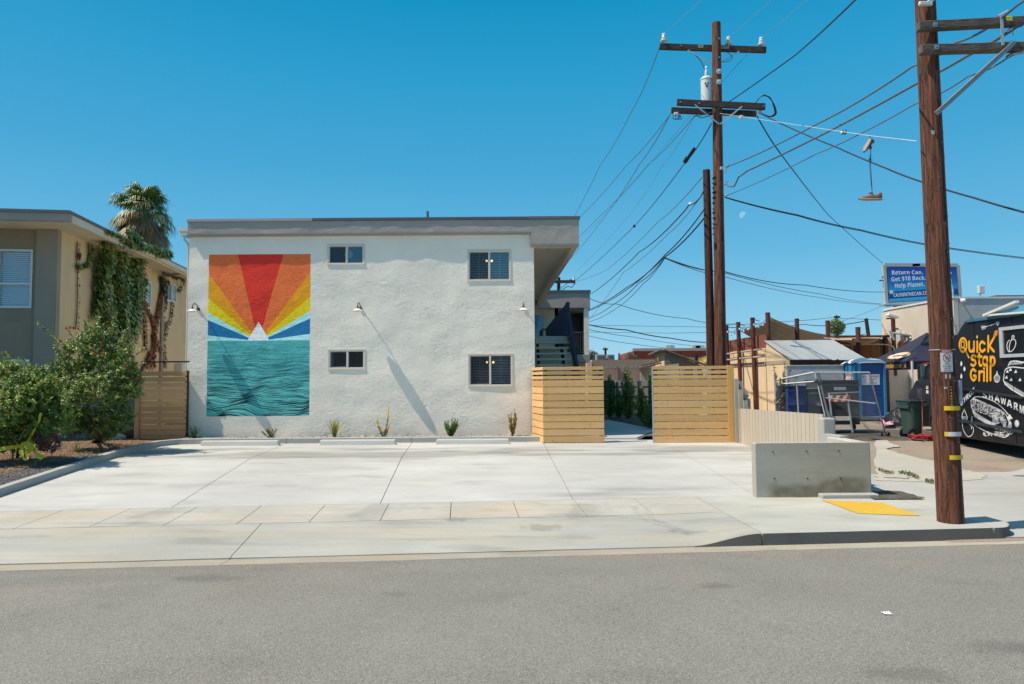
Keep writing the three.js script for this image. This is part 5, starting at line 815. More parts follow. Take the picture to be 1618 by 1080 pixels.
  mesh('crossarm', arm([1449, 42.5], [1616, 34], 0.115), MAT.armGrey, np); mesh('crossarm', arm([1453, 79], [1616, 74.5], 0.115), MAT.armGrey, np);
  const f = (x, y, dz = 0.055) => { const p = P(x, y, da); p.z += dz; return p; };
  mesh('strap', [boxAt(f(1575.5, 50).x, f(1580, 50).x, f(1578, 75).y, f(1578, 27).y, f(1578, 50).z, f(1578, 50).z + 0.008)], MAT.galv, np);
  mesh('brace', [beam(f(1474, 183, 0.07), f(1598, 70, 0.06), 0.012, 0.05), beam(f(1473.5, 182, 0.075).add(V(-0.012, 0.016, 0)), f(1597.5, 69, 0.065).add(V(-0.012, 0.016, 0)), 0.05, 0.006)], M([0.30, 0.33, 0.33], 0.5, { metal: 0.3 }), np);
  for (const [x, y] of [[1473.5, 42], [1475.5, 77.5]]) { const p = f(x, y); mesh('bolt', [rbox(0.06, 0.06, 0.01, 0.003, p.x, p.y, p.z), new THREE.CylinderGeometry(0.016, 0.016, 0.03, 6).rotateX(Math.PI / 2).translate(p.x, p.y, p.z + 0.015)], MAT.steel, np); }
  { const p = f(1589, 32.5, 0.06), w = 0.075; const t = txt(64, 48, '#d7dd3c', (c) => { c.fillStyle = '#1b2a18'; c.font = 'bold 30px sans-serif'; c.textAlign = 'center'; c.fillText('NO', 32, 35); }); mesh('arm_tag', grid([-w / 2, w / 2], [-0.028, 0.028], (x, y) => [p.x + x, p.y + y, p.z, x / w + 0.5, y / 0.056 + 0.5]), M([1, 1, 1], 0.6, { map: t }), np); }
  const cl = (a, b, r, m = MAT.steel) => bar(f(...a, 0), f(...b, 0), r, 10); mesh('wire_clamp', [cl([1577, 26], [1592, 18], 0.02), cl([1586, 25], [1584, 30], 0.015)], MAT.galv, np);
  mesh('wire_clamp', [cl([1592, 49], [1613, 36], 0.022), cl([1585, 42], [1585, 55], 0.008), cl([1600, 50], [1600, 56], 0.006)], MAT.steel, np); mesh('wire_clamp', [cl([1591, 90], [1605, 83], 0.025), cl([1598, 64], [1598, 70], 0.008)], M([0.14, 0.12, 0.11], 0.6), np);
}
const PD = 22.2;
{ // the middle pole and the stub beside it
  const mp = thing('utility_pole', 'tall brown utility pole with a transformer and two crossarms, behind the wide timber screen', 'utility pole');
  const a = P(1138.3, 575, PD), b = P(1131.4, 37, PD), d = b.clone().sub(a), base = a.clone().addScaledVector(d, -(a.y + 0.1) / d.y);
  mesh('pole', poleGeo(base, b, 0.196, 0.144, 9, 160, 36), MAT.poleFar, mp);
  const at = (px, py, dz = 0) => { const p = P(px, py, PD); p.z += dz; return p; };
  const arm = (x0, y0, x1, y1, h, dz) => { const p = at(x0, y0, dz), q = at(x1, y1, dz), g = muv(new RoundedBoxGeometry(p.distanceTo(q), h, 0.1, 1, 0.01)); g.applyQuaternion(new THREE.Quaternion().setFromUnitVectors(V(1, 0, 0), q.clone().sub(p).normalize())); return g.translate((p.x + q.x) / 2, (p.y + q.y) / 2, (p.z + q.z) / 2); };
  mesh('crossarm', arm(1044.5, 69, 1213.5, 74.5, 0.205, -0.2), MAT.arm, mp);
  mesh('crossarm', arm(1067, 165.5, 1205, 172.5, 0.21, 0.2), MAT.arm, mp); mesh('crossarm', arm(1062.5, 170.5, 1198, 176, 0.19, -0.2), MAT.arm, mp);
  for (const [x, y] of [[1051, 62], [1154, 67], [1206, 68]]) { const g = mesh('insulator', insulator.clone().scale(1.5, 1.65, 1.5), MAT.porcelain, mp); g.position.copy(at(x, y, -0.2)); g.position.y -= 0.01; }
  mesh('brace', [beam(at(1088, 76, -0.13), at(1126, 98, -0.13), 0.01, 0.04), beam(at(1170, 78, -0.13), at(1138, 98, -0.13), 0.01, 0.04)], MAT.galv, mp);
  mesh('brace', [beam(at(1094, 170, 0.26), at(1134, 199, 0.16), 0.01, 0.045), beam(at(1168, 173, 0.26), at(1135, 199, 0.16), 0.01, 0.045)], MAT.galv, mp);
  const t = at(1117.5, 143, -0.12), tr = new THREE.Group(); tr.name = 'transformer'; mp.add(tr); tr.position.copy(t); tr.scale.setScalar(1.12);
  const tm = M([0.62, 0.64, 0.65], 0.4);
  mesh('tank', lathe([[0, -0.36], [0.15, -0.36], [0.16, -0.34], [0.16, 0.36], [0.172, 0.36], [0.172, 0.40], [0.12, 0.45], [0, 0.47]], 28), tm, tr); mesh('bushing', lathe([[0.03, 0.45], [0.055, 0.47], [0.04, 0.5], [0.055, 0.52], [0.04, 0.55], [0.055, 0.57], [0.04, 0.6], [0.05, 0.63], [0.02, 0.68], [0.035, 0.72], [0.03, 0.78], [0, 0.79]], 16).rotateZ(-0.02), MAT.porcelain, tr); mesh('bushing', [new THREE.CylinderGeometry(0.03, 0.035, 0.05, 10).rotateX(1.57).translate(-0.03, 0.12, 0.165), new THREE.CylinderGeometry(0.02, 0.02, 0.05, 10).rotateX(1.57).translate(-0.07, 0.2, 0.155), new THREE.CylinderGeometry(0.02, 0.02, 0.05, 10).rotateX(1.57).translate(0.0, 0.2, 0.165)], M([0.07, 0.07, 0.07], 0.5), tr);
  for (const [x, y] of [[1133.5, 116], [1133.5, 132.5]]) { const p = at(x, y, 0.16); mesh('pole_plate', [rbox(0.15, 0.16, 0.02, 0.004, p.x, p.y, p.z), along(new THREE.ConeGeometry(0.1, 0.05, 4), V(p.x, p.y, p.z), V(p.x, p.y, p.z + 0.05))], MAT.galv, mp); }
  for (const [x, y, w, s] of [[1109, 69.5, 0.17, '40'], [1148, 71, 0.26, 'P73']]) { const p = at(x, y, -0.146); const tx = canvasTex(96, 56, (c) => { c.fillStyle = '#a9a38f'; c.fillRect(0, 0, 96, 56); c.fillStyle = '#1c1a17'; c.font = 'bold 44px sans-serif'; c.textAlign = 'center'; c.fillText(s, 48, 44); }); mesh('arm_tag', grid([-w / 2, w / 2], [-0.05, 0.05], (u, v) => [p.x + u, p.y + v, p.z, u / w + 0.5, v * 10 + 0.5]), M([1, 1, 1], 0.7, { map: tx }), mp); }
  for (const [x, y] of [[1134, 64.5], [1134, 94], [1078, 69], [1072, 166], [1101, 168], [1202, 172], [1136, 270]]) { const p = at(x, y, y > 150 && y < 180 ? 0.255 : y === 69 ? -0.145 : 0.15); mesh('bolt', new THREE.CylinderGeometry(0.03, 0.03, 0.03, 8).rotateX(1.57).translate(p.x, p.y, p.z), MAT.steel, mp); }
  const jumper = (name, pts, r) => mesh(name, tube(pts.map(([x, y, z]) => at(x, y, z ?? 0)), r, 6, 30), MAT.wire, mp);
  jumper('jumper_wire', [[1093, 77, -0.2], [1103, 86, -0.15], [1111, 98, -0.12], [1114, 106, -0.12]], 0.012); jumper('jumper_wire', [[1151, 77, -0.2], [1158, 88, -0.1], [1150, 97, 0], [1141, 99, 0.05]], 0.01);
  for (let k = 0; k < 4; k++) jumper('cable_loop', [[1190, 166, 0.2], [1198 + k, 158 - k * 0.8, 0.3], [1209 + k, 160 + k * 1.5, 0.35], [1217 + k, 175 + k, 0.3], [1218 + k, 185, 0.28], [1208 + k * 2, 189, 0.26], [1199, 184, 0.25]], 0.016);
  for (let k = 0; k < 3; k++) jumper('cable_loop', [[1064 + k * 4, 178, 0], [1063 + k * 4, 188, 0.05], [1070 + k * 3, 189, 0.05], [1074, 181, 0]], 0.012); jumper('cable_loop', [[1096, 180, 0.1], [1104, 188, 0.15], [1116, 187, 0.2], [1126, 182, 0.18]], 0.012);
  mesh('spool', [rbox(0.14, 0.1, 0.1, 0.02, at(1068, 180, 0).x, at(1068, 180).y, -PD), rbox(0.14, 0.1, 0.1, 0.02, at(1198, 179).x, at(1198, 179).y, -PD + 0.1)], MAT.porcelain, mp);
  for (const g of [rbox(0.12, 0.1, 0.08, 0.02, at(1137, 269, 0.21).x, at(1137, 269).y, -PD + 0.21), bar(at(1143, 275, 0.1), at(1147, 262, 0.3), 0.02), bar(at(1143, 293, 0.1), at(1146, 289, 0.3), 0.02), bar(at(1143, 311, 0.1), at(1147, 309, 0.2), 0.02)]) mesh('service_bracket', g, MAT.galv, mp);
  const sp = thing('pole_stub', 'short dark timber pole standing close against the left side of the tall utility pole', 'pole'), c = P(1123.5, 575, PD + 0.25), e = P(1116, 269, PD + 0.25), dd = e.clone().sub(c);
  mesh('pole', poleGeo(c.clone().addScaledVector(dd, -(c.y + 0.1) / dd.y), e, 0.15, 0.117, 15, 90, 28), tint(MAT.poleFar, [0.12, 0.065, 0.055]), sp);
  seed(150); const hw = []; for (let k = 0; k < 12; k++) { const p = P(1125.5, 280 + k * 8 + rnd(3), PD); hw.push(bar(p, p.clone().add(V(rnd(0.03, 0.1), rnd(-0.05, 0.05), rnd(0.05, 0.15))), 0.022, 6)); } for (const h of hw) mesh('spacer_bolt', h, MAT.wire, sp);
}
{ // far pole behind the wing and the tiny ones on the skyline
  const far = (px, pyTop, pyBase, D, armW, label, r, ext) => { const o = thing('distant_utility_pole', label, 'utility pole'), t = P(px, pyTop, D), b = V(t.x, -0.1, t.z); mesh('pole', bar(b, t, r, 10, r * 0.8), MAT.poleDark, o); const a = P(px + ext[0], pyTop + ext[2], D), c = P(px + ext[1], pyTop + ext[2], D); mesh('crossarm', beam(V(a.x, a.y, a.z + r + 0.06), V(c.x, a.y, c.z + r + 0.06), 0.1, armW), MAT.arm, o); for (const f of [0.05, 0.3, 0.95]) mesh('insulator', new THREE.CylinderGeometry(armW * 0.3, armW * 0.4, armW * 1.2, 8).translate(lerp(a.x, c.x, f), a.y + armW, a.z + r + 0.06), MAT.porcelain, o); return o; };
  const fp = far(882.5, 438, 600, 58, 0.26, 'utility pole crossarm showing just above the rear wing roof', 0.19, [-16, 26, 7.5]);
  const q = (x, y) => P(x, y, 57.8); mesh('brace', [beam(q(884, 457), q(897, 447), 0.05, 0.06)], MAT.galv, fp); mesh('jumper_wire', [tube([q(900, 441), q(905, 443), q(909, 449)], 0.03, 5), tube([q(888, 458), q(898, 452), q(903, 454), q(908, 446)], 0.03, 5)], MAT.wire, fp);
  far(956.5, 549, 600, 130, 0.3, 'tiny distant utility pole above the rooftop units', 0.25, [-4.5, 3.5, 2.5]); far(1321, 498, 600, 95, 0.25, 'small distant utility pole beside the treetop above the shade sail', 0.2, [-5, 4.5, 2.5]);
  const cp = thing('cut_pole', 'dark leaning pole top sticking up behind the shade sail', 'pole'); const a = P(1372, 530, 40), b = P(1368, 503, 40); mesh('pole', poleGeo(V(a.x + 0.4, -0.1, -40), b, 0.13, 0.1, 4, 20, 16), tint(MAT.poleDark, [0.06, 0.055, 0.05]), cp);
}
// ---------------------------------------------------------------- wires
{
  const wire = (label, pts, r, sag = 0, mat = MAT.wire, name = 'power_line', cat = 'cable') => {
    const q = pts.map(([x, y, d]) => P(x, y, d)), out = [];
    for (let i = 0; i < q.length - 1; i++) { const n = 14; for (let k = i ? 1 : 0; k <= n; k++) { const f = k / n, p = q[i].clone().lerp(q[i + 1], f); p.y -= 4 * sag * f * (1 - f); out.push(p); } }
    return tag(mesh(name, tube(out, r, 5, out.length * 2), mat), label, cat, 'overhead wires');
  };
  const F = 57.8;
  wire('overhead wire from the left tip of the top crossarm down behind the white roof', [[1043, 72, PD], [1000, 172, 30], [949, 260, 42], [890, 372, F]], 0.016, 0.15, MAT.wireGrey);
  wire('overhead wire leaving the lower crossarm tip, uppermost of its fan', [[1061, 178, PD], [991, 260, 34], [917, 342, 50], [880, 385, F]], 0.016, 0.1, MAT.wireGrey);
  wire('overhead wire in the fan that crosses its neighbours above the roof corner', [[1057, 184, PD], [1010, 260, 28], [957, 340, 44], [900, 410, F]], 0.016, 0.1, MAT.wireGrey);
  wire('overhead wire from below the lower crossarm to the roof corner', [[1098, 182, PD], [1024, 260, 34], [947, 342, 48], [885, 400, F]], 0.016, 0.1, MAT.wireGrey);
  wire('pale thin overhead wire nearest the spliced cable', [[1096, 186, PD], [1048, 260, 32], [990, 345, 46], [908, 431, F]], 0.009, 0.1, tint(MAT.wireGrey, [0.2, 0.3, 0.36]));
  const sp = wire('dark spliced cable running from the middle pole to the far crossarm', [[1124, 195, PD], [1080, 260, 27], [1001, 358, 42], [909, 443, F]], 0.018, 0.1);
  const pa = P(1091, 243, 25.2), pb = P(1002, 357, 41.8);
  tag(mesh('cable_splice', [bar(pa.clone().add(V(-0.09, -0.14, -0.2)), pa.clone().add(V(0.1, 0.15, 0.2)), 0.06, 8), bar(pa.clone().add(V(-0.15, -0.22, -0.3)), pa.clone().add(V(-0.08, -0.1, -0.15)), 0.09, 8)], MAT.wire), 'black cable splice upper on the spliced cable', 'cable splice'); tag(mesh('cable_splice', new THREE.SphereGeometry(0.09, 10, 8).translate(pb.x, pb.y, pb.z), MAT.wire), 'small round black splice lower on the spliced cable', 'cable splice');
  wire('wire from the top of the pole stub down to the far crossarm', [[1109, 280, PD], [1040, 350, 32], [960, 425, 46], [911, 444, F]], 0.014, 0.1, MAT.wireGrey);
  wire('cable with a pale insulator from the stub to the rear wing', [[1112, 300, PD], [1091, 322, 22], [1010, 398, 34], [932, 465, 48], [890, 500, F]], 0.022, 0.15); const pi = P(1091, 322, 21.9); tag(mesh('strain_insulator', new THREE.SphereGeometry(0.06, 10, 8).scale(1.3, 1, 1).translate(pi.x, pi.y, pi.z), MAT.porcelain), 'pale insulator on the cable left of the pole stub', 'insulator');
  wire('black twisted cable from the stub, upper one at the drop-wire junction', [[1112, 345, PD], [1050, 406, 27], [990, 454, 38], [931, 489, 50], [890, 508, F]], 0.026, 0.1);
  wire('black cable from the stub curving to the rear wing', [[1113, 330, PD], [1052, 401, 27], [992, 456, 38], [930, 491, 50], [890, 515, F]], 0.022, 0.1);
  wire('cable from the stub lying close above the rear wing post', [[1111, 305, PD], [1055, 370, 27], [985, 430, 38], [932, 503, 50], [900, 530, F]], 0.012, 0.1, MAT.wireGrey);
  wire('low cable curving from the junction to the rear wing balcony', [[1050, 408, 27], [1010, 446, 34], [970, 480, 42], [931, 502, 50], [895, 512, F]], 0.02, 0.1); wire('lowest cable curving from the junction to the rear wing balcony', [[1050, 408, 27], [1016, 448, 34], [975, 486, 42], [931, 508, 50], [895, 520, F]], 0.016, 0.1);
  // wires running right from the middle pole
  wire('twisted cable rising from the lower crossarm to the top of the picture', [[1096, 184, PD], [1130, 175, 19.2], [1255, 88, 14], [1351, 0, 9], [1400, -60, 6.5]], 0.014, 0.02);
  wire('upper of three cables from the middle pole to the near crossarm', [[1147, 264, PD - 0.3], [1290, 196, 15], [1443, 104, 10.8], [1510, 67, 9.6], [1590, 22, 8.55]], 0.018, 0.05, MAT.wireGrey); wire('cable continuing from the near crossarm out of the picture', [[1590, 22, 8.5], [1606, 9, 8], [1640, -14, 7]], 0.016, 0, MAT.wireGrey);
  wire('middle of three cables, with a hooked end at the middle pole', [[1146, 290, PD - 0.3], [1151, 294, 19.3], [1160, 294, 19], [1167, 279, 18.6], [1180, 270, 18], [1300, 212, 14.5], [1444, 134, 10.8], [1530, 87, 9.4], [1602, 45, 8.55]], 0.022, 0.01, MAT.wireGrey); wire('thick cable leaving the lower clamp of the near crossarm', [[1602, 45, 8.5], [1640, 22, 7.5]], 0.018, 0, MAT.wire);
  wire('lowest of three cables from the middle pole to the near crossarm', [[1145, 310, PD - 0.3], [1290, 243, 15], [1446, 164, 10.6], [1530, 120, 9.3], [1599, 86, 8.55], [1640, 66, 7.6]], 0.011, 0.04, MAT.wireGrey);
  for (const [k, w] of [[0, 'upper'], [1.6, 'lower']]) wire(w + ' of the paired cables from the middle pole sinking towards the right edge', [[1145, 311 + k * 0.6, PD - 0.2], [1259, 339 + k, 21.5], [1360, 363 + k, 23.5], [1478, 388 + k, 26], [1640, 409 + k, 30]], 0.015, 0.03);
  wire('steep cable running down from the lower crossarm to beside the billboard', [[1196, 184, PD], [1231, 240, 24], [1309, 340, 44], [1397, 418, 69], [1420, 436, 76]], 0.022, 0.05);
  wire('thick sagging cable from the lower crossarm past the near pole to the right edge', [[1199, 178, PD], [1246, 201, 18], [1320, 232, 16], [1400, 266, 14.2], [1452, 286, 13], [1540, 313, 11.6], [1640, 341, 10]], 0.017, 0.01);
  wire('thin white rope from the middle pole to the near pole', [[1137, 179, PD - 0.2], [1290, 202, 14.6], [1375, 214.5, 11.6], [1449, 223, 8.8]], 0.0065, 0.0, M([0.5, 0.53, 0.56], 0.6), 'rope', 'rope');
  { const p = P(1332.5, 209, 13), o = thing('rope_clamp', 'small black and white clamp on the white rope', 'clamp'); mesh('body', rbox(0.10, 0.06, 0.06, 0.015, p.x, p.y, p.z), MAT.porcelain, o); mesh('jaw', [rbox(0.03, 0.075, 0.07, 0.01, p.x - 0.02, p.y, p.z), rbox(0.03, 0.075, 0.07, 0.01, p.x + 0.03, p.y, p.z)], MAT.wire, o); const p2 = P(1171, 185, 18.7); tag(mesh('rope_insulator', rbox(0.1, 0.1, 0.08, 0.02, p2.x, p2.y, p2.z), MAT.porcelain), 'white insulator block on the rope near the middle pole', 'insulator'); }
  wire('upper cable from the junction behind the poles to the billboard', [[1051, 407, 27], [1145, 429, 33], [1270, 450, 43], [1400, 461, 60]], 0.024, 0.15);
  wire('middle cable from the junction behind the poles to the billboard foot', [[1051, 407, 27], [1145, 431, 33], [1295, 464, 45], [1392, 480, 60]], 0.018, 0.1, MAT.wireGrey); wire('lower cable from the junction behind the poles to the billboard foot', [[1051, 408, 27], [1145, 437, 33], [1290, 469, 45], [1392, 480.5, 60]], 0.016, 0.1, MAT.wireGrey);
  // skyline wires, far away
  wire('long distant cable from the rear wing down to the right behind the poles', [[925, 468, 52], [975, 480, 54], [1085, 503, 58], [1165, 511, 62]], 0.024, 0.2); wire('thick low distant cable left of the pole stub', [[918, 510, 60], [990, 521, 62], [1060, 534, 66], [1125, 541, 70]], 0.05, 0.1); wire('second low distant cable left of the pole stub', [[918, 517, 60], [1000, 532, 64], [1125, 549, 70]], 0.026, 0.1, MAT.wireGrey); wire('lowest distant cable left of the pole stub', [[918, 527, 60], [1000, 543, 64], [1090, 551, 70]], 0.024, 0.1, MAT.wireGrey);
  wire('distant horizontal cable low over the skyline', [[900, 513, 90], [1060, 515.5, 92], [1168, 517, 95]], 0.03, 0, MAT.wireGrey); wire('distant horizontal cable just above the brick building', [[900, 524, 90], [1060, 526, 92], [1168, 524, 95]], 0.028, 0, MAT.wireGrey);
  wire('distant cable passing the small pole beside the treetop', [[1140, 513, 90], [1230, 508, 92], [1316, 501, 95], [1348, 503, 95], [1500, 508, 95]], 0.035, 0.1, MAT.wireGrey); wire('distant cable over the shade sail', [[1140, 516, 60], [1270, 512, 60], [1366, 507, 41]], 0.03, 0.2); wire('thin cable rising to the billboard foot', [[1330, 507, 80], [1395, 482, 70]], 0.02, 0.1, MAT.wireGrey);
  wire('faint wire from the left top insulator going up', [[1051, 51, PD - 0.2], [1108, 0, 16], [1150, -40, 13.5]], 0.007, 0.02, tint(MAT.wireGrey, [0.2, 0.3, 0.36])); wire('faint wire from the middle top insulator going up', [[1155, 56, PD - 0.2], [1218, 0, 16], [1262, -40, 13.5]], 0.007, 0.02, tint(MAT.wireGrey, [0.2, 0.3, 0.36])); wire('faint wire from the right top insulator going up', [[1207, 57, PD - 0.2], [1275, 0, 16], [1322, -40, 13.5]], 0.007, 0.02, tint(MAT.wireGrey, [0.2, 0.3, 0.36]));
  wire('faint wire passing behind the transformer', [[1185, 80, PD - 0.2], [1140, 130, 23], [1112, 158, 27], [1072, 205, 33], [1000, 290, 46], [930, 366, F]], 0.008, 0, MAT.wireGrey);
}
{ // trainers on the rope
  const D = 11.6, o = thing('hanging_shoes', 'pair of worn grey trainers hanging by their laces from the white rope', 'shoes'), at = (x, y, z = 0) => { const p = P(x, y, D); p.z += z; return p; };
  const upper = M([0.19, 0.105, 0.065], 0.8, { map: T.plaster }), sole = M([0.33, 0.25, 0.20], 0.7), dk = M([0.10, 0.05, 0.04], 0.8);
  const shoe = () => { // 28 cm, toe along +x
    const S = new THREE.Group(); S.name = 'shoe'; const prof = (f) => [0.5 + 0.5 * Math.sin(Math.PI * clamp(0.12 + f * 0.85)), 1];
    const W = (f) => 0.048 * Math.pow(Math.sin(Math.PI * clamp(0.10 + 0.86 * f, 0, 1)), 0.45) * (0.85 + 0.25 * f), H = (f) => pl([[0, 0.082], [0.12, 0.09], [0.3, 0.072], [0.5, 0.062], [0.75, 0.042], [0.93, 0.032], [1, 0.006]], f);
    mesh('upper', grid(lin(0, 1, 26), lin(0, 1, 18), (f, v) => { const a = (v - 0.5) * Math.PI * 1.04; const open = f > 0.08 && f < 0.42 ? 0.025 * (1 - Math.abs(f - 0.25) / 0.17) * Math.max(0, Math.cos(a)) : 0; return [-0.14 + 0.28 * f, H(f) * Math.pow(Math.max(0, Math.cos(a)), 0.7) - open + 0.004, W(f) * 0.94 * Math.sin(a), f, v]; }), upper, S);
    mesh('sole', grid(lin(0, 1, 26), lin(0, 1, 20), (f, v) => { const a = v * Math.PI * 2; return [-0.145 + 0.29 * f, 0.016 * Math.sign(Math.sin(a)) * Math.pow(Math.abs(Math.sin(a)), 0.4) - 0.004 + 0.012 * smooth(0.7, 1, f), W(f) * 1.06 * Math.cos(a), f, v]; }), sole, S);
    mesh('stripe', [beam(V(-0.02, 0.03, 0.046), V(0.02, 0.058, 0.036), 0.006, 0.012), beam(V(0.01, 0.03, 0.047), V(0.05, 0.052, 0.036), 0.006, 0.012)], dk, S); mesh('tongue', rbox(0.05, 0.012, 0.05, 0.005, 0.0, 0.085, 0), upper, S);
    return S;
  };
  const a = shoe(); o.add(a); a.position.copy(at(1370, 229)); a.rotation.set(0, 0.25, -2.15); a.scale.setScalar(1.0);
  const b = shoe(); o.add(b); b.position.copy(at(1375, 314.5)); b.rotation.set(0.12, 2.9, 0.02); b.scale.setScalar(1.25);
  mesh('lace', [tube([at(1374, 214.5), at(1374.5, 240, 0.02), at(1375, 251), at(1376, 275), at(1377.5, 303), at(1377, 309)], 0.006, 5, 40), tube([at(1374.3, 245), at(1373.6, 262), at(1376, 290), at(1377.5, 303)], 0.004, 5, 30), tube([at(1371.5, 253), at(1375, 251.5), at(1378, 250.5)], 0.005, 5), tube([at(1372, 250), at(1375, 252.5), at(1377.5, 254)], 0.005, 5), tube([at(1374, 304), at(1379, 307), at(1383, 312)], 0.008, 5)], M([0.03, 0.05, 0.075], 0.8), o);
}
{ // day moon
  const c = P(1174, 340, 700), r = 4.1, ex = V(-0.75, 0.66, 0).normalize(), s = new THREE.Shape(), n = 30; for (let k = 0; k <= n; k++) { const a = -Math.PI / 2 + Math.PI * k / n; s[k ? 'lineTo' : 'moveTo'](r * Math.cos(a), r * Math.sin(a)); } for (let k = 0; k <= n; k++) { const a = Math.PI / 2 - Math.PI * k / n; s.lineTo(-0.25 * r * Math.cos(a), r * Math.sin(a)); }
  const g = new THREE.ShapeGeometry(s); const m = tag(mesh('moon', g, M([0, 0, 0], 1, { emissive: new THREE.Color().setRGB(0.36, 0.60, 0.76), emissiveIntensity: 1, transparent: true, opacity: 0.55 })), 'pale half moon in the blue sky right of the middle utility pole', 'moon'); m.position.copy(c); m.rotation.z = Math.atan2(ex.y, ex.x); m.castShadow = false;
}

// ---------------------------------------------------------------- low grooved fence beside the pad
{
  const f = thing('plywood_fence', 'low beige vertically grooved fence running from the timber screen to the concrete stub', 'fence');
  const a = V(5.28, 0, -16.0), b = V(5.46, 0, -12.05), yA = P(1180, 645, 15.9).y, yB = P(1298, 654, 12.05).y, m = [0.975, 1, 1.025].map((k) => M([0.53 * k, 0.475 * k, 0.40 * k], 0.85, { map: T.plaster })), n = 24;
  for (let k = 0; k < n; k++) { const p = a.clone().lerp(b, k / n), q = a.clone().lerp(b, (k + 1) / n).add(V(0, 0, -0.012)), y0 = padY(5.3, -p.z) - 0.1, y1 = lerp(yA, yB, k / n); p.y = q.y = (y0 + y1) / 2; mesh('board', beam(p, q, 0.022, y1 - y0), m[(k * 5) % 3], f); }
  const g = [[1161.5, 598], [1168, 615], [1175, 632]]; g.forEach(([x, y], k) => { const p = P(x + 4, 680, 16.02 - k * 0.12), t = P(x, y, 16.02).y; mesh('tall_board', rboxAt(p.x - 0.055, p.x + 0.055, -0.1, t, p.z - 0.02, p.z, 0.003), m[k], f); });
  const st = thing('stepped_boards', 'pale stepped boards leaning behind the low grooved fence', 'boards'); [[1167.5, 1173, 602], [1173.5, 1178, 613], [1178.5, 1181.5, 619], [1182, 1185.5, 629]].forEach(([x0, x1, y], k) => { const p = P(x0, y, 16.9), q = P(x1, y, 16.9); mesh('board', rboxAt(p.x, q.x, -0.1, p.y, -16.92, -16.9, 0.003), m[k % 3], st); });
  mesh('strap', beam(P(1165, 605, 16.86), P(1180, 645, 16.6), 0.03, 0.07), MAT.black, st); mesh('sticker', box(0.04, 0.05, 0.004, P(1181.5, 625, 16.88).x, P(1181.5, 625, 16.88).y, -16.88), M([0.45, 0.05, 0.05], 0.6), st);
  const c = P(1309, 690, 11.95), ct = P(1309, 660, 11.95).y; tag(mesh('concrete_stub', rboxAt(c.x - 0.11, c.x + 0.11, -0.4, ct, -12.15, -11.9, 0.03), tint(MAT.conc, [0.42, 0.415, 0.40])), 'short grey concrete stub post at the near end of the low grooved fence', 'post');
  tag(mesh('concrete_wall', [beam(V(5.42, 0.15, -11.9), V(5.5, 0.15, -11.4), 0.16, 0.7)], MAT.conc), 'low concrete wall joining the stub post and the grey barrier', 'wall');
}
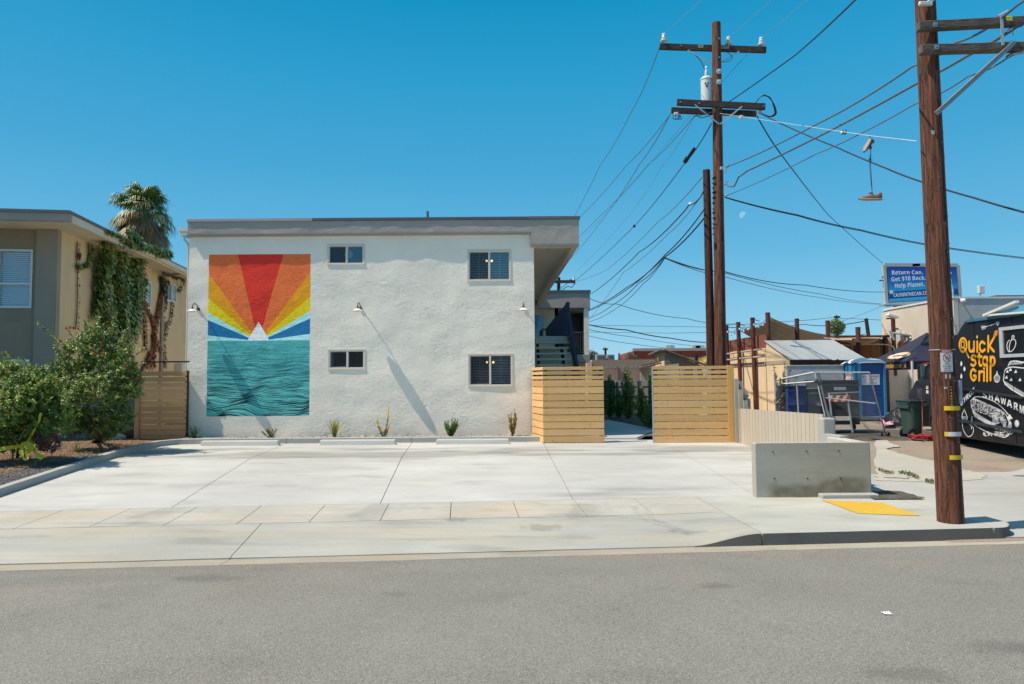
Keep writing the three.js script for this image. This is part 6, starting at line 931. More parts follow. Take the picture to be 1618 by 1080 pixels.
// ---------------------------------------------------------------- shed, yard wall, posts and shade sails
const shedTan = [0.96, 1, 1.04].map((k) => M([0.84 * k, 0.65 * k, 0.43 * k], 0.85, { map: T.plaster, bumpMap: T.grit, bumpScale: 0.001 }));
{
  const s = thing('garden_shed', 'tan plywood shed with a corrugated grey metal roof', 'shed'), x0 = 10.17, x1 = 12.75, zn = -24.92, zf = -27.28, ye = P(1255, 564, 24.92).y - 0.07, yr = P(1210, 537.5, 27.28).y;
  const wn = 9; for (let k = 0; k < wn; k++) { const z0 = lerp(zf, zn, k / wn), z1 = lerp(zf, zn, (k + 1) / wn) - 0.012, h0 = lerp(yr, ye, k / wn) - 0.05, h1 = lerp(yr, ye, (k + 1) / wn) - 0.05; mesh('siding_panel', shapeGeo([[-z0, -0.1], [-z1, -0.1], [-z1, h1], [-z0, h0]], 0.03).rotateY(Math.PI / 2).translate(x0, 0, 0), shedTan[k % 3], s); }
  mesh('belly_band', rboxAt(x0 - 0.03, x0 - 0.016, 1.95, 2.1, zf, zn, 0.003), tint(shedTan[0], [0.45, 0.36, 0.26]), s);
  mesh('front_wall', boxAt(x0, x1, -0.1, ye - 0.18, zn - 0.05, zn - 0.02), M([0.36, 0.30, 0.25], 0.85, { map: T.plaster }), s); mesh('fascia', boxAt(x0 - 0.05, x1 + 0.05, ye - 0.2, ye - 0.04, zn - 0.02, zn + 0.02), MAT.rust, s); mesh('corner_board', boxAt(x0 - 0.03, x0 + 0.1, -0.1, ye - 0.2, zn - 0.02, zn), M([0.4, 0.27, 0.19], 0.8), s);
  mesh('rear_wall', boxAt(x0, x1, -0.1, yr - 0.08, zf, zf + 0.03), shedTan[1], s); mesh('side_wall', boxAt(x1 - 0.03, x1, -0.1, ye - 0.1, zf, zn), shedTan[1], s);
  const cm = M([0.46, 0.49, 0.51], 0.4, { metal: 0.35, map: T.plaster }); const pitch = 0.076; const ov = 0.14, nSheet = 3;
  for (let k = 0; k < nSheet; k++) { const a = lerp(x0 - 0.08, x1 + 0.06, k / nSheet), b = lerp(x0 - 0.08, x1 + 0.06, (k + 1) / nSheet) + 0.04; mesh('corrugated_sheet', grid(lin(a, b, Math.round((b - a) / pitch * 8)), [0, 0.5, 1], (x, v) => [x, lerp(ye - 0.02, yr, v) + 0.012 * Math.sin(x / pitch * 6.283) + 0.003 * k, lerp(zn + ov, zf - 0.05, v), x, v * 2]), cm, s); }
  const wl = thing('yard_wall', 'pale bluish painted wall in front of the shed', 'wall'), wx0 = P(1243, 600, 24.3).x, wx1 = P(1333, 600, 24.3).x, wt = P(1290, 577.5, 24.3).y; mesh('wall', boxAt(wx0, wx1, -0.1, wt, -24.42, -24.3), M([0.52, 0.53, 0.54], 0.85, { map: T.stuccoC, bumpMap: T.stucco, bumpScale: 0.004 }), wl); mesh('coping', boxAt(wx0 - 0.01, wx1 + 0.01, wt, wt + 0.03, -24.43, -24.28), MAT.offwhite, wl);
  const lw = thing('plywood_wall', 'long tan grooved plywood wall behind the row of dark posts', 'wall'); const n = 10; for (let k = 0; k < n; k++) { const z0 = lerp(-33, -27.36, k / n), z1 = lerp(-33, -27.36, (k + 1) / n) - 0.014; mesh('panel', rboxAt(x0 - 0.015, x0 + 0.015, -0.1, 2.64, z0, z1, 0.002), shedTan[(k * 2) % 3], lw); }
  mesh('top_board', [boxAt(x0 + 0.05, x0 + 0.09, 2.64, 3.19, -33, -27.4)], M([0.24, 0.085, 0.05], 0.8, { map: T.wood[1] }), lw); mesh('ledger', boxAt(x0 - 0.05, x0 - 0.016, 1.95, 2.08, -33, -27.35), tint(shedTan[0], [0.40, 0.33, 0.26]), lw);
  mesh('rail', [bar(V(x0 - 0.17, 2.54, -33), V(x0 - 0.17, 2.59, -27.4), 0.037), bar(V(x0 - 0.19, 2.27, -33), V(x0 - 0.19, 2.29, -27.4), 0.042)], M([0.42, 0.34, 0.28], 0.5), lw); mesh('bracket', [2.74, 2.66].flatMap((y, i) => [-28.8, -30.2, -31.6].map((z) => beam(V(x0 - 0.2, y, z + i * 0.4), V(x0 + 0.1, y + 0.14, z - 0.2), 0.03, 0.03))), MAT.rust, lw);
  // posts
  const post = (x, z, top, label, leanX = 0) => { const o = thing('patio_post', label, 'post', V(0, 0, 0), 0); mesh('post', [bar(V(x + leanX, -0.1, z), V(x, top, z), 0.09, 12)], MAT.rust, o); mesh('cap', new THREE.CylinderGeometry(0.096, 0.096, 0.03, 12).translate(x, top + 0.01, z), MAT.rust, o); mesh('eye_bolt', new THREE.TorusGeometry(0.03, 0.008, 6, 14).translate(x + 0.09, top - 0.05, z), MAT.steel, o); return o; };
  const q = (px, py, d) => P(px, py, d), pts = [[1147.5, 514.5, 31.9], [1166, 509.5, 30], [1188.5, 502.5, 28.3], [1212.5, 494.5, 27.5]].map((a) => q(...a));
  ['dark red post partly behind the tall utility pole', 'dark red post, second in the row along the tan wall', 'dark red post, third in the row, rising in front of the tan wall', 'dark red post at the peak of the shed roof'].forEach((l, k) => post(pts[k].x, pts[k].z, pts[k].y, l, 0.05));
  const bk = [[1258.5, 504, 29.2], [1307, 507, 30.5], [1355, 517.5, 27]].map((a) => q(...a)); ['dark red post behind the middle of the shed roof', 'dark red post beside the treetop', 'dark red post right of the shed, in front of the brown boarding'].forEach((l, k) => post(bk[k].x, bk[k].z, bk[k].y, l, 0.03));
  // sails
  const sail = (name, label, A, B, C, D, sagE, sagM, mat) => { const o = thing(name, label, 'shade sail'); const e = (p, r, f, s) => p.clone().lerp(r, f).add(V(0, -s * 4 * f * (1 - f), 0)); mesh('fabric', grid(lin(0, 1, 40), lin(0, 1, 24), (u, v) => { const t = e(A, B, u, 0), w = e(D, C, u, 0), p = t.lerp(w, v); const bu = 4 * u * (1 - u), bv = 4 * v * (1 - v); p.y -= sagE[0] * bu * (1 - v) + sagE[1] * bu * v + sagM * bu * bv + sagE[2] * bv * (1 - u) * (1 - bu) - 0.02 * Math.sin(v * 38 + u * 3) * (1 - bu * 0.3); const cx = 0.12 * bv; return [p.x + (0.5 - u) * 2 * cx * (u < 0.5 ? 1 - u * 2 : u * 2 - 1) * 2, p.y, p.z, u * 6, v * 3]; }), mat, o); return o; };
  const sm = M([0.36, 0.27, 0.185], 0.9, { phys: true, transmission: 0.12, thickness: 0 });
  const s1 = sail('shade_sail', 'large brown shade sail stretched over the yard between the dark red posts', q(1218, 501.5, 27.5), q(1372, 526, 36), q(1366, 531, 42), q(1168, 522, 30), [0.40, 1.15, 0.05], 0.1, sm);
  mesh('corner_rope', [bar(q(1213, 496, 27.5), q(1218, 501.5, 27.5), 0.015, 5), bar(q(1189, 504, 28.3), q(1200, 507, 28.2), 0.015, 5), bar(q(1166, 511, 30), q(1178, 515, 29.8), 0.015, 5)], MAT.wire, s1);
  sail('shade_sail', 'second brown shade sail reaching from the posts to the corner of the beige building', q(1352, 536, 25.5), q(1405, 522.5, 28.6), q(1400, 527, 33), q(1300, 533, 30), [0.22, 0.1, 0.1], 0.2, M([0.42, 0.33, 0.23], 0.9, { phys: true, transmission: 0.05, thickness: 0 }));
  // string lights
  const sl = thing('string_lights', 'string of small bulbs hung between the dark red posts', 'string lights'); const wp = []; const bl = []; for (let k = 0; k < 3; k++) { for (let j = 0; j <= 10; j++) { const f = j / 10, p = pts[k].clone().lerp(pts[k + 1], f); p.y -= 0.12 + 0.5 * 4 * f * (1 - f) * 0.5; wp.push(p); if (j % 3 === 1) bl.push(p.clone()); } } mesh('cord', tube(wp, 0.01, 5, 90), MAT.wire, sl); for (const p of bl) mesh('bulb', new THREE.SphereGeometry(0.04, 8, 8).scale(1, 1.5, 1).translate(p.x, p.y - 0.09, p.z), MAT.porcelain, sl);
  // brown boarding behind
  const bb = thing('board_screen', 'rusty brown plywood screen under the shade sail, left of the beige building', 'screen'), bx0 = q(1318, 545, 28.5).x, bx1 = q(1404, 545, 28.5).x, by1 = q(1360, 533, 28.5).y, by0 = q(1360, 566, 28.5).y; seed(160); for (let k = 0; k < 6; k++) mesh('panel', rboxAt(lerp(bx0, bx1, k / 6), lerp(bx0, bx1, (k + 1) / 6) - 0.02, by0, by1 - rnd(0.1), -28.54, -28.5, 0.003), M([0.22 + rnd(0.1), 0.10 + rnd(0.04), 0.035], 0.8, { map: T.wood[k % 3] }), bb);
  mesh('post', [1358, 1400].map((x) => { const p = q(x, 550, 28.4); return boxAt(p.x - 0.06, p.x + 0.06, -0.1, by1 + 0.02, -28.49, -28.38); }), MAT.rust, bb); mesh('top_rail', boxAt(bx0, bx1, by1, by1 + 0.09, -28.52, -28.4), MAT.rust, bb); const pr = q(1360, 545, 28.2); mesh('conduit', tube([V(bx0, pr.y, pr.z), V(bx1 - 0.2, pr.y, pr.z), V(bx1 + 0.02, pr.y - 0.1, pr.z), V(bx1, pr.y - 0.5, pr.z), V(bx1 - 0.4, pr.y - 0.75, pr.z), V(bx1 - 1, pr.y - 0.5, pr.z)], 0.028, 6, 60), M([0.5, 0.44, 0.36], 0.6), bb);
  const ww = thing('white_wall', 'white stucco wall behind the portable toilet and canopy', 'wall'); mesh('wall', boxAt(bx0 + 1, 19, -0.1, q(1400, 566, 28.6).y, -28.8, -28.56), M([0.66, 0.65, 0.62], 0.9, { map: T.stuccoC, bumpMap: T.stucco, bumpScale: 0.006 }), ww);
}
// ---------------------------------------------------------------- yard clutter
{
  const yD = 23.3, x0 = 11.78, px = P(1358, 600, yD).x, X1 = P(1397, 600, yD).x, zf = -yD - 1.15, yt = P(1380, 572, yD).y, o = thing('portable_toilet', 'blue portable toilet with a white roof and red-lettered sign', 'portable toilet');
  const bl = M([0.012, 0.06, 0.22], 0.4), tl = M([0.02, 0.20, 0.42], 0.4);
  mesh('front_panel', rboxAt(px, X1, 0.12, yt, -yD - 0.04, -yD, 0.01), bl, o); mesh('rear_panel', boxAt(px, X1, 0.12, yt, zf, zf + 0.04), bl, o); mesh('side_panel', boxAt(X1 - 0.04, X1, 0.12, yt, zf, -yD - 0.041), bl, o); mesh('side_panel', boxAt(px, px + 0.04, 0.12, yt, zf, -yD - 0.041), tl, o);
  mesh('door', rboxAt(px - 0.025, px + 0.001, 0.18, yt - 0.08, zf + 0.3, -yD - 0.22, 0.006), tl, o); mesh('corner_post', [[px, -yD], [X1, -yD], [px, zf], [X1, zf]].map(([x, z]) => rbox(0.09, yt - 0.1, 0.09, 0.02, x, yt / 2 + 0.06, z)), tl, o); mesh('base', rboxAt(px - 0.06, X1 + 0.06, 0, 0.12, zf - 0.05, -yD + 0.06, 0.02), M([0.16, 0.2, 0.24], 0.6), o);
  for (let k = 0; k < 7; k++) mesh('rib', rboxAt(px + 0.08, X1 - 0.08, lerp(0.9, yt - 0.1, k / 6) - 0.015, lerp(0.9, yt - 0.1, k / 6), -yD, -yD + 0.012, 0.004), bl, o);
  mesh('roof', grid(lin(0, 1, 20), lin(0, 1, 16), (u, v) => { const e = Math.pow(Math.sin(Math.PI * clamp(u, 0.001, 0.999)), 0.35) * Math.pow(Math.sin(Math.PI * clamp(v, 0.001, 0.999)), 0.35); return [lerp(px - 0.07, X1 + 0.07, u), yt - 0.04 + 0.2 * e + 0.02 * Math.sin(v * 12), lerp(-yD + 0.07, zf - 0.07, v)]; }), M([0.72, 0.72, 0.72], 0.5), o);
  const st = (w, h, f) => M([1, 1, 1], 0.5, { map: canvasTex(w, h, f) });
  const s1 = st(256, 180, (c, w, h) => { c.fillStyle = '#d4d3d6'; c.fillRect(0, 0, w, h); c.fillStyle = '#b2293a'; c.font = 'bold 50px sans-serif'; c.textAlign = 'center'; c.fillText('NATIONAL', w / 2, 56, 236); c.fillStyle = '#4a4ea0'; c.font = 'bold 26px sans-serif'; for (let k = 0; k < 3; k++) c.fillRect(40, 78 + k * 32, 176 - (k % 2) * 40, 12); });
  const ss = (name, xa, xb, ya, yb, m, side) => { const a = side ? null : P(xa, ya, yD), b = side ? null : P(xb, yb, yD); if (!side) mesh(name, grid([a.x, b.x], [b.y, a.y], (x, y) => [x, y, -yD + 0.014, (x - a.x) / (b.x - a.x), (y - b.y) / (a.y - b.y)]), m, o); };
  ss('sign', 1360, 1389.5, 591, 607.5, s1); const s2 = st(160, 110, (c, w, h) => { c.fillStyle = '#e6e4e2'; c.fillRect(0, 0, w, h); c.fillStyle = '#c04a48'; c.font = 'bold 30px sans-serif'; c.textAlign = 'center'; c.fillText('NATIONAL', w / 2, 36, 140); c.fillStyle = '#d89a94'; c.fillRect(20, 52, 120, 12); c.fillRect(20, 76, 120, 12); });
  { const ya = 1.62, yb = 1.18, z0 = zf + 0.25, z1 = -yD - 0.4; mesh('sign', grid([z0, z1], [yb, ya], (z, y) => [px - 0.03, y, z, (z - z0) / (z1 - z0), (y - yb) / (ya - yb)]), s2, o); }
  // skips
  const skip = (name, label, xa, xb, ytop, d, dep, col, wheels) => { const a = P(xa, 650, d), b = P(xb, 650, d), t = P((xa + xb) / 2, ytop, d).y, o = thing(name, label, 'dumpster'); const m = M(col, 0.6, { map: T.plaster }); mesh('body', [boxAt(a.x, b.x, 0.15, t - 0.04, -d - dep, -d)], m, o); for (let k = 0; k < 3; k++) mesh('rib', rboxAt(a.x - 0.02, b.x + 0.02, lerp(0.35, t - 0.12, k / 2) - 0.04, lerp(0.35, t - 0.12, k / 2) + 0.02, -d, -d + 0.035, 0.01), m, o); mesh('lid', rboxAt(a.x - 0.03, b.x + 0.03, t - 0.038, t, -d - dep - 0.02, -d + 0.05, 0.012), tint(m, col.map((c) => c * 0.6)), o); for (const f of [0.12, 0.88]) mesh('caster', new THREE.CylinderGeometry(0.08, 0.08, 0.05, 14).rotateZ(1.57).translate(lerp(a.x, b.x, f), 0.08, -d - 0.1), MAT.black, o); return o; };
  skip('blue_dumpster', 'blue metal dumpster behind the wire fence', 1245, 1275, 609, 18.7, 0.8, [0.025, 0.07, 0.26]); skip('grey_dumpster', 'plain grey dumpster between the blue one and the dark mesh-sided one', 1276, 1297, 613, 18.9, 0.7, [0.22, 0.225, 0.23]);
  const dk = skip('dark_dumpster', 'dark grey dumpster with a sloping lid behind the striped barricade', 1298, 1358, 600, 19.0, 1.0, [0.075, 0.08, 0.09]); { const a = P(1318, 616, 18.93), b = P(1336, 611, 18.93); mesh('label_plate', boxAt(a.x, b.x, a.y, b.y, -18.95, -18.93), M([0.45, 0.47, 0.5], 0.5), dk); }
  // barricade
  const br = thing('barricade', 'folding barricade with an orange and white striped board', 'barricade'), bd = 18.2, q = (x, y, dz = 0) => { const p = P(x, y, bd); p.z += dz; return p; };
  mesh('leg', beam(q(1309, 620), V(q(1313, 660).x, 0.0, -bd + 0.1), 0.03, 0.04), MAT.galv, br); mesh('leg', beam(q(1337, 619), V(q(1343, 660).x, 0.0, -bd + 0.1), 0.03, 0.04), MAT.galv, br); mesh('cross_bar', beam(q(1308, 621), q(1357, 619), 0.03, 0.03), MAT.galv, br);
  { const a = q(1309, 634), b = q(1341, 624); const t = canvasTex(256, 80, (c, w, h) => { c.fillStyle = '#d9d6d2'; c.fillRect(0, 0, w, h); c.fillStyle = '#d4551c'; for (let x = -90; x < w; x += 92) { c.beginPath(); c.moveTo(x, h); c.lineTo(x + 46, h); c.lineTo(x + 90, 0); c.lineTo(x + 44, 0); c.fill(); } }); mesh('striped_board', boxAt(a.x, b.x, a.y, b.y, -bd + 0.02, -bd + 0.05), MAT.offwhite, br); mesh('stripes', grid([a.x, b.x], [a.y, b.y], (x, y) => [x, y, -bd + 0.053, (x - a.x) / (b.x - a.x), (y - a.y) / (b.y - a.y)]), M([1, 1, 1], 0.5, { map: t }), br); const c = q(1315, 664), e = q(1344, 657); mesh('foot_board', boxAt(c.x, e.x, c.y, e.y, -bd + 0.02, -bd + 0.04), MAT.offwhite, br); }
  // wire fence panels
  const chain = (name, label, A, B, C, D, pitch, o) => { // corners: top left, top right, bottom right, bottom left
    const pt = (u, v) => A.clone().lerp(B, u).lerp(D.clone().lerp(C, u), v); const W = A.distanceTo(B), H = A.distanceTo(D), gs = [], k = 1 / pitch;
    for (let s = -H; s < W; s += pitch) { for (const dir of [0, 1]) { let u0 = s, v0 = 0, u1 = s + H, v1 = H; if (u0 < 0) { v0 = -u0; u0 = 0; } if (u1 > W) { v1 -= u1 - W; u1 = W; } if (u1 <= u0) continue; const f = (u, v) => pt((dir ? W - u : u) / W, v / H); gs.push(bar(f(u0, v0), f(u1, v1), 0.0016, 3)); } }
    const m = mesh('wire_mesh', gs, MAT.mesh, o); m.userData.kind = 'stuff';
  };
  const cf = thing('chain_link_gate', 'leaning chain link gate with a galvanised frame in front of the dumpsters', 'chain link gate'), a = P(1287, 588, 17.6), b = P(1373, 588, 17.2), c = G(1400, 690, -0.13), d = G(1318, 676, -0.12);
  const d2 = a.clone().lerp(d, 1); const R = 0.019;
  mesh('frame', [bar(a, b, R), bar(b, c, R), bar(d2, c, R), bar(a, P(1305, 664, 17.3), R), bar(P(1303, 628, 17.4), P(1383, 637, 17.2), R * 0.9)], MAT.galv, cf); chain('', '', a, b, c, d2, 0.075, cf); mesh('latch_post', [bar(P(1292, 587, 17.6), P(1310, 664, 17.2), 0.032), bar(P(1288, 600, 17.5), P(1296, 605, 17.5), 0.05, 6), bar(P(1306, 648, 17.3), P(1312, 662, 17.2), 0.05, 6)], M([0.13, 0.14, 0.15], 0.5, { metal: 0.5 }), cf);
  mesh('wheel', new THREE.TorusGeometry(0.045, 0.022, 8, 18).rotateY(0.6).translate(c.x + 0.06, -0.06, c.z), MAT.black, cf); mesh('wheel', new THREE.TorusGeometry(0.045, 0.022, 8, 18).rotateY(1.2).translate(c.x - 0.12, -0.06, c.z + 0.02), MAT.black, cf); { const p = P(1371.5, 599, 17.1); mesh('white_plate', rbox(0.07, 0.20, 0.01, 0.004, p.x, p.y, p.z), MAT.porcelain, cf).rotation.z = 0; }
  const c2 = thing('chain_link_fence', 'upright chain link fence panel left of the leaning gate, grown with dry weeds', 'chain link fence'), e = P(1226, 600, 19), f = P(1286, 588, 18.2), g = V(f.x + 0.1, 0, f.z), h = V(e.x + 0.05, 0, e.z); mesh('frame', [bar(e, f, 0.025), bar(P(1228, 607, 19), P(1286, 602.5, 18.2), 0.022), bar(P(1258, 593, 18.6), V(P(1262, 650, 18.6).x, 0, -18.6), 0.025), bar(P(1224, 590, 19.1), V(P(1227, 650, 19.1).x, 0, -19.1), 0.035)], MAT.galv, c2); chain('', '', e, f, g, h, 0.075, c2);
  seed(170); const dw = stemPlant('dry_weed', 'tall dry straw-coloured weed climbing the chain link fence by the shed', 'weed', V(P(1238, 640, 18.9).x, 0, -18.9), Array.from({ length: 26 }, () => [rnd(-0.3, 0.35), rnd(-0.15, 0.15), rnd(0.7, 1.9), 90]), [0.03, 0.085], [[0.36, 0.27, 0.13], [0.28, 0.20, 0.09], [0.20, 0.19, 0.08], [0.42, 0.33, 0.18]], null, 171);
  // tarp, cloth, timber
  const tp = thing('tarpaulin', 'crumpled black tarpaulin heaped against the white wall', 'tarpaulin'); const tA = P(1393, 660, 22).x, tB = P(1452, 660, 22).x; mesh('sheet', grid(lin(0, 1, 50), lin(0, 1, 24), (u, v) => { const e = Math.pow(Math.sin(Math.PI * u), 0.6) * Math.sin(Math.PI * v), n = 0.12 * noise(u * 7, v * 4, 3) + 0.05 * noise(u * 18, v * 10, 5); return [lerp(tA, tB, u) + n * 0.4, Math.max(0, e * (0.42 + 0.1 * Math.sin(u * 6)) + n * 1.5 * e) + 0.01, lerp(-22.3, -21.3, v) + n]; }), M([0.012, 0.012, 0.013], 0.5), tp);
  tag(mesh('timber_beam', [beam(G(1395, 671, -0.05).add(V(0, 0.08, 0)), G(1452, 679, -0.08).add(V(0, 0.08, 0)), 0.12, 0.1)], MAT.black), 'black beam lying on the ground beside the green wheelie bin', 'beam');
  tag(mesh('pink_cloth', grid(lin(0, 1, 20), lin(0, 1, 10), (u, v) => { const a = G(lerp(1391, 1411, u), lerp(672, 668, v), 0.0); return [a.x, 0.03 + 0.16 * Math.pow(Math.sin(Math.PI * v), 1) * (u < 0.3 ? 1.2 : 0.5) * Math.abs(noise(u * 6, v * 3) + 0.6), a.z]; }), M([0.65, 0.32, 0.42], 0.9)), 'pink cloth lying by the portable toilet', 'cloth');
  // canopy
  const ct = thing('canopy_tent', 'navy pop-up canopy with a yellow web address on its valance', 'canopy tent'), cx0 = 13.45, cx1 = 16.4, cz0 = -23.0, cz1 = -26.0, yv = P(1440, 570, 23).y, yl = P(1440, 583.5, 23).y, pk = V(14.9, yv + 1.05, -24.5), nv = M([0.025, 0.022, 0.05], 0.7, { map: T.plaster });
  const tri = (p, q, r) => grid(lin(0, 1, 8), lin(0, 1, 8), (u, v) => { const e = p.clone().lerp(q, u), f = e.lerp(r, v); f.y -= 0.10 * Math.sin(Math.PI * v) * (0.4 + 0.6 * Math.sin(Math.PI * u)); return [f.x, f.y, f.z, u, v]; }); const cr = [V(cx0, yv, cz0), V(cx1, yv, cz0), V(cx1, yv, cz1), V(cx0, yv, cz1)];
  for (let k = 0; k < 4; k++) mesh('roof_panel', tri(cr[k], cr[(k + 1) % 4], pk), nv, ct);
  const vt = canvasTex(1024, 96, (c, w, h) => { c.fillStyle = '#15132a'; c.fillRect(0, 0, w, h); c.fillStyle = '#e2ad22'; c.font = 'bold 76px sans-serif'; c.textAlign = 'right'; c.fillText('www.cumoreden.com', 800, 74, 640); c.fillStyle = '#c8542a'; c.beginPath(); c.moveTo(850, 80); c.lineTo(890, 16); c.lineTo(930, 80); c.fill(); c.fillStyle = '#e8d7b4'; c.beginPath(); c.arc(890, 62, 14, 0, 7); c.fill(); });
  const vf = (p, q, m, rev) => grid([0, 1], [0, 1], (u, v) => { const e = p.clone().lerp(q, u); return [e.x, lerp(yl, yv, v), e.z, u, v]; }); mesh('valance', vf(cr[3], cr[0]), M([1, 1, 1], 0.7, { map: vt }), ct);
  const vt2 = canvasTex(512, 64, (c, w, h) => { c.fillStyle = '#15132a'; c.fillRect(0, 0, w, h); c.fillStyle = '#c04a24'; c.beginPath(); c.ellipse(95, 32, 44, 22, 0, 0, 7); c.fill(); c.fillStyle = '#e8c7a0'; c.fillRect(70, 26, 50, 10); }); mesh('valance', vf(cr[0], cr[1]), M([1, 1, 1], 0.7, { map: vt2 }), ct); mesh('valance', vf(cr[1], cr[2]), nv, ct);
  const lg = canvasTex(512, 160, (c, w, h) => { c.fillStyle = '#e2a02a'; c.beginPath(); c.ellipse(w / 2, h / 2, 250, 76, 0, 0, 7); c.fill(); c.fillStyle = '#e9e0cf'; c.beginPath(); c.ellipse(w / 2, h / 2, 228, 58, 0, 0, 7); c.fill(); c.fillStyle = '#9c2d33'; c.beginPath(); c.moveTo(70, 96); c.quadraticCurveTo(160, 40, 250, 66); c.quadraticCurveTo(340, 40, 440, 70); c.quadraticCurveTo(330, 104, 260, 100); c.closePath(); c.fill(); }); 
  mesh('logo', grid(lin(0.25, 0.85, 10), lin(0.12, 0.42, 6), (u, v) => { const e = cr[3].clone().lerp(cr[0], u), f = e.lerp(pk, v); f.y -= 0.10 * Math.sin(Math.PI * v) * (0.4 + 0.6 * Math.sin(Math.PI * u)) - 0.012; return [f.x - 0.012, f.y, f.z, (u - 0.25) / 0.6, (v - 0.12) / 0.3]; }), M([1, 1, 1], 0.7, { map: lg, transparent: true, alphaTest: 0.5 }), ct);
  for (const p of cr) mesh('leg', boxAt(p.x - 0.025, p.x + 0.025, 0, yv, p.z - 0.025, p.z + 0.025), MAT.offwhite, ct);
  // wheelie bin
  const bn = thing('wheelie_bin', 'dark green wheelie bin in front of the food truck', 'bin', V(P(1441, 690, 17.8).x, alleyY(10.3, 17.8), -17.8), 0.12), gm = M([0.035, 0.075, 0.065], 0.5); bn.scale.set(0.78, 1, 0.86); { const g = grid(lin(0, 1, 20), lin(0, 1, 4), (u, v) => { const a = u * 6.283, w = lerp(0.22, 0.28, v), c = Math.cos(a), s = Math.sin(a), k = Math.pow(Math.pow(Math.abs(c), 6) + Math.pow(Math.abs(s), 6), -1 / 6); return [c * k * w, lerp(0.14, 0.94, v), s * k * w]; }, true); mesh('body', g, gm, bn); mesh('lid', rbox(0.62, 0.06, 0.64, 0.02, 0, 0.97, 0), M([0.02, 0.035, 0.035], 0.5), bn); mesh('handle', [bar(V(-0.33, 0.92, -0.25), V(-0.33, 0.92, 0.25), 0.018), rbox(0.08, 0.1, 0.5, 0.02, -0.29, 0.84, 0)], gm, bn); for (const z of [-0.24, 0.24]) { mesh('wheel', new THREE.CylinderGeometry(0.14, 0.14, 0.06, 22).rotateX(1.57).translate(-0.2 + (z > 0 ? 0 : 0.1), 0.14, z), MAT.black, bn); mesh('hub', new THREE.CylinderGeometry(0.07, 0.07, 0.064, 16).rotateX(1.57).translate(-0.2 + (z > 0 ? 0 : 0.1), 0.14, z), M([0.12, 0.12, 0.13], 0.5), bn); } }
  const cc = thing('extension_cord', 'coiled red extension cord on the ground in front of the truck wheel', 'cord'), cp = G(1454, 695, -0.15); { const pts = []; seed(180); for (let k = 0; k < 130; k++) { const a = k * 0.42, r = 0.19 + 0.12 * noise(k * 0.11, 2); pts.push(V(cp.x + Math.cos(a) * r * 1.25, alleyY(cp.x, -cp.z) + 0.03 + 0.10 * Math.abs(noise(k * 0.3, 7)) + k * 0.0007, cp.z + Math.sin(a) * r * 0.8)); } mesh('coil', tube(pts, 0.013, 5, 500), M([0.42, 0.04, 0.05], 0.5), cc); mesh('lead', tube([P(1456, 612, 17.2), P(1456.5, 640, 17.2), P(1457, 670, 17), V(P(1456, 683, 16.9).x, -0.02, -16.9), V(cp.x, -0.1, cp.z)], 0.010, 5, 40), M([0.20, 0.05, 0.04], 0.5), cc); }
}
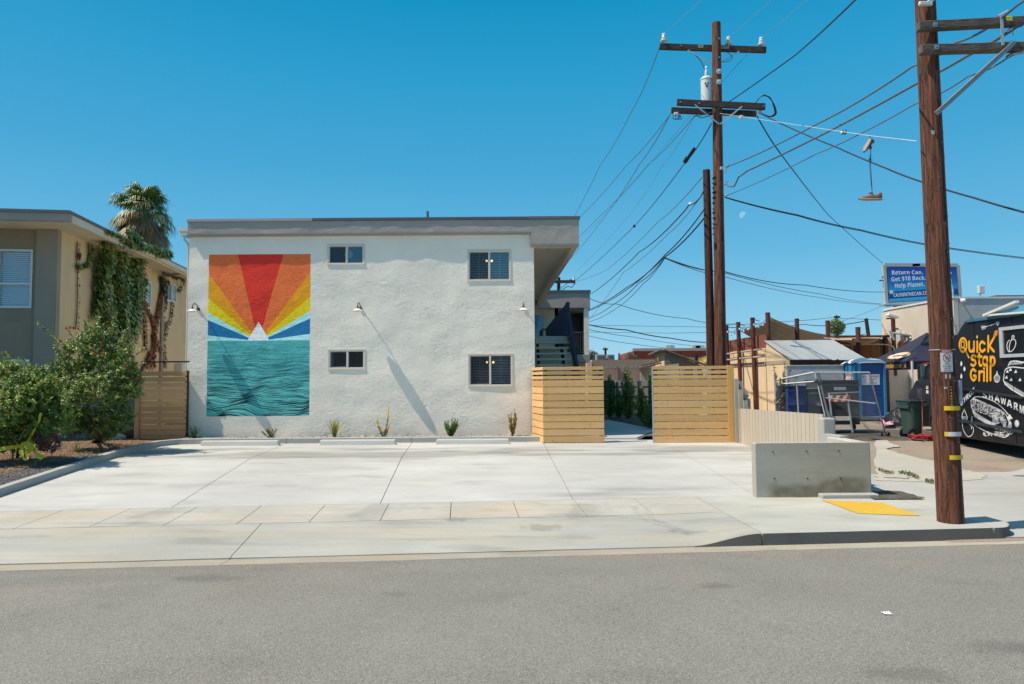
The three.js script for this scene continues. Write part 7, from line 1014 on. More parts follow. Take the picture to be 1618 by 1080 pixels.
// ---------------------------------------------------------------- food truck
{
  const t = thing('food_truck', 'black food truck with yellow lettering and white chalk-style drawings, facing away up the alley', 'food truck');
  const XS = (d) => 10.55 + 0.05 * (d - 16), w = 2.15;   // its left side plane
  const side = (px, py) => { const [x, y, z] = sight(px, py); let k = 16 / -z; for (let i = 0; i < 8; i++) k = XS(-z * k) / x; return { d: -z * k, y: EYE + y * k }; };
  const blk = M([0.013, 0.014, 0.018], 0.35), dkG = M([0.03, 0.032, 0.038], 0.4);
  const dF = side(1509, 600).d, dR = 9.4, f1 = side(1528, 507), yTop = f1.y, f2 = side(1516, 520), yB = side(1520, 691).y;
  const prof = [[dR, yB], [side(1509, 691).d, yB], [dF, yB + 0.1], [dF, side(1510, 529).y], [side(1512.5, 528).d, side(1512.5, 528).y], [f2.d, f2.y], [side(1522, 509.5).d, yTop - 0.05], [f1.d, yTop], [dR, yTop]];
  const body = shapeGeo(prof, 1).translate(0, 0, 0); { const p = body.attributes.position; for (let i = 0; i < p.count; i++) { const d = p.getX(i), y = p.getY(i), z = p.getZ(i); p.setXYZ(i, XS(d) + 0.004 + (z + 0.5) * w, y, -d); } body.computeVertexNormals(); } mesh('body', body, blk, t);
  mesh('roof', [grid([dR, f1.d, side(1521, 508).d], [0, 1], (d, v) => [XS(d) - 0.012 + v * (w + 0.03), yTop + 0.008 - (d > f1.d ? 0.03 : 0), -d, d, v]), beam(V(XS(dR) - 0.015, yTop + 0.0, -dR), V(XS(f1.d) - 0.015, yTop, -f1.d), 0.03, 0.06)], M([0.06, 0.16, 0.24], 0.35), t);
  // artwork on the side, drawn in the panel's own plane
  const L0 = dF, L1 = 13.2, PPM = 420, cw = Math.round((L0 - L1) * PPM), ch = Math.round((yTop - yB) * PPM);
  const art = canvasTex(cw, ch, (c) => {
    c.clearRect(0, 0, cw, ch);
    const S = (px, py) => { const s = side(px, py); return [(L0 - s.d) * PPM, (yTop - s.y) * PPM]; };
    const q = (zx, zy) => S(1500 + zx * 118 / 531, 480 + zy * 240 / 1080);   // survey sheet of the side
    const path = (pts, close) => { c.beginPath(); pts.forEach(([x, y], i) => { const [a, b] = q(x, y); i ? c.lineTo(a, b) : c.moveTo(a, b); }); if (close) c.closePath(); };
    const curve = (pts, close) => { const v = new THREE.CatmullRomCurve3(pts.map(([x, y]) => { const [a, b] = q(x, y); return V(a, b, 0); }), close); c.beginPath(); v.getPoints(pts.length * 8).forEach((p, i) => i ? c.lineTo(p.x, p.y) : c.moveTo(p.x, p.y)); if (close) c.closePath(); };
    const word = (s, x, y, x2, y2, hgt, col, font = 'bold') => { const a = q(x, y), b = q(x2, y2), u = q(x, y - hgt); const lx = b[0] - a[0], ly = b[1] - a[1]; c.save(); c.font = font + ' 100px sans-serif'; const mw = c.measureText(s).width, m = font.includes('sans') ? 72 : 72; c.transform(lx / mw, ly / mw, (a[0] - u[0]) / m, (a[1] - u[1]) / m, a[0], a[1]); c.fillStyle = col; c.fillText(s, 0, 0); c.restore(); };
    const Ye = '#e9a51c', Wh = '#d9dadd';
    // Quick Stop Grill in rounded letters built from strokes
    c.lineCap = 'round'; c.lineJoin = 'round'; const sw = (k) => { const a = q(100, 300), b = q(100 + k, 300); c.lineWidth = Math.abs(b[0] - a[0]) * 0.72; };
    c.strokeStyle = c.fillStyle = Ye; sw(15);
    const ring = (x, y, rx, ry, a0 = 0, a1 = 6.3) => { const p = []; for (let k = 0; k <= 24; k++) { const a = lerp(a0, a1, k / 24); p.push([x + rx * Math.cos(a), y + ry * Math.sin(a)]); } path(p); c.stroke(); };
    ring(97, 291, 26, 48); sw(9); ring(95, 288, 12, 24); sw(13); path([[108, 318], [138, 380]]); c.stroke(); sw(16);
    path([[140, 268], [140, 318]]); c.stroke(); curve([[140, 305], [146, 333], [162, 336], [172, 318]]); c.stroke(); path([[175, 268], [175, 338]]); c.stroke();
    path([[198, 268], [198, 338]]); c.stroke(); path([[197, 232], [197, 236]]); c.stroke(); curve([[250, 280], [232, 268], [217, 288], [217, 318], [232, 337], [252, 324]]); c.stroke();
    path([[276, 228], [276, 336]]); c.stroke(); path([[279, 305], [318, 236]]); c.stroke(); path([[282, 296], [316, 336]]); c.stroke();
    c.fillStyle = '#e08a22'; path([[312, 226], [324, 190], [343, 186], [340, 222], [322, 238]], true); c.fill(); c.strokeStyle = '#7a4a12'; sw(2); path([[322, 226], [328, 198]]); c.stroke(); path([[330, 226], [336, 197]]); c.stroke(); c.strokeStyle = Ye; sw(16);
    curve([[186, 374], [172, 366], [158, 374], [160, 392], [180, 402], [186, 420], [172, 438], [155, 430]]); c.stroke(); path([[212, 352], [212, 420]]); c.stroke(); curve([[212, 415], [216, 434], [228, 436]]); c.stroke(); path([[202, 374], [228, 374]]); c.stroke();
    ring(254, 405, 15, 29); path([[268, 378], [268, 470]]); c.stroke(); path([[292, 376], [292, 540]]); c.stroke(); ring(308, 406, 14, 30);
    curve([[186, 476], [168, 464], [154, 482], [154, 520], [170, 542], [186, 528], [186, 510], [174, 510]]); c.stroke(); path([[212, 480], [212, 542]]); c.stroke(); curve([[212, 500], [220, 482], [234, 480]]); c.stroke(); path([[246, 482], [246, 544]]); c.stroke(); path([[246, 458], [246, 460]]); c.stroke(); path([[268, 470], [268, 546]]); c.stroke();
    c.strokeStyle = Wh; c.fillStyle = Wh; sw(4);
    word('GYROS', 78, 730, 178, 628, 40, Wh); 
    'SHAWARMA'.split('').forEach((s, i) => { const x = 232 + i * 44, y = 652 + i * 13 + i * i * 0.9; word(s, x, y + 8, x + 38, y + 20, 42 + i * 2.4, Wh); });
    // arrow
    path([[228, 170], [344, 136]]); c.stroke(); path([[334, 128], [356, 132], [342, 152]], true); c.stroke(); for (let k = 0; k < 3; k++) { path([[226 + k * 10, 158 - k * 2], [236 + k * 10, 168 - k * 2], [232 + k * 10, 182 - k * 2]]); c.stroke(); }
    // drops
    for (const [x, y] of [[86, 425], [108, 462], [86, 515]]) { curve([[x - 2, y - 20], [x + 6, y], [x, y + 16], [x - 8, y + 6]], true); c.fill(); }
    // garlic
    sw(3); curve([[338, 478], [344, 500], [358, 520], [352, 550], [334, 556], [320, 545], [318, 518], [334, 498]], true); c.stroke(); for (let k = -2; k <= 2; k++) { curve([[338, 490], [337 + k * 8, 520], [336 + k * 4, 552]]); c.stroke(); }
    // long roll, upper right
    sw(6); curve([[384, 545], [396, 470], [430, 450], [531, 455]]); c.stroke(); curve([[418, 440], [432, 412], [470, 405], [531, 416]]); c.stroke(); curve([[384, 545], [420, 590], [480, 630], [531, 660]]); c.stroke(); sw(4); for (let k = 0; k < 22; k++) { path([[390 + k * 7, 548 + k * 4.2], [392 + k * 7, 572 + k * 4.6]]); c.stroke(); } for (let k = 0; k < 8; k++) { path([[430 + k * 12, 432 - k], [442 + k * 12, 416 - k]]); c.stroke(); } for (const [x, y] of [[432, 466], [470, 480], [438, 536], [404, 520], [500, 538], [410, 480]]) { path([[x - 11, y + 10], [x + 3, y - 14], [x + 12, y + 8]], true); c.fill(); }
    // shawarma
    sw(5); curve([[152, 690], [176, 664], [220, 660], [330, 700], [398, 760], [412, 780]]); c.stroke(); curve([[152, 690], [160, 740], [220, 800], [330, 850], [360, 840]]); c.stroke(); curve([[160, 800], [162, 840], [230, 890], [330, 930], [402, 944], [436, 900], [430, 860], [400, 780]]); c.stroke(); seed(190);
    sw(2.6); for (let k = 0; k < 900; k++) { const u = rnd(), v = Math.pow(rnd(), 1.8), x = lerp(165, 392, u) - v * 8, y = lerp(668, 768, Math.pow(u, 1.15)) + v * 82; path([[x, y], [x + 1.6, y + 1]]); c.stroke(); } for (let k = 0; k < 260; k++) { const x = 325 + rnd(-22, 22), y = 770 + rnd(0, 80); path([[x, y], [x + 1.6, y + 1]]); c.stroke(); }
    sw(4); for (let k = 0; k < 26; k++) { const f = k / 26, x = lerp(164, 330, f), y = lerp(760, 858, f); curve([[x, y], [x + 10, y + 22 + rnd(14)], [x + 24, y + 16 + rnd(14)], [x + 14, y + 40]]); c.stroke(); } for (let k = 0; k < 20; k++) { const x = 370 + rnd(-16, 60), y = 800 + rnd(0, 110); curve([[x, y], [x + 12, y - 16], [x + 22, y + 6], [x + 6, y + 14]], true); k % 2 ? c.fill() : c.stroke(); } for (let k = 0; k < 80; k++) { const x = 240 + rnd(180), y = 905 + rnd(30); path([[x, y], [x + 5, y + 3]]); c.stroke(); } path([[406, 770], [448, 812], [424, 816], [440, 848]]); c.stroke();
    // onion, tomato and hook
    sw(5); curve([[100, 760], [90, 790], [92, 815], [110, 826], [128, 812], [118, 780], [104, 748]]); c.stroke(); for (let k = 0; k < 5; k++) { path([[94 + k * 8, 800], [96 + k * 8, 818]]); c.stroke(); } curve([[90, 836], [98, 890], [130, 940], [160, 930], [172, 890], [152, 850]]); c.stroke(); curve([[144, 856], [158, 876], [156, 886]]); c.stroke(); c.fillStyle = '#c9ccd4'; ring(479, 849, 14, 22); c.fill(); ring(479, 849, 5, 9);
  });
  mesh('side_artwork', grid([L0, L1], [yB, yTop], (d, y) => [XS(d) - 0.006, y, -d, (L0 - d) / (L0 - L1), (y - yB) / (yTop - yB)]), M([1, 1, 1], 0.45, { map: art, transparent: true, alphaTest: 0.4 }), t).userData.label = 'white and yellow painted lettering and drawings on the side';
  for (const d of [15.55, 14.3]) mesh('panel_seam', beam(V(XS(d) - 0.002, yB + 0.02, -d), V(XS(d) - 0.002, yTop - 0.03, -d), 0.012, 0.006), dkG, t);
  { const rv = []; for (let k = 0; k < 46; k++) { const d = dF - 0.12 - k * 0.06; for (const y of [yB + 0.06, yTop - 0.07]) rv.push(new THREE.SphereGeometry(0.008, 6, 4).translate(XS(d) - 0.003, y, -d)); } mesh('rivets', rv, dkG, t).userData.kind = 'stuff'; }
  // serving hatch window
  const h0 = side(1581, 518), h1 = side(1583, 565), hR = 13.2, alu = M([0.62, 0.64, 0.66], 0.4, { metal: 0.4 }), W = new THREE.Group(); W.name = 'serving_window'; t.add(W);
  const sd = (d0, d1, y0, y1, o, th = 0.03) => { const a = V(XS(d0) - o, (y0 + y1) / 2, -d0), b = V(XS(d1) - o, (y0 + y1) / 2, -d1); return beam(a, b, th, y1 - y0); };
  const hy1 = side(1592, 516).y, hy0 = side(1592, 564.5).y, hd = side(1581.5, 540).d; mesh('frame', [sd(hd, hR, hy1 - 0.07, hy1, 0.03), sd(hd, hR, hy0, hy0 + 0.07, 0.032), sd(hd, hd - 0.11, hy0 + 0.07, hy1 - 0.07, 0.03)], alu, W); mesh('pane', sd(hd - 0.11, hR, hy0 + 0.07, hy1 - 0.07, 0.012, 0.01), M([0.01, 0.012, 0.016], 0.12), W);
  const pep = canvasTex(128, 180, (c) => { c.strokeStyle = '#d9dadd'; c.lineWidth = 7; c.lineJoin = 'round'; c.beginPath(); c.moveTo(50, 50); c.bezierCurveTo(5, 70, 12, 150, 36, 172); c.bezierCurveTo(70, 178, 110, 130, 112, 80); c.bezierCurveTo(110, 40, 80, 40, 64, 58); c.bezierCurveTo(40, 90, 40, 140, 40, 168); c.moveTo(70, 50); c.bezierCurveTo(80, 20, 70, 10, 90, 6); c.lineTo(98, 22); c.bezierCurveTo(88, 30, 92, 40, 96, 48); c.stroke(); }); const pA = side(1590, 557), pB = side(1608, 528); mesh('pepper_drawing', grid([pA.d, pB.d], [pA.y, pB.y], (d, y) => [XS(d) - 0.022, y, -d, (pA.d - d) / (pA.d - pB.d), (y - pA.y) / (pB.y - pA.y)]), M([1, 1, 1], 0.5, { map: pep, transparent: true, alphaTest: 0.4 }), W);
  const rr = (pa, pb, h, o) => { const a = side(...pa), b = side(...pb), c = 13.1, yb = b.y + (a.y - b.y) * (b.d - c) / (b.d - a.d) * 1; return beam(V(XS(a.d) - o, a.y, -a.d), V(XS(b.d) - o, b.y, -b.d), 0.04, h); };
  mesh('rub_rail', rr([1515, 613], [1618, 628], 0.05, 0.02), dkG, t); mesh('rub_rail', rr([1517, 663.5], [1618, 682], 0.06, 0.025), M([0.035, 0.045, 0.06], 0.4), t);
  const aw0 = side(1574, 498), aw1 = side(1600, 481); mesh('roof_hatch', [beam(V(XS(15) - 0.1, P(1572, 498, 15).y, -15), V(XS(14) - 0.05, P(1618, 476, 14).y, -14), 0.08, 0.05), beam(V(XS(15) - 0.1, P(1572, 498, 15).y, -15), V(XS(13) - 0.05, P(1618, 497, 14).y, -13), 0.05, 0.04)], M([0.66, 0.66, 0.62], 0.4), t); mesh('hatch_pane', grid([0, 1], [0, 1], (u, v) => { const a = V(XS(15) - 0.06, P(1576, 497, 15).y, -15), b = V(XS(13.6), P(1618, 497, 14).y, -13.6), c = V(XS(13.6), P(1618, 480, 14).y, -13.6); const p = a.clone().lerp(b.clone().lerp(c, v), u); return [p.x, p.y, p.z]; }), M([0.10, 0.35, 0.50], 0.15), t);
  // cab and nose
  const nose = 18.5, cabY = side(1500, 560); const cx = (d) => XS(d) + 0.06;
  const np = [[dF - 0.05, 0.22], [nose - 0.62, 0.22], [nose, 0.30], [nose + 0.03, 0.92], [nose - 0.3, 1.28], [nose - 0.62, 1.36], [dF + 0.3, 2.3], [dF - 0.05, 2.42]]; const arch = new THREE.Path(); const sh = new THREE.Shape(np.map(([a, b]) => new THREE.Vector2(a, b))); const wc = [17.25, 0.24]; arch.absarc(wc[0], wc[1] + 0.02, 0.44, 0, Math.PI * 2); 
  const wheelC = G(1484, 697, -0.14); const wd = -wheelC.z + 0.1; const rw = 0.37, wy = alleyY(10.8, wd) + rw;
  const cabShape = new THREE.Shape(); const pts = [[dF - 0.05, 0.2], [wd - 0.46, 0.2]]; cabShape.moveTo(dF - 0.05, 0.2); cabShape.lineTo(wd - 0.46, wy - 0.02); cabShape.absarc(wd, wy, 0.46, Math.PI, 0, true); cabShape.lineTo(nose, wy); cabShape.lineTo(nose + 0.05, 0.95); cabShape.lineTo(nose - 0.35, 1.34); cabShape.lineTo(nose - 0.5, 1.36); cabShape.lineTo(dF + 0.35, 2.3); cabShape.lineTo(dF - 0.05, 2.4); cabShape.closePath();
  const cab = new THREE.ExtrudeGeometry(cabShape, { depth: w - 0.12, bevelEnabled: true, bevelSize: 0.02, bevelThickness: 0.02, bevelSegments: 2, curveSegments: 16 }); { const p = cab.attributes.position; for (let i = 0; i < p.count; i++) { const d = p.getX(i), y = p.getY(i), z = p.getZ(i); p.setXYZ(i, cx(d) + z, y, -d); } cab.computeVertexNormals(); muv(cab); } mesh('cab', cab, M([0.028, 0.032, 0.042], 0.35), t);
  mesh('side_glass', [shapeGeo([[dF + 0.1, 1.42], [nose - 0.75, 1.42], [nose - 0.85, 1.72], [dF + 0.35, 2.2], [dF + 0.1, 2.25]], 0.01)].map((g) => { const p = g.attributes.position; for (let i = 0; i < p.count; i++) { const d = p.getX(i); p.setXYZ(i, cx(d) - 0.026 + p.getZ(i), p.getY(i), -d); } g.computeVertexNormals(); return g; }), M([0.008, 0.01, 0.012], 0.05), t);
  const mr = P(1454.5, 588, 18.1); mesh('wing_mirror', [rbox(0.08, 0.42, 0.22, 0.03, mr.x, mr.y, mr.z), bar(mr.clone().add(V(0, -0.2, 0)), V(cx(18) + 0.02, 1.3, -18), 0.02)], MAT.black, t); mesh('mirror_glass', rbox(0.14, 0.34, 0.02, 0.01, mr.x, mr.y, mr.z + 0.115), M([0.10, 0.17, 0.19], 0.08), t);
  const sg = P(1445.5, 651, 18.3); mesh('turn_signal', new THREE.SphereGeometry(0.055, 14, 10).scale(0.5, 1, 1).translate(cx(18.2) - 0.03, sg.y, -18.25), M([0.85, 0.36, 0.02], 0.3), t); mesh('front_bumper', rbox(w, 0.22, 0.14, 0.03, cx(nose) + w / 2 - 0.08, 0.26, -nose - 0.06), MAT.black, t);
  for (const [x, y] of [[1457.5, 612], [1458, 619]]) { const p = P(x, y, 17.5); mesh('socket_cover', rbox(0.012, 0.085, 0.09, 0.004, cx(17.6) - 0.03, p.y, -17.6), MAT.offwhite, t); } mesh('access_panel', rbox(0.01, 0.26, 0.16, 0.004, cx(18) - 0.026, P(1452, 622, 18).y, -18.0), M([0.07, 0.075, 0.085], 0.4), t);
  const wheel = (d, y) => { const g = new THREE.Group(); g.name = 'wheel'; t.add(g); mesh('tyre', lathe([[0.22, -0.10], [0.32, -0.115], [0.36, -0.09], [rw, -0.05], [rw, 0.05], [0.36, 0.09], [0.32, 0.115], [0.22, 0.10]], 40).rotateZ(Math.PI / 2), M([0.035, 0.034, 0.033], 0.8), g); mesh('rim', lathe([[0, -0.02], [0.07, -0.06], [0.10, -0.05], [0.12, 0.0], [0.19, 0.01], [0.21, -0.06], [0.225, -0.095], [0.23, -0.06], [0.23, 0.1]], 40).rotateZ(-Math.PI / 2), M([0.5, 0.5, 0.5], 0.3, { metal: 0.7 }), g); for (let k = 0; k < 8; k++) mesh('wheel_nut', new THREE.SphereGeometry(0.018, 8, 6).translate(-0.02 - 0.03, 0.135 * Math.cos(k * 0.785), 0.135 * Math.sin(k * 0.785)), MAT.steel, g); g.position.set(XS(d) + 0.13, y, -d); };
  wheel(wd, wy); wheel(13.35, alleyY(10.6, 13.35) + rw); for (const d of [wd, 13.35]) mesh('far_tyre', new THREE.CylinderGeometry(rw, rw, 0.24, 28).rotateZ(1.57).translate(XS(d) + w - 0.2, alleyY(12, d) + rw, -d), MAT.black, t);
  mesh('underbody', [boxAt(XS(13) + 0.3, XS(13) + w - 0.2, 0.1, yB + 0.05, -17.8, -9.5)], MAT.black, t);
}
// ---------------------------------------------------------------- beige commercial building, billboard and the skyline
{
  const o = thing('commercial_building', 'beige and grey flat-roofed commercial building behind the food truck and canopy', 'building'), X = 16.55, dn = 25.5, df = 30.3, yt = P(1508, 471, dn).y, mb = M([0.66, 0.58, 0.49], 0.9, { map: T.plaster, bumpMap: T.stucco, bumpScale: 0.003 }), mg2 = M([0.47, 0.49, 0.52], 0.9, { map: T.plaster, bumpMap: T.stucco, bumpScale: 0.003 });
  mesh('side_wall', boxAt(X, X + 0.2, -0.1, yt, -df, -dn), mb, o); mesh('front_wall', boxAt(X + 0.001, X + 16, -0.1, yt - 0.02, -dn - 0.2, -dn + 0.012), mg2, o); mesh('corner_strip', boxAt(X - 0.01, X + 0.16, -0.1, yt + 0.001, -dn, -dn + 0.02), tint(mb, [0.68, 0.62, 0.55]), o); mesh('coping', [boxAt(X - 0.04, X + 0.22, yt, yt + 0.07, -df, -dn + 0.04), boxAt(X + 0.221, X + 16, yt - 0.02, yt + 0.05, -dn - 0.25, -dn + 0.05)], M([0.64, 0.64, 0.64], 0.6), o); mesh('roof', boxAt(X + 0.2, X + 16, yt - 0.4, yt - 0.3, -df, -dn - 0.2), MAT.galv, o); mesh('rear_wall', boxAt(X, X + 16, -0.1, yt - 0.1, -df - 0.2, -df), mb, o);
  mesh('rooftop_parapet', boxAt(P(1573, 468, 29).x, P(1640, 468, 29).x, yt - 0.3, P(1600, 466, 29).y, -29.5, -29), MAT.flash, o);
  const l = P(1516, 476, dn); mesh('round_lamp', [new THREE.SphereGeometry(0.10, 18, 14).translate(l.x, l.y, l.z + 0.2), bar(V(l.x, l.y + 0.08, l.z), V(l.x, l.y + 0.06, l.z + 0.2), 0.025)], MAT.porcelain, o);
  const fl = P(1404, 518, 28.3); mesh('floodlight', [along(rbox(0.44, 0.12, 0.28, 0.03), V(fl.x, fl.y, fl.z), V(fl.x + 0.3, fl.y + 1, fl.z))], M([0.66, 0.67, 0.66], 0.4), o); mesh('floodlight_bracket', [bar(V(fl.x + 0.05, fl.y - 0.1, fl.z), V(fl.x + 0.2, fl.y - 0.5, fl.z), 0.05), bar(V(fl.x + 0.1, fl.y - 0.2, fl.z), V(X, fl.y - 0.3, fl.z), 0.04)], MAT.galv, o);
  const wp = (px, py) => { const [x, y, z] = sight(px, py), k = X / x; return V(X, EYE + y * k, z * k); };
  const pipe = (n, pts, r) => mesh(n, tube(pts.map(([x, y]) => { const p = wp(x, y); p.x -= r + 0.01; return p; }), r, 8, 40), MAT.galv, o);
  pipe('conduit', [[1408, 535], [1418, 531.5], [1428, 529.5], [1437, 529], [1440, 534]], 0.032); pipe('conduit', [[1428, 540], [1440, 538.5], [1455, 537]], 0.03); pipe('conduit', [[1411, 519], [1419, 517.5], [1423, 520], [1423.5, 530]], 0.02); pipe('conduit', [[1454, 530], [1454, 537]], 0.03); const mbx = wp(1424, 538); mesh('meter_box', rbox(0.18, 0.62, 0.55, 0.03, X - 0.09, mbx.y, mbx.z), M([0.5, 0.53, 0.56], 0.5), o); const bc = wp(1429, 546); mesh('alarm_bell', [new THREE.SphereGeometry(0.19, 16, 12).translate(X - 0.12, bc.y + 0.05, bc.z), rbox(0.2, 0.2, 0.4, 0.04, X - 0.1, bc.y - 0.25, bc.z)], M([0.40, 0.15, 0.07], 0.5), o);
  const pb = P(1400, 503, 28.6); mesh('wall_bracket', [beam(V(pb.x, pb.y, pb.z), V(pb.x + 0.35, pb.y, pb.z), 0.05, 0.06), boxAt(pb.x + 0.22, pb.x + 0.34, pb.y - 2.4, pb.y + 0.02, pb.z - 0.06, pb.z + 0.06)], MAT.rust, o);
  const sl = P(1547.5, 452, 60), lamp = thing('floodlight_mast', 'small floodlight on a thin mast above the grey building', 'lamp mast'); mesh('mast', bar(V(sl.x, 0, sl.z), sl, 0.05, 8), MAT.galv, lamp); mesh('head', rbox(0.5, 0.7, 0.3, 0.05, sl.x + 0.1, sl.y - 0.3, sl.z), MAT.porcelain, lamp);
  // billboard
  const b = thing('billboard', 'blue billboard with white recycling slogan, half hidden by the near utility pole', 'billboard'), D = 67; const c = [[1396, 418.5], [1512, 419], [1516, 473], [1400, 481.5]].map(([x, y]) => P(x, y, D));
  const bt = canvasTex(1024, 560, (k, w, h) => {
    const g = k.createLinearGradient(0, 0, 0, h); g.addColorStop(0, '#1443a4'); g.addColorStop(0.45, '#1f74c4'); g.addColorStop(0.70, '#2ea3d6'); g.addColorStop(0.71, '#0d4f9a'); g.addColorStop(0.9, '#0c4792'); g.addColorStop(0.91, '#39b4dc'); g.addColorStop(1, '#2ba3d4'); k.fillStyle = g; k.fillRect(0, 0, w, h);
    k.fillStyle = '#e8eef4'; k.font = 'bold 96px sans-serif'; k.fillText('Return Can.', 60, 130, 470); k.fillText('Get $10 Back.', 46, 235, 520); k.fillText('Help Planet.', 90, 340, 450); k.font = 'bold 80px sans-serif'; k.fillText('CASHINTHECAN.COM', 66, 480, 560);
    k.fillStyle = '#c9e3f2'; k.beginPath(); for (let i = 0; i < 12; i++) { const a = i / 12 * 6.283, r = i % 2 ? 22 : 40; k.lineTo(40 + r * Math.cos(a), 400 + r * Math.sin(a)); } k.fill(); k.fillStyle = '#dfeaf2'; k.fillRect(760, 60, 70, 470); k.beginPath(); k.moveTo(880, 70); k.bezierCurveTo(910, 60, 940, 70, 950, 110); k.lineTo(930, 150); k.bezierCurveTo(950, 260, 930, 330, 960, 420); k.lineTo(950, 540); k.lineTo(880, 540); k.bezierCurveTo(900, 400, 860, 300, 890, 180); k.closePath(); k.fill();
  });
  const qd = (i, z) => grid([0, 1], [0, 1], (u, v) => { const p = c[3].clone().lerp(c[2], i + u * (1 - 2 * i)).lerp(c[0].clone().lerp(c[1], i + u * (1 - 2 * i)), i * 1.9 + v * (1 - 3.8 * i)); return [p.x, p.y, p.z + z, u, v]; });
  mesh('frame', [beam(c[0], c[1], 0.3, 0.34), beam(c[3], c[2], 0.3, 0.34), beam(c[0], c[3], 0.3, 0.32), beam(c[1], c[2], 0.3, 0.32)], M([0.42, 0.44, 0.44], 0.6), b); mesh('backing', qd(0.01, -0.2), MAT.galv, b); mesh('poster', qd(0.03, 0.16), M([1, 1, 1], 0.6, { map: bt }), b);
  const p1 = P(1418, 481, D), w0 = P(1392, 482, D), w1 = P(1470, 480.5, D); mesh('catwalk', beam(w0, w1, 1.0, 0.12), MAT.galv, b); for (const x of [1418, 1428, 1432, 1500]) { const p = P(x, 481, D); mesh('support', bar(V(p.x, -0.1, p.z - 0.4), V(p.x, p.y + 0.5, p.z - 0.4), x === 1418 || x === 1500 ? 0.22 : 0.06), MAT.galv, b); } const ar = P(1392, 443, D); mesh('lamp_arm', [beam(P(1389, 443, D), P(1397, 442.5, D), 0.1, 0.12), beam(P(1394, 436, D), P(1394.6, 439, D), 0.1, 0.1)], MAT.flash, b); for (let k = 0; k < 7; k++) { const p = P(1422 + k * 4, 483, D); mesh('rail_post', boxAt(p.x - 0.04, p.x + 0.04, p.y - 0.3, p.y + 0.25, p.z + 0.5, p.z + 0.58), MAT.galv, b); } mesh('top_lamp', [beam(P(1440, 419, D), P(1452, 418.5, D), 0.3, 0.25), beam(P(1453, 418.5, D), P(1462, 418, D), 0.2, 0.1)], MAT.wire, b);
  // treetop
  seed(200); const tt = P(1321, 517, 60), tree = thing('distant_tree', 'light green treetop showing above the shade sail', 'tree', V(tt.x, 0, -60)); const L = new Leaves(); for (let k = 0; k < 2600; k++) { const d = rdir(), r = 0.75 * Math.pow(rnd(), 0.5); L.add(V(d.x * r * 0.95, tt.y + d.y * r * 0.95 + 0.1 * noise(d.x * 3, d.y * 3), d.z * r), rdir(), rdir(), rnd(0.1, 0.25), rnd(0.05, 0.1), [[0.16, 0.26, 0.06], [0.10, 0.19, 0.04], [0.24, 0.32, 0.09]][k % 3]); } mesh('crown', L.geo(), LEAF, tree); mesh('trunk', bar(V(0, -0.1, 0), V(0, tt.y, 0), 0.14, 10, 0.06), MAT.poleDark, tree);
  // brick block
  const bd = 62, br = thing('brick_building', 'low red brick building on the skyline left of the pole stub', 'building'), bx0 = P(1002, 560, bd).x, bx1 = P(1152, 560, bd).x, bxl = P(979, 560, bd + 12).x, bt1 = P(1002, 554.5, bd).y;
  T.brick = tex(512, 512, 2, (x, y) => { const r = y * 26, c = x * 9 + (Math.floor(r) % 2) * 0.5, fx = c - Math.floor(c), fy = r - Math.floor(r), m = fx < 0.05 || fy < 0.13; const v = 0.75 + 0.25 * pn(Math.floor(c) * 0.731, Math.floor(r) * 0.377, 512, 9) + 0.15 * pf(x, y, 8, 3, 6); return m ? [0.62, 0.55, 0.5] : [v, v * 0.86, v * 0.82]; });
  const bm = M([0.36, 0.095, 0.06], 0.9, { map: T.brick }); mesh('front_wall', boxAt(bx0, bx1, -0.1, bt1, -bd - 0.3, -bd), bm, br); mesh('side_wall', beam(V(bx0 + 0.15, bt1 / 2, -bd), V(bxl, bt1 / 2, -bd - 12), 0.3, bt1 + 0.1), bm, br); mesh('coping', [boxAt(bx0 - 0.1, bx1, bt1, bt1 + 0.25, -bd - 0.4, -bd + 0.1)], M([0.36, 0.30, 0.26], 0.8), br); mesh('roof', boxAt(P(1020, 550, bd + 3).x, bx1, bt1, P(1060, 551.5, bd + 3).y, -bd - 14, -bd - 3), M([0.6, 0.6, 0.58], 0.7), br);
  for (const [x, l] of [[1058, 'vent'], [1099, 'unit'], [1104, 'unit']]) { const p = P(x, 549, bd + 4); mesh('roof_' + l, [rbox(0.9, 0.5, 0.5, 0.06, p.x, p.y, p.z), bar(p, p.clone().add(V(0, -0.8, 0)), 0.1)], MAT.galv, br); } mesh('flue', bar(V(P(1117, 540, bd).x, 0, -bd + 0.2), P(1117, 538, bd), 0.14), MAT.galv, br);
  // tan block with faded lettering, plant on its roof
  const td = 40, tb = thing('tan_block', 'long pinkish-tan wall of a low building behind the walkway', 'building'), tx0 = P(935, 575, td).x, tx1 = P(1041, 575, td).x, tt1 = P(980, 568, td).y; mesh('wall', boxAt(tx0, tx1 + 2, -0.1, tt1, -td - 8, -td), M([0.40, 0.30, 0.245], 0.9, { map: T.plaster, bumpMap: T.stucco, bumpScale: 0.003 }), tb); mesh('lit_end', boxAt(P(926, 575, td).x, tx0 - 0.01, -0.1, P(930, 571, td).y, -td - 5, -td + 0.2), shedTan[1], tb);
  seed(201); for (let k = 0; k < 9; k++) { const p = P(956 + k * 6.6, 580 - k * 0.15, td); mesh('faded_letter', boxAt(p.x, p.x + 0.16, p.y - 0.07, p.y + 0.09, -td, -td + 0.006), M([0.36, 0.31, 0.30], 0.9), tb); } mesh('wall_pipe', [boxAt(P(975, 590, td).x, P(975, 590, td).x + 0.08, 0, P(975, 579, td).y, -td, -td + 0.08), boxAt(P(1009, 590, td).x, P(1009, 590, td).x + 0.06, 0, P(1009, 579, td).y, -td, -td + 0.08)], M([0.22, 0.13, 0.09], 0.8), tb);
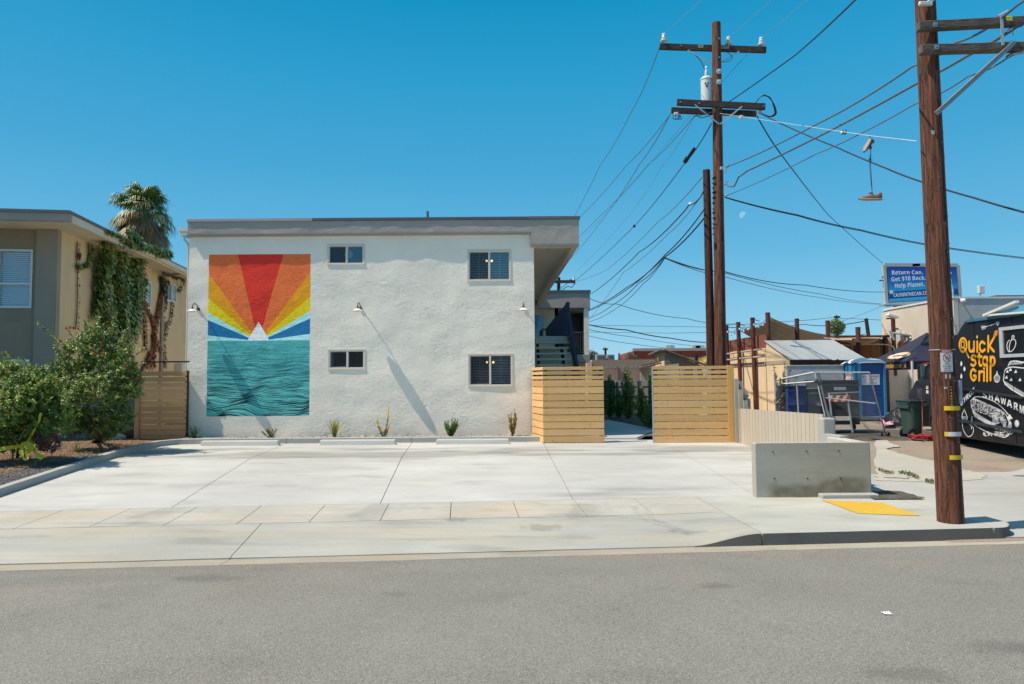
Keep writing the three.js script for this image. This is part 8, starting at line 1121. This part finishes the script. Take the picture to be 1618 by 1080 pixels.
  const ac = (x0, x1, y0, y1, d, label) => { const a = P(x0, y1, d), c = P(x1, y0, d), u = thing('rooftop_unit', label, 'air conditioner'); mesh('cabinet', rboxAt(a.x, c.x, a.y - 0.4, c.y, -d - 1, -d, 0.04), M([0.20, 0.23, 0.26], 0.6), u); for (let k = 0; k < 5; k++) mesh('louvre', boxAt(lerp(a.x, c.x, (k + 0.2) / 5), lerp(a.x, c.x, (k + 0.75) / 5), a.y, c.y - 0.08, -d, -d + 0.02), M([0.07, 0.10, 0.12], 0.6), u); }; ac(943, 957, 559.5, 567.5, 43, 'grey rooftop air conditioner, left of the two on the tan block'); ac(960.5, 971, 559.5, 567.5, 43, 'grey rooftop air conditioner, right of the two on the tan block'); { const p = P(978, 566, 45), v = tag(mesh('vent_stack', bar(V(p.x, 0, p.z), P(978, 557.5, 45), 0.06), MAT.flash), 'thin dark vent stack beside the rooftop units', 'vent'); }
  const green = (px, py, d, r, label, n, s) => { seed(s); const p = P(px, py, d), o = thing('distant_bush', label, 'bush', V(p.x, 0, p.z)); const L = new Leaves(); for (let k = 0; k < n; k++) { const q = rdir(), e = r * Math.pow(rnd(), 0.45); L.add(V(q.x * e, p.y + q.y * e, q.z * e), rdir(), rdir(), r * 0.25, r * 0.13, [[0.08, 0.14, 0.04], [0.05, 0.09, 0.03], [0.13, 0.16, 0.06]][k % 3]); } mesh('crown', L.geo(), LEAF, o); mesh('trunk', bar(V(0, -0.1, 0), V(0, p.y, 0), r * 0.12, 8), MAT.poleDark, o); };
  green(934, 564, 50, 0.55, 'dark green treetop at the corner of the rear wing', 900, 202); green(995, 564, 58, 0.45, 'small green bush top against the brick building, by its corner', 500, 203); green(1003, 566, 60, 0.35, 'smaller dark bush top just right of the brick corner', 300, 204); green(980, 567, 58, 0.25, 'tiny dark bush top left of the brick corner', 200, 205);
  // gabled shed behind the wide screen
  const gd = 30, gs = thing('gabled_shed', 'small grey clapboard shed with a sloping roof line behind the wide timber screen', 'shed'), A = P(1050.5, 554, gd), B = P(1108, 577, gd), Cx = P(1037, 566, gd + 1.6), gm = M([0.23, 0.21, 0.20], 0.85, { map: T.plaster }); mesh('gable_wall', shapeGeo([[A.x, 0], [B.x, 0], [B.x, B.y], [A.x, A.y]], 0.06).translate(0, 0, -gd), gm, gs); for (let k = 0; k < 7; k++) { const y = lerp(A.y - 0.06, B.y - 0.2, k / 7), x1 = lerp(A.x, B.x, (k + 0.7) / 7); mesh('clapboard', boxAt(A.x - 0.01, x1, y - 0.11, y - 0.02, -gd + 0.03, -gd + 0.042), gm, gs); } mesh('end_wall', beam(V(A.x, A.y / 2, -gd), V(Cx.x, A.y / 2, -gd - 1.7), 0.06, A.y), tint(shedTan[1], [0.66, 0.52, 0.38]), gs); for (let k = 0; k < 6; k++) { const y = A.y - 0.12 - k * 0.12; mesh('clapboard', beam(V(A.x - 0.03, y, -gd), V(Cx.x - 0.03, y, -gd - 1.7), 0.02, 0.1), shedTan[1], gs); } mesh('roof', [beam(A.clone().add(V(-0.1, 0.05, 0.1)), B.clone().add(V(0.2, 0, 0.1)), 0.5, 0.04), beam(V(A.x - 0.15, A.y + 0.03, -gd + 0.1), V(Cx.x - 0.15, A.y - 0.08, -gd - 1.9), 0.3, 0.05)], M([0.20, 0.18, 0.17], 0.8), gs); { const p = P(1043, 568.5, gd + 0.6); mesh('wall_light', rbox(0.06, 0.2, 0.1, 0.03, p.x - 0.1, p.y, p.z), M([0.40, 0.28, 0.16], 0.6), gs); }
  const ls = thing('lean_to', 'cream lean-to with a brown shingled roof behind the saplings', 'outbuilding'), la = P(1011, 582, 28.6), lb = P(1042, 576, 28.6); mesh('wall', shapeGeo([[la.x, 0], [lb.x + 0.8, 0], [lb.x + 0.8, lb.y + 0.05], [la.x, la.y]], 0.08).translate(0, 0, -28.6), tint(shedTan[1], [0.62, 0.51, 0.37]), ls); mesh('roof', [beam(P(1009, 581.5, 28.5), P(1042, 573.5, 28.5), 0.7, 0.06), beam(P(1013, 577, 28.9), P(1042, 570.5, 28.9), 0.4, 0.06)], M([0.17, 0.11, 0.09], 0.9), ls);
  const gw = thing('garden_wall', 'grey-beige block wall behind the row of saplings', 'wall'), ga = P(971, 600, 27.2); mesh('wall', [boxAt(ga.x, P(1060, 600, 27).x, -0.1, P(1000, 602, 27).y + 0.03, -27.3, -27.1)], M([0.44, 0.40, 0.36], 0.9, { map: T.stuccoC, bumpMap: T.stucco, bumpScale: 0.004 }), gw); const dp = thing('panel_fence', 'dark grey panel fence at the left end of the block wall', 'fence'); mesh('panel', boxAt(P(930, 600, 27).x, ga.x - 0.02, -0.1, P(965, 600.5, 27).y, -27.25, -27.15), M([0.07, 0.075, 0.085], 0.8), dp);
  const mf = thing('metal_railing', 'dark metal two-rail fence with pickets in front of the block wall', 'railing'), f0 = P(956, 611, 26.6), f1 = P(1040, 611, 26.2); mesh('rail', [beam(f0, f1, 0.05, 0.06), beam(V(f0.x, 0.75, f0.z), V(f1.x, 0.75, f1.z), 0.05, 0.06)], MAT.black, mf); for (const x of [975, 988, 1007.5, 1010.5, 1025.5]) { const p = P(x, 603 - (x > 1000 ? 2 : 0), 26.35); mesh('post', [bar(V(p.x, 0, p.z), p, 0.045, 8)], M([0.10, 0.08, 0.075], 0.8), mf); }
  // yellow sail and green tent
  const ys = thing('yellow_sail', 'small mustard-yellow shade cloth behind the pole stub', 'shade sail'); const qs = [P(1083, 563, 34), P(1120, 560, 36), P(1120, 578, 34), P(1104, 579, 33)]; mesh('cloth', grid(lin(0, 1, 10), lin(0, 1, 8), (u, v) => { const p = qs[0].clone().lerp(qs[1], u).lerp(qs[3].clone().lerp(qs[2], u), v); return [p.x, p.y - 0.12 * Math.sin(Math.PI * u), p.z - 0.3 * Math.sin(Math.PI * v)]; }), M([0.48, 0.33, 0.08], 0.9), ys); const pp = P(1100, 561, 33); mesh('pole', boxAt(pp.x - 0.07, pp.x + 0.07, 0, pp.y, pp.z - 0.07, pp.z + 0.07), MAT.black, ys); mesh('beam', beam(P(1092, 560, 33), P(1120, 559.5, 33), 0.06, 0.06), MAT.rust, ys);
  const gt = thing('green_awning', 'pale green striped awning edge just left of the pole stub', 'awning'); mesh('cloth', grid([0, 1], [0, 1], (u, v) => { const p = P(1108, 577, 31).lerp(P(1122, 565, 31), u); return [p.x, p.y - v * 0.5, p.z + v * 0.3]; }), M([0.20, 0.26, 0.18], 0.8), gt); mesh('edge', beam(P(1108, 577.5, 30.9), P(1121, 569, 30.9), 0.05, 0.07), M([0.55, 0.58, 0.4], 0.7), gt);
}
{ const p = G(1400, 957, -0.4); p.y = roadY(tOf(p.x, -p.z)) + 0.008; tag(mesh('litter', [grid(lin(-0.05, 0.05, 8), lin(-0.03, 0.03, 5), (x, y) => [p.x + x * 0.7, p.y + 0.012 * Math.abs(noise(x * 60, y * 60)), p.z + y])], M([0.7, 0.7, 0.7], 0.7)), 'small white scrap of litter on the street', 'litter'); }
// ---------------------------------------------------------------- the house across the street, which the lower windows mirror
{
  const o = thing('opposite_house', 'plain grey stucco house across the street, behind the viewer', 'house'); mesh('wall', boxAt(-13, 12, -0.4, 4.2, 15, 23), M([0.30, 0.28, 0.26], 0.9, { map: T.plaster }), o); mesh('roof', boxAt(-13.6, 12.6, 4.2, 4.5, 14.4, 23.6), MAT.flash, o); for (const x of [-10, -5, 2, 7]) mesh('window', boxAt(x, x + 1.8, 0.8, 2.2, 14.98, 15.02), M([0.04, 0.05, 0.06], 0.1), o); mesh('door', boxAt(-1.2, -0.2, -0.35, 1.8, 14.97, 15.02), M([0.10, 0.06, 0.04], 0.5), o);
}
renderer.render(scene, camera);
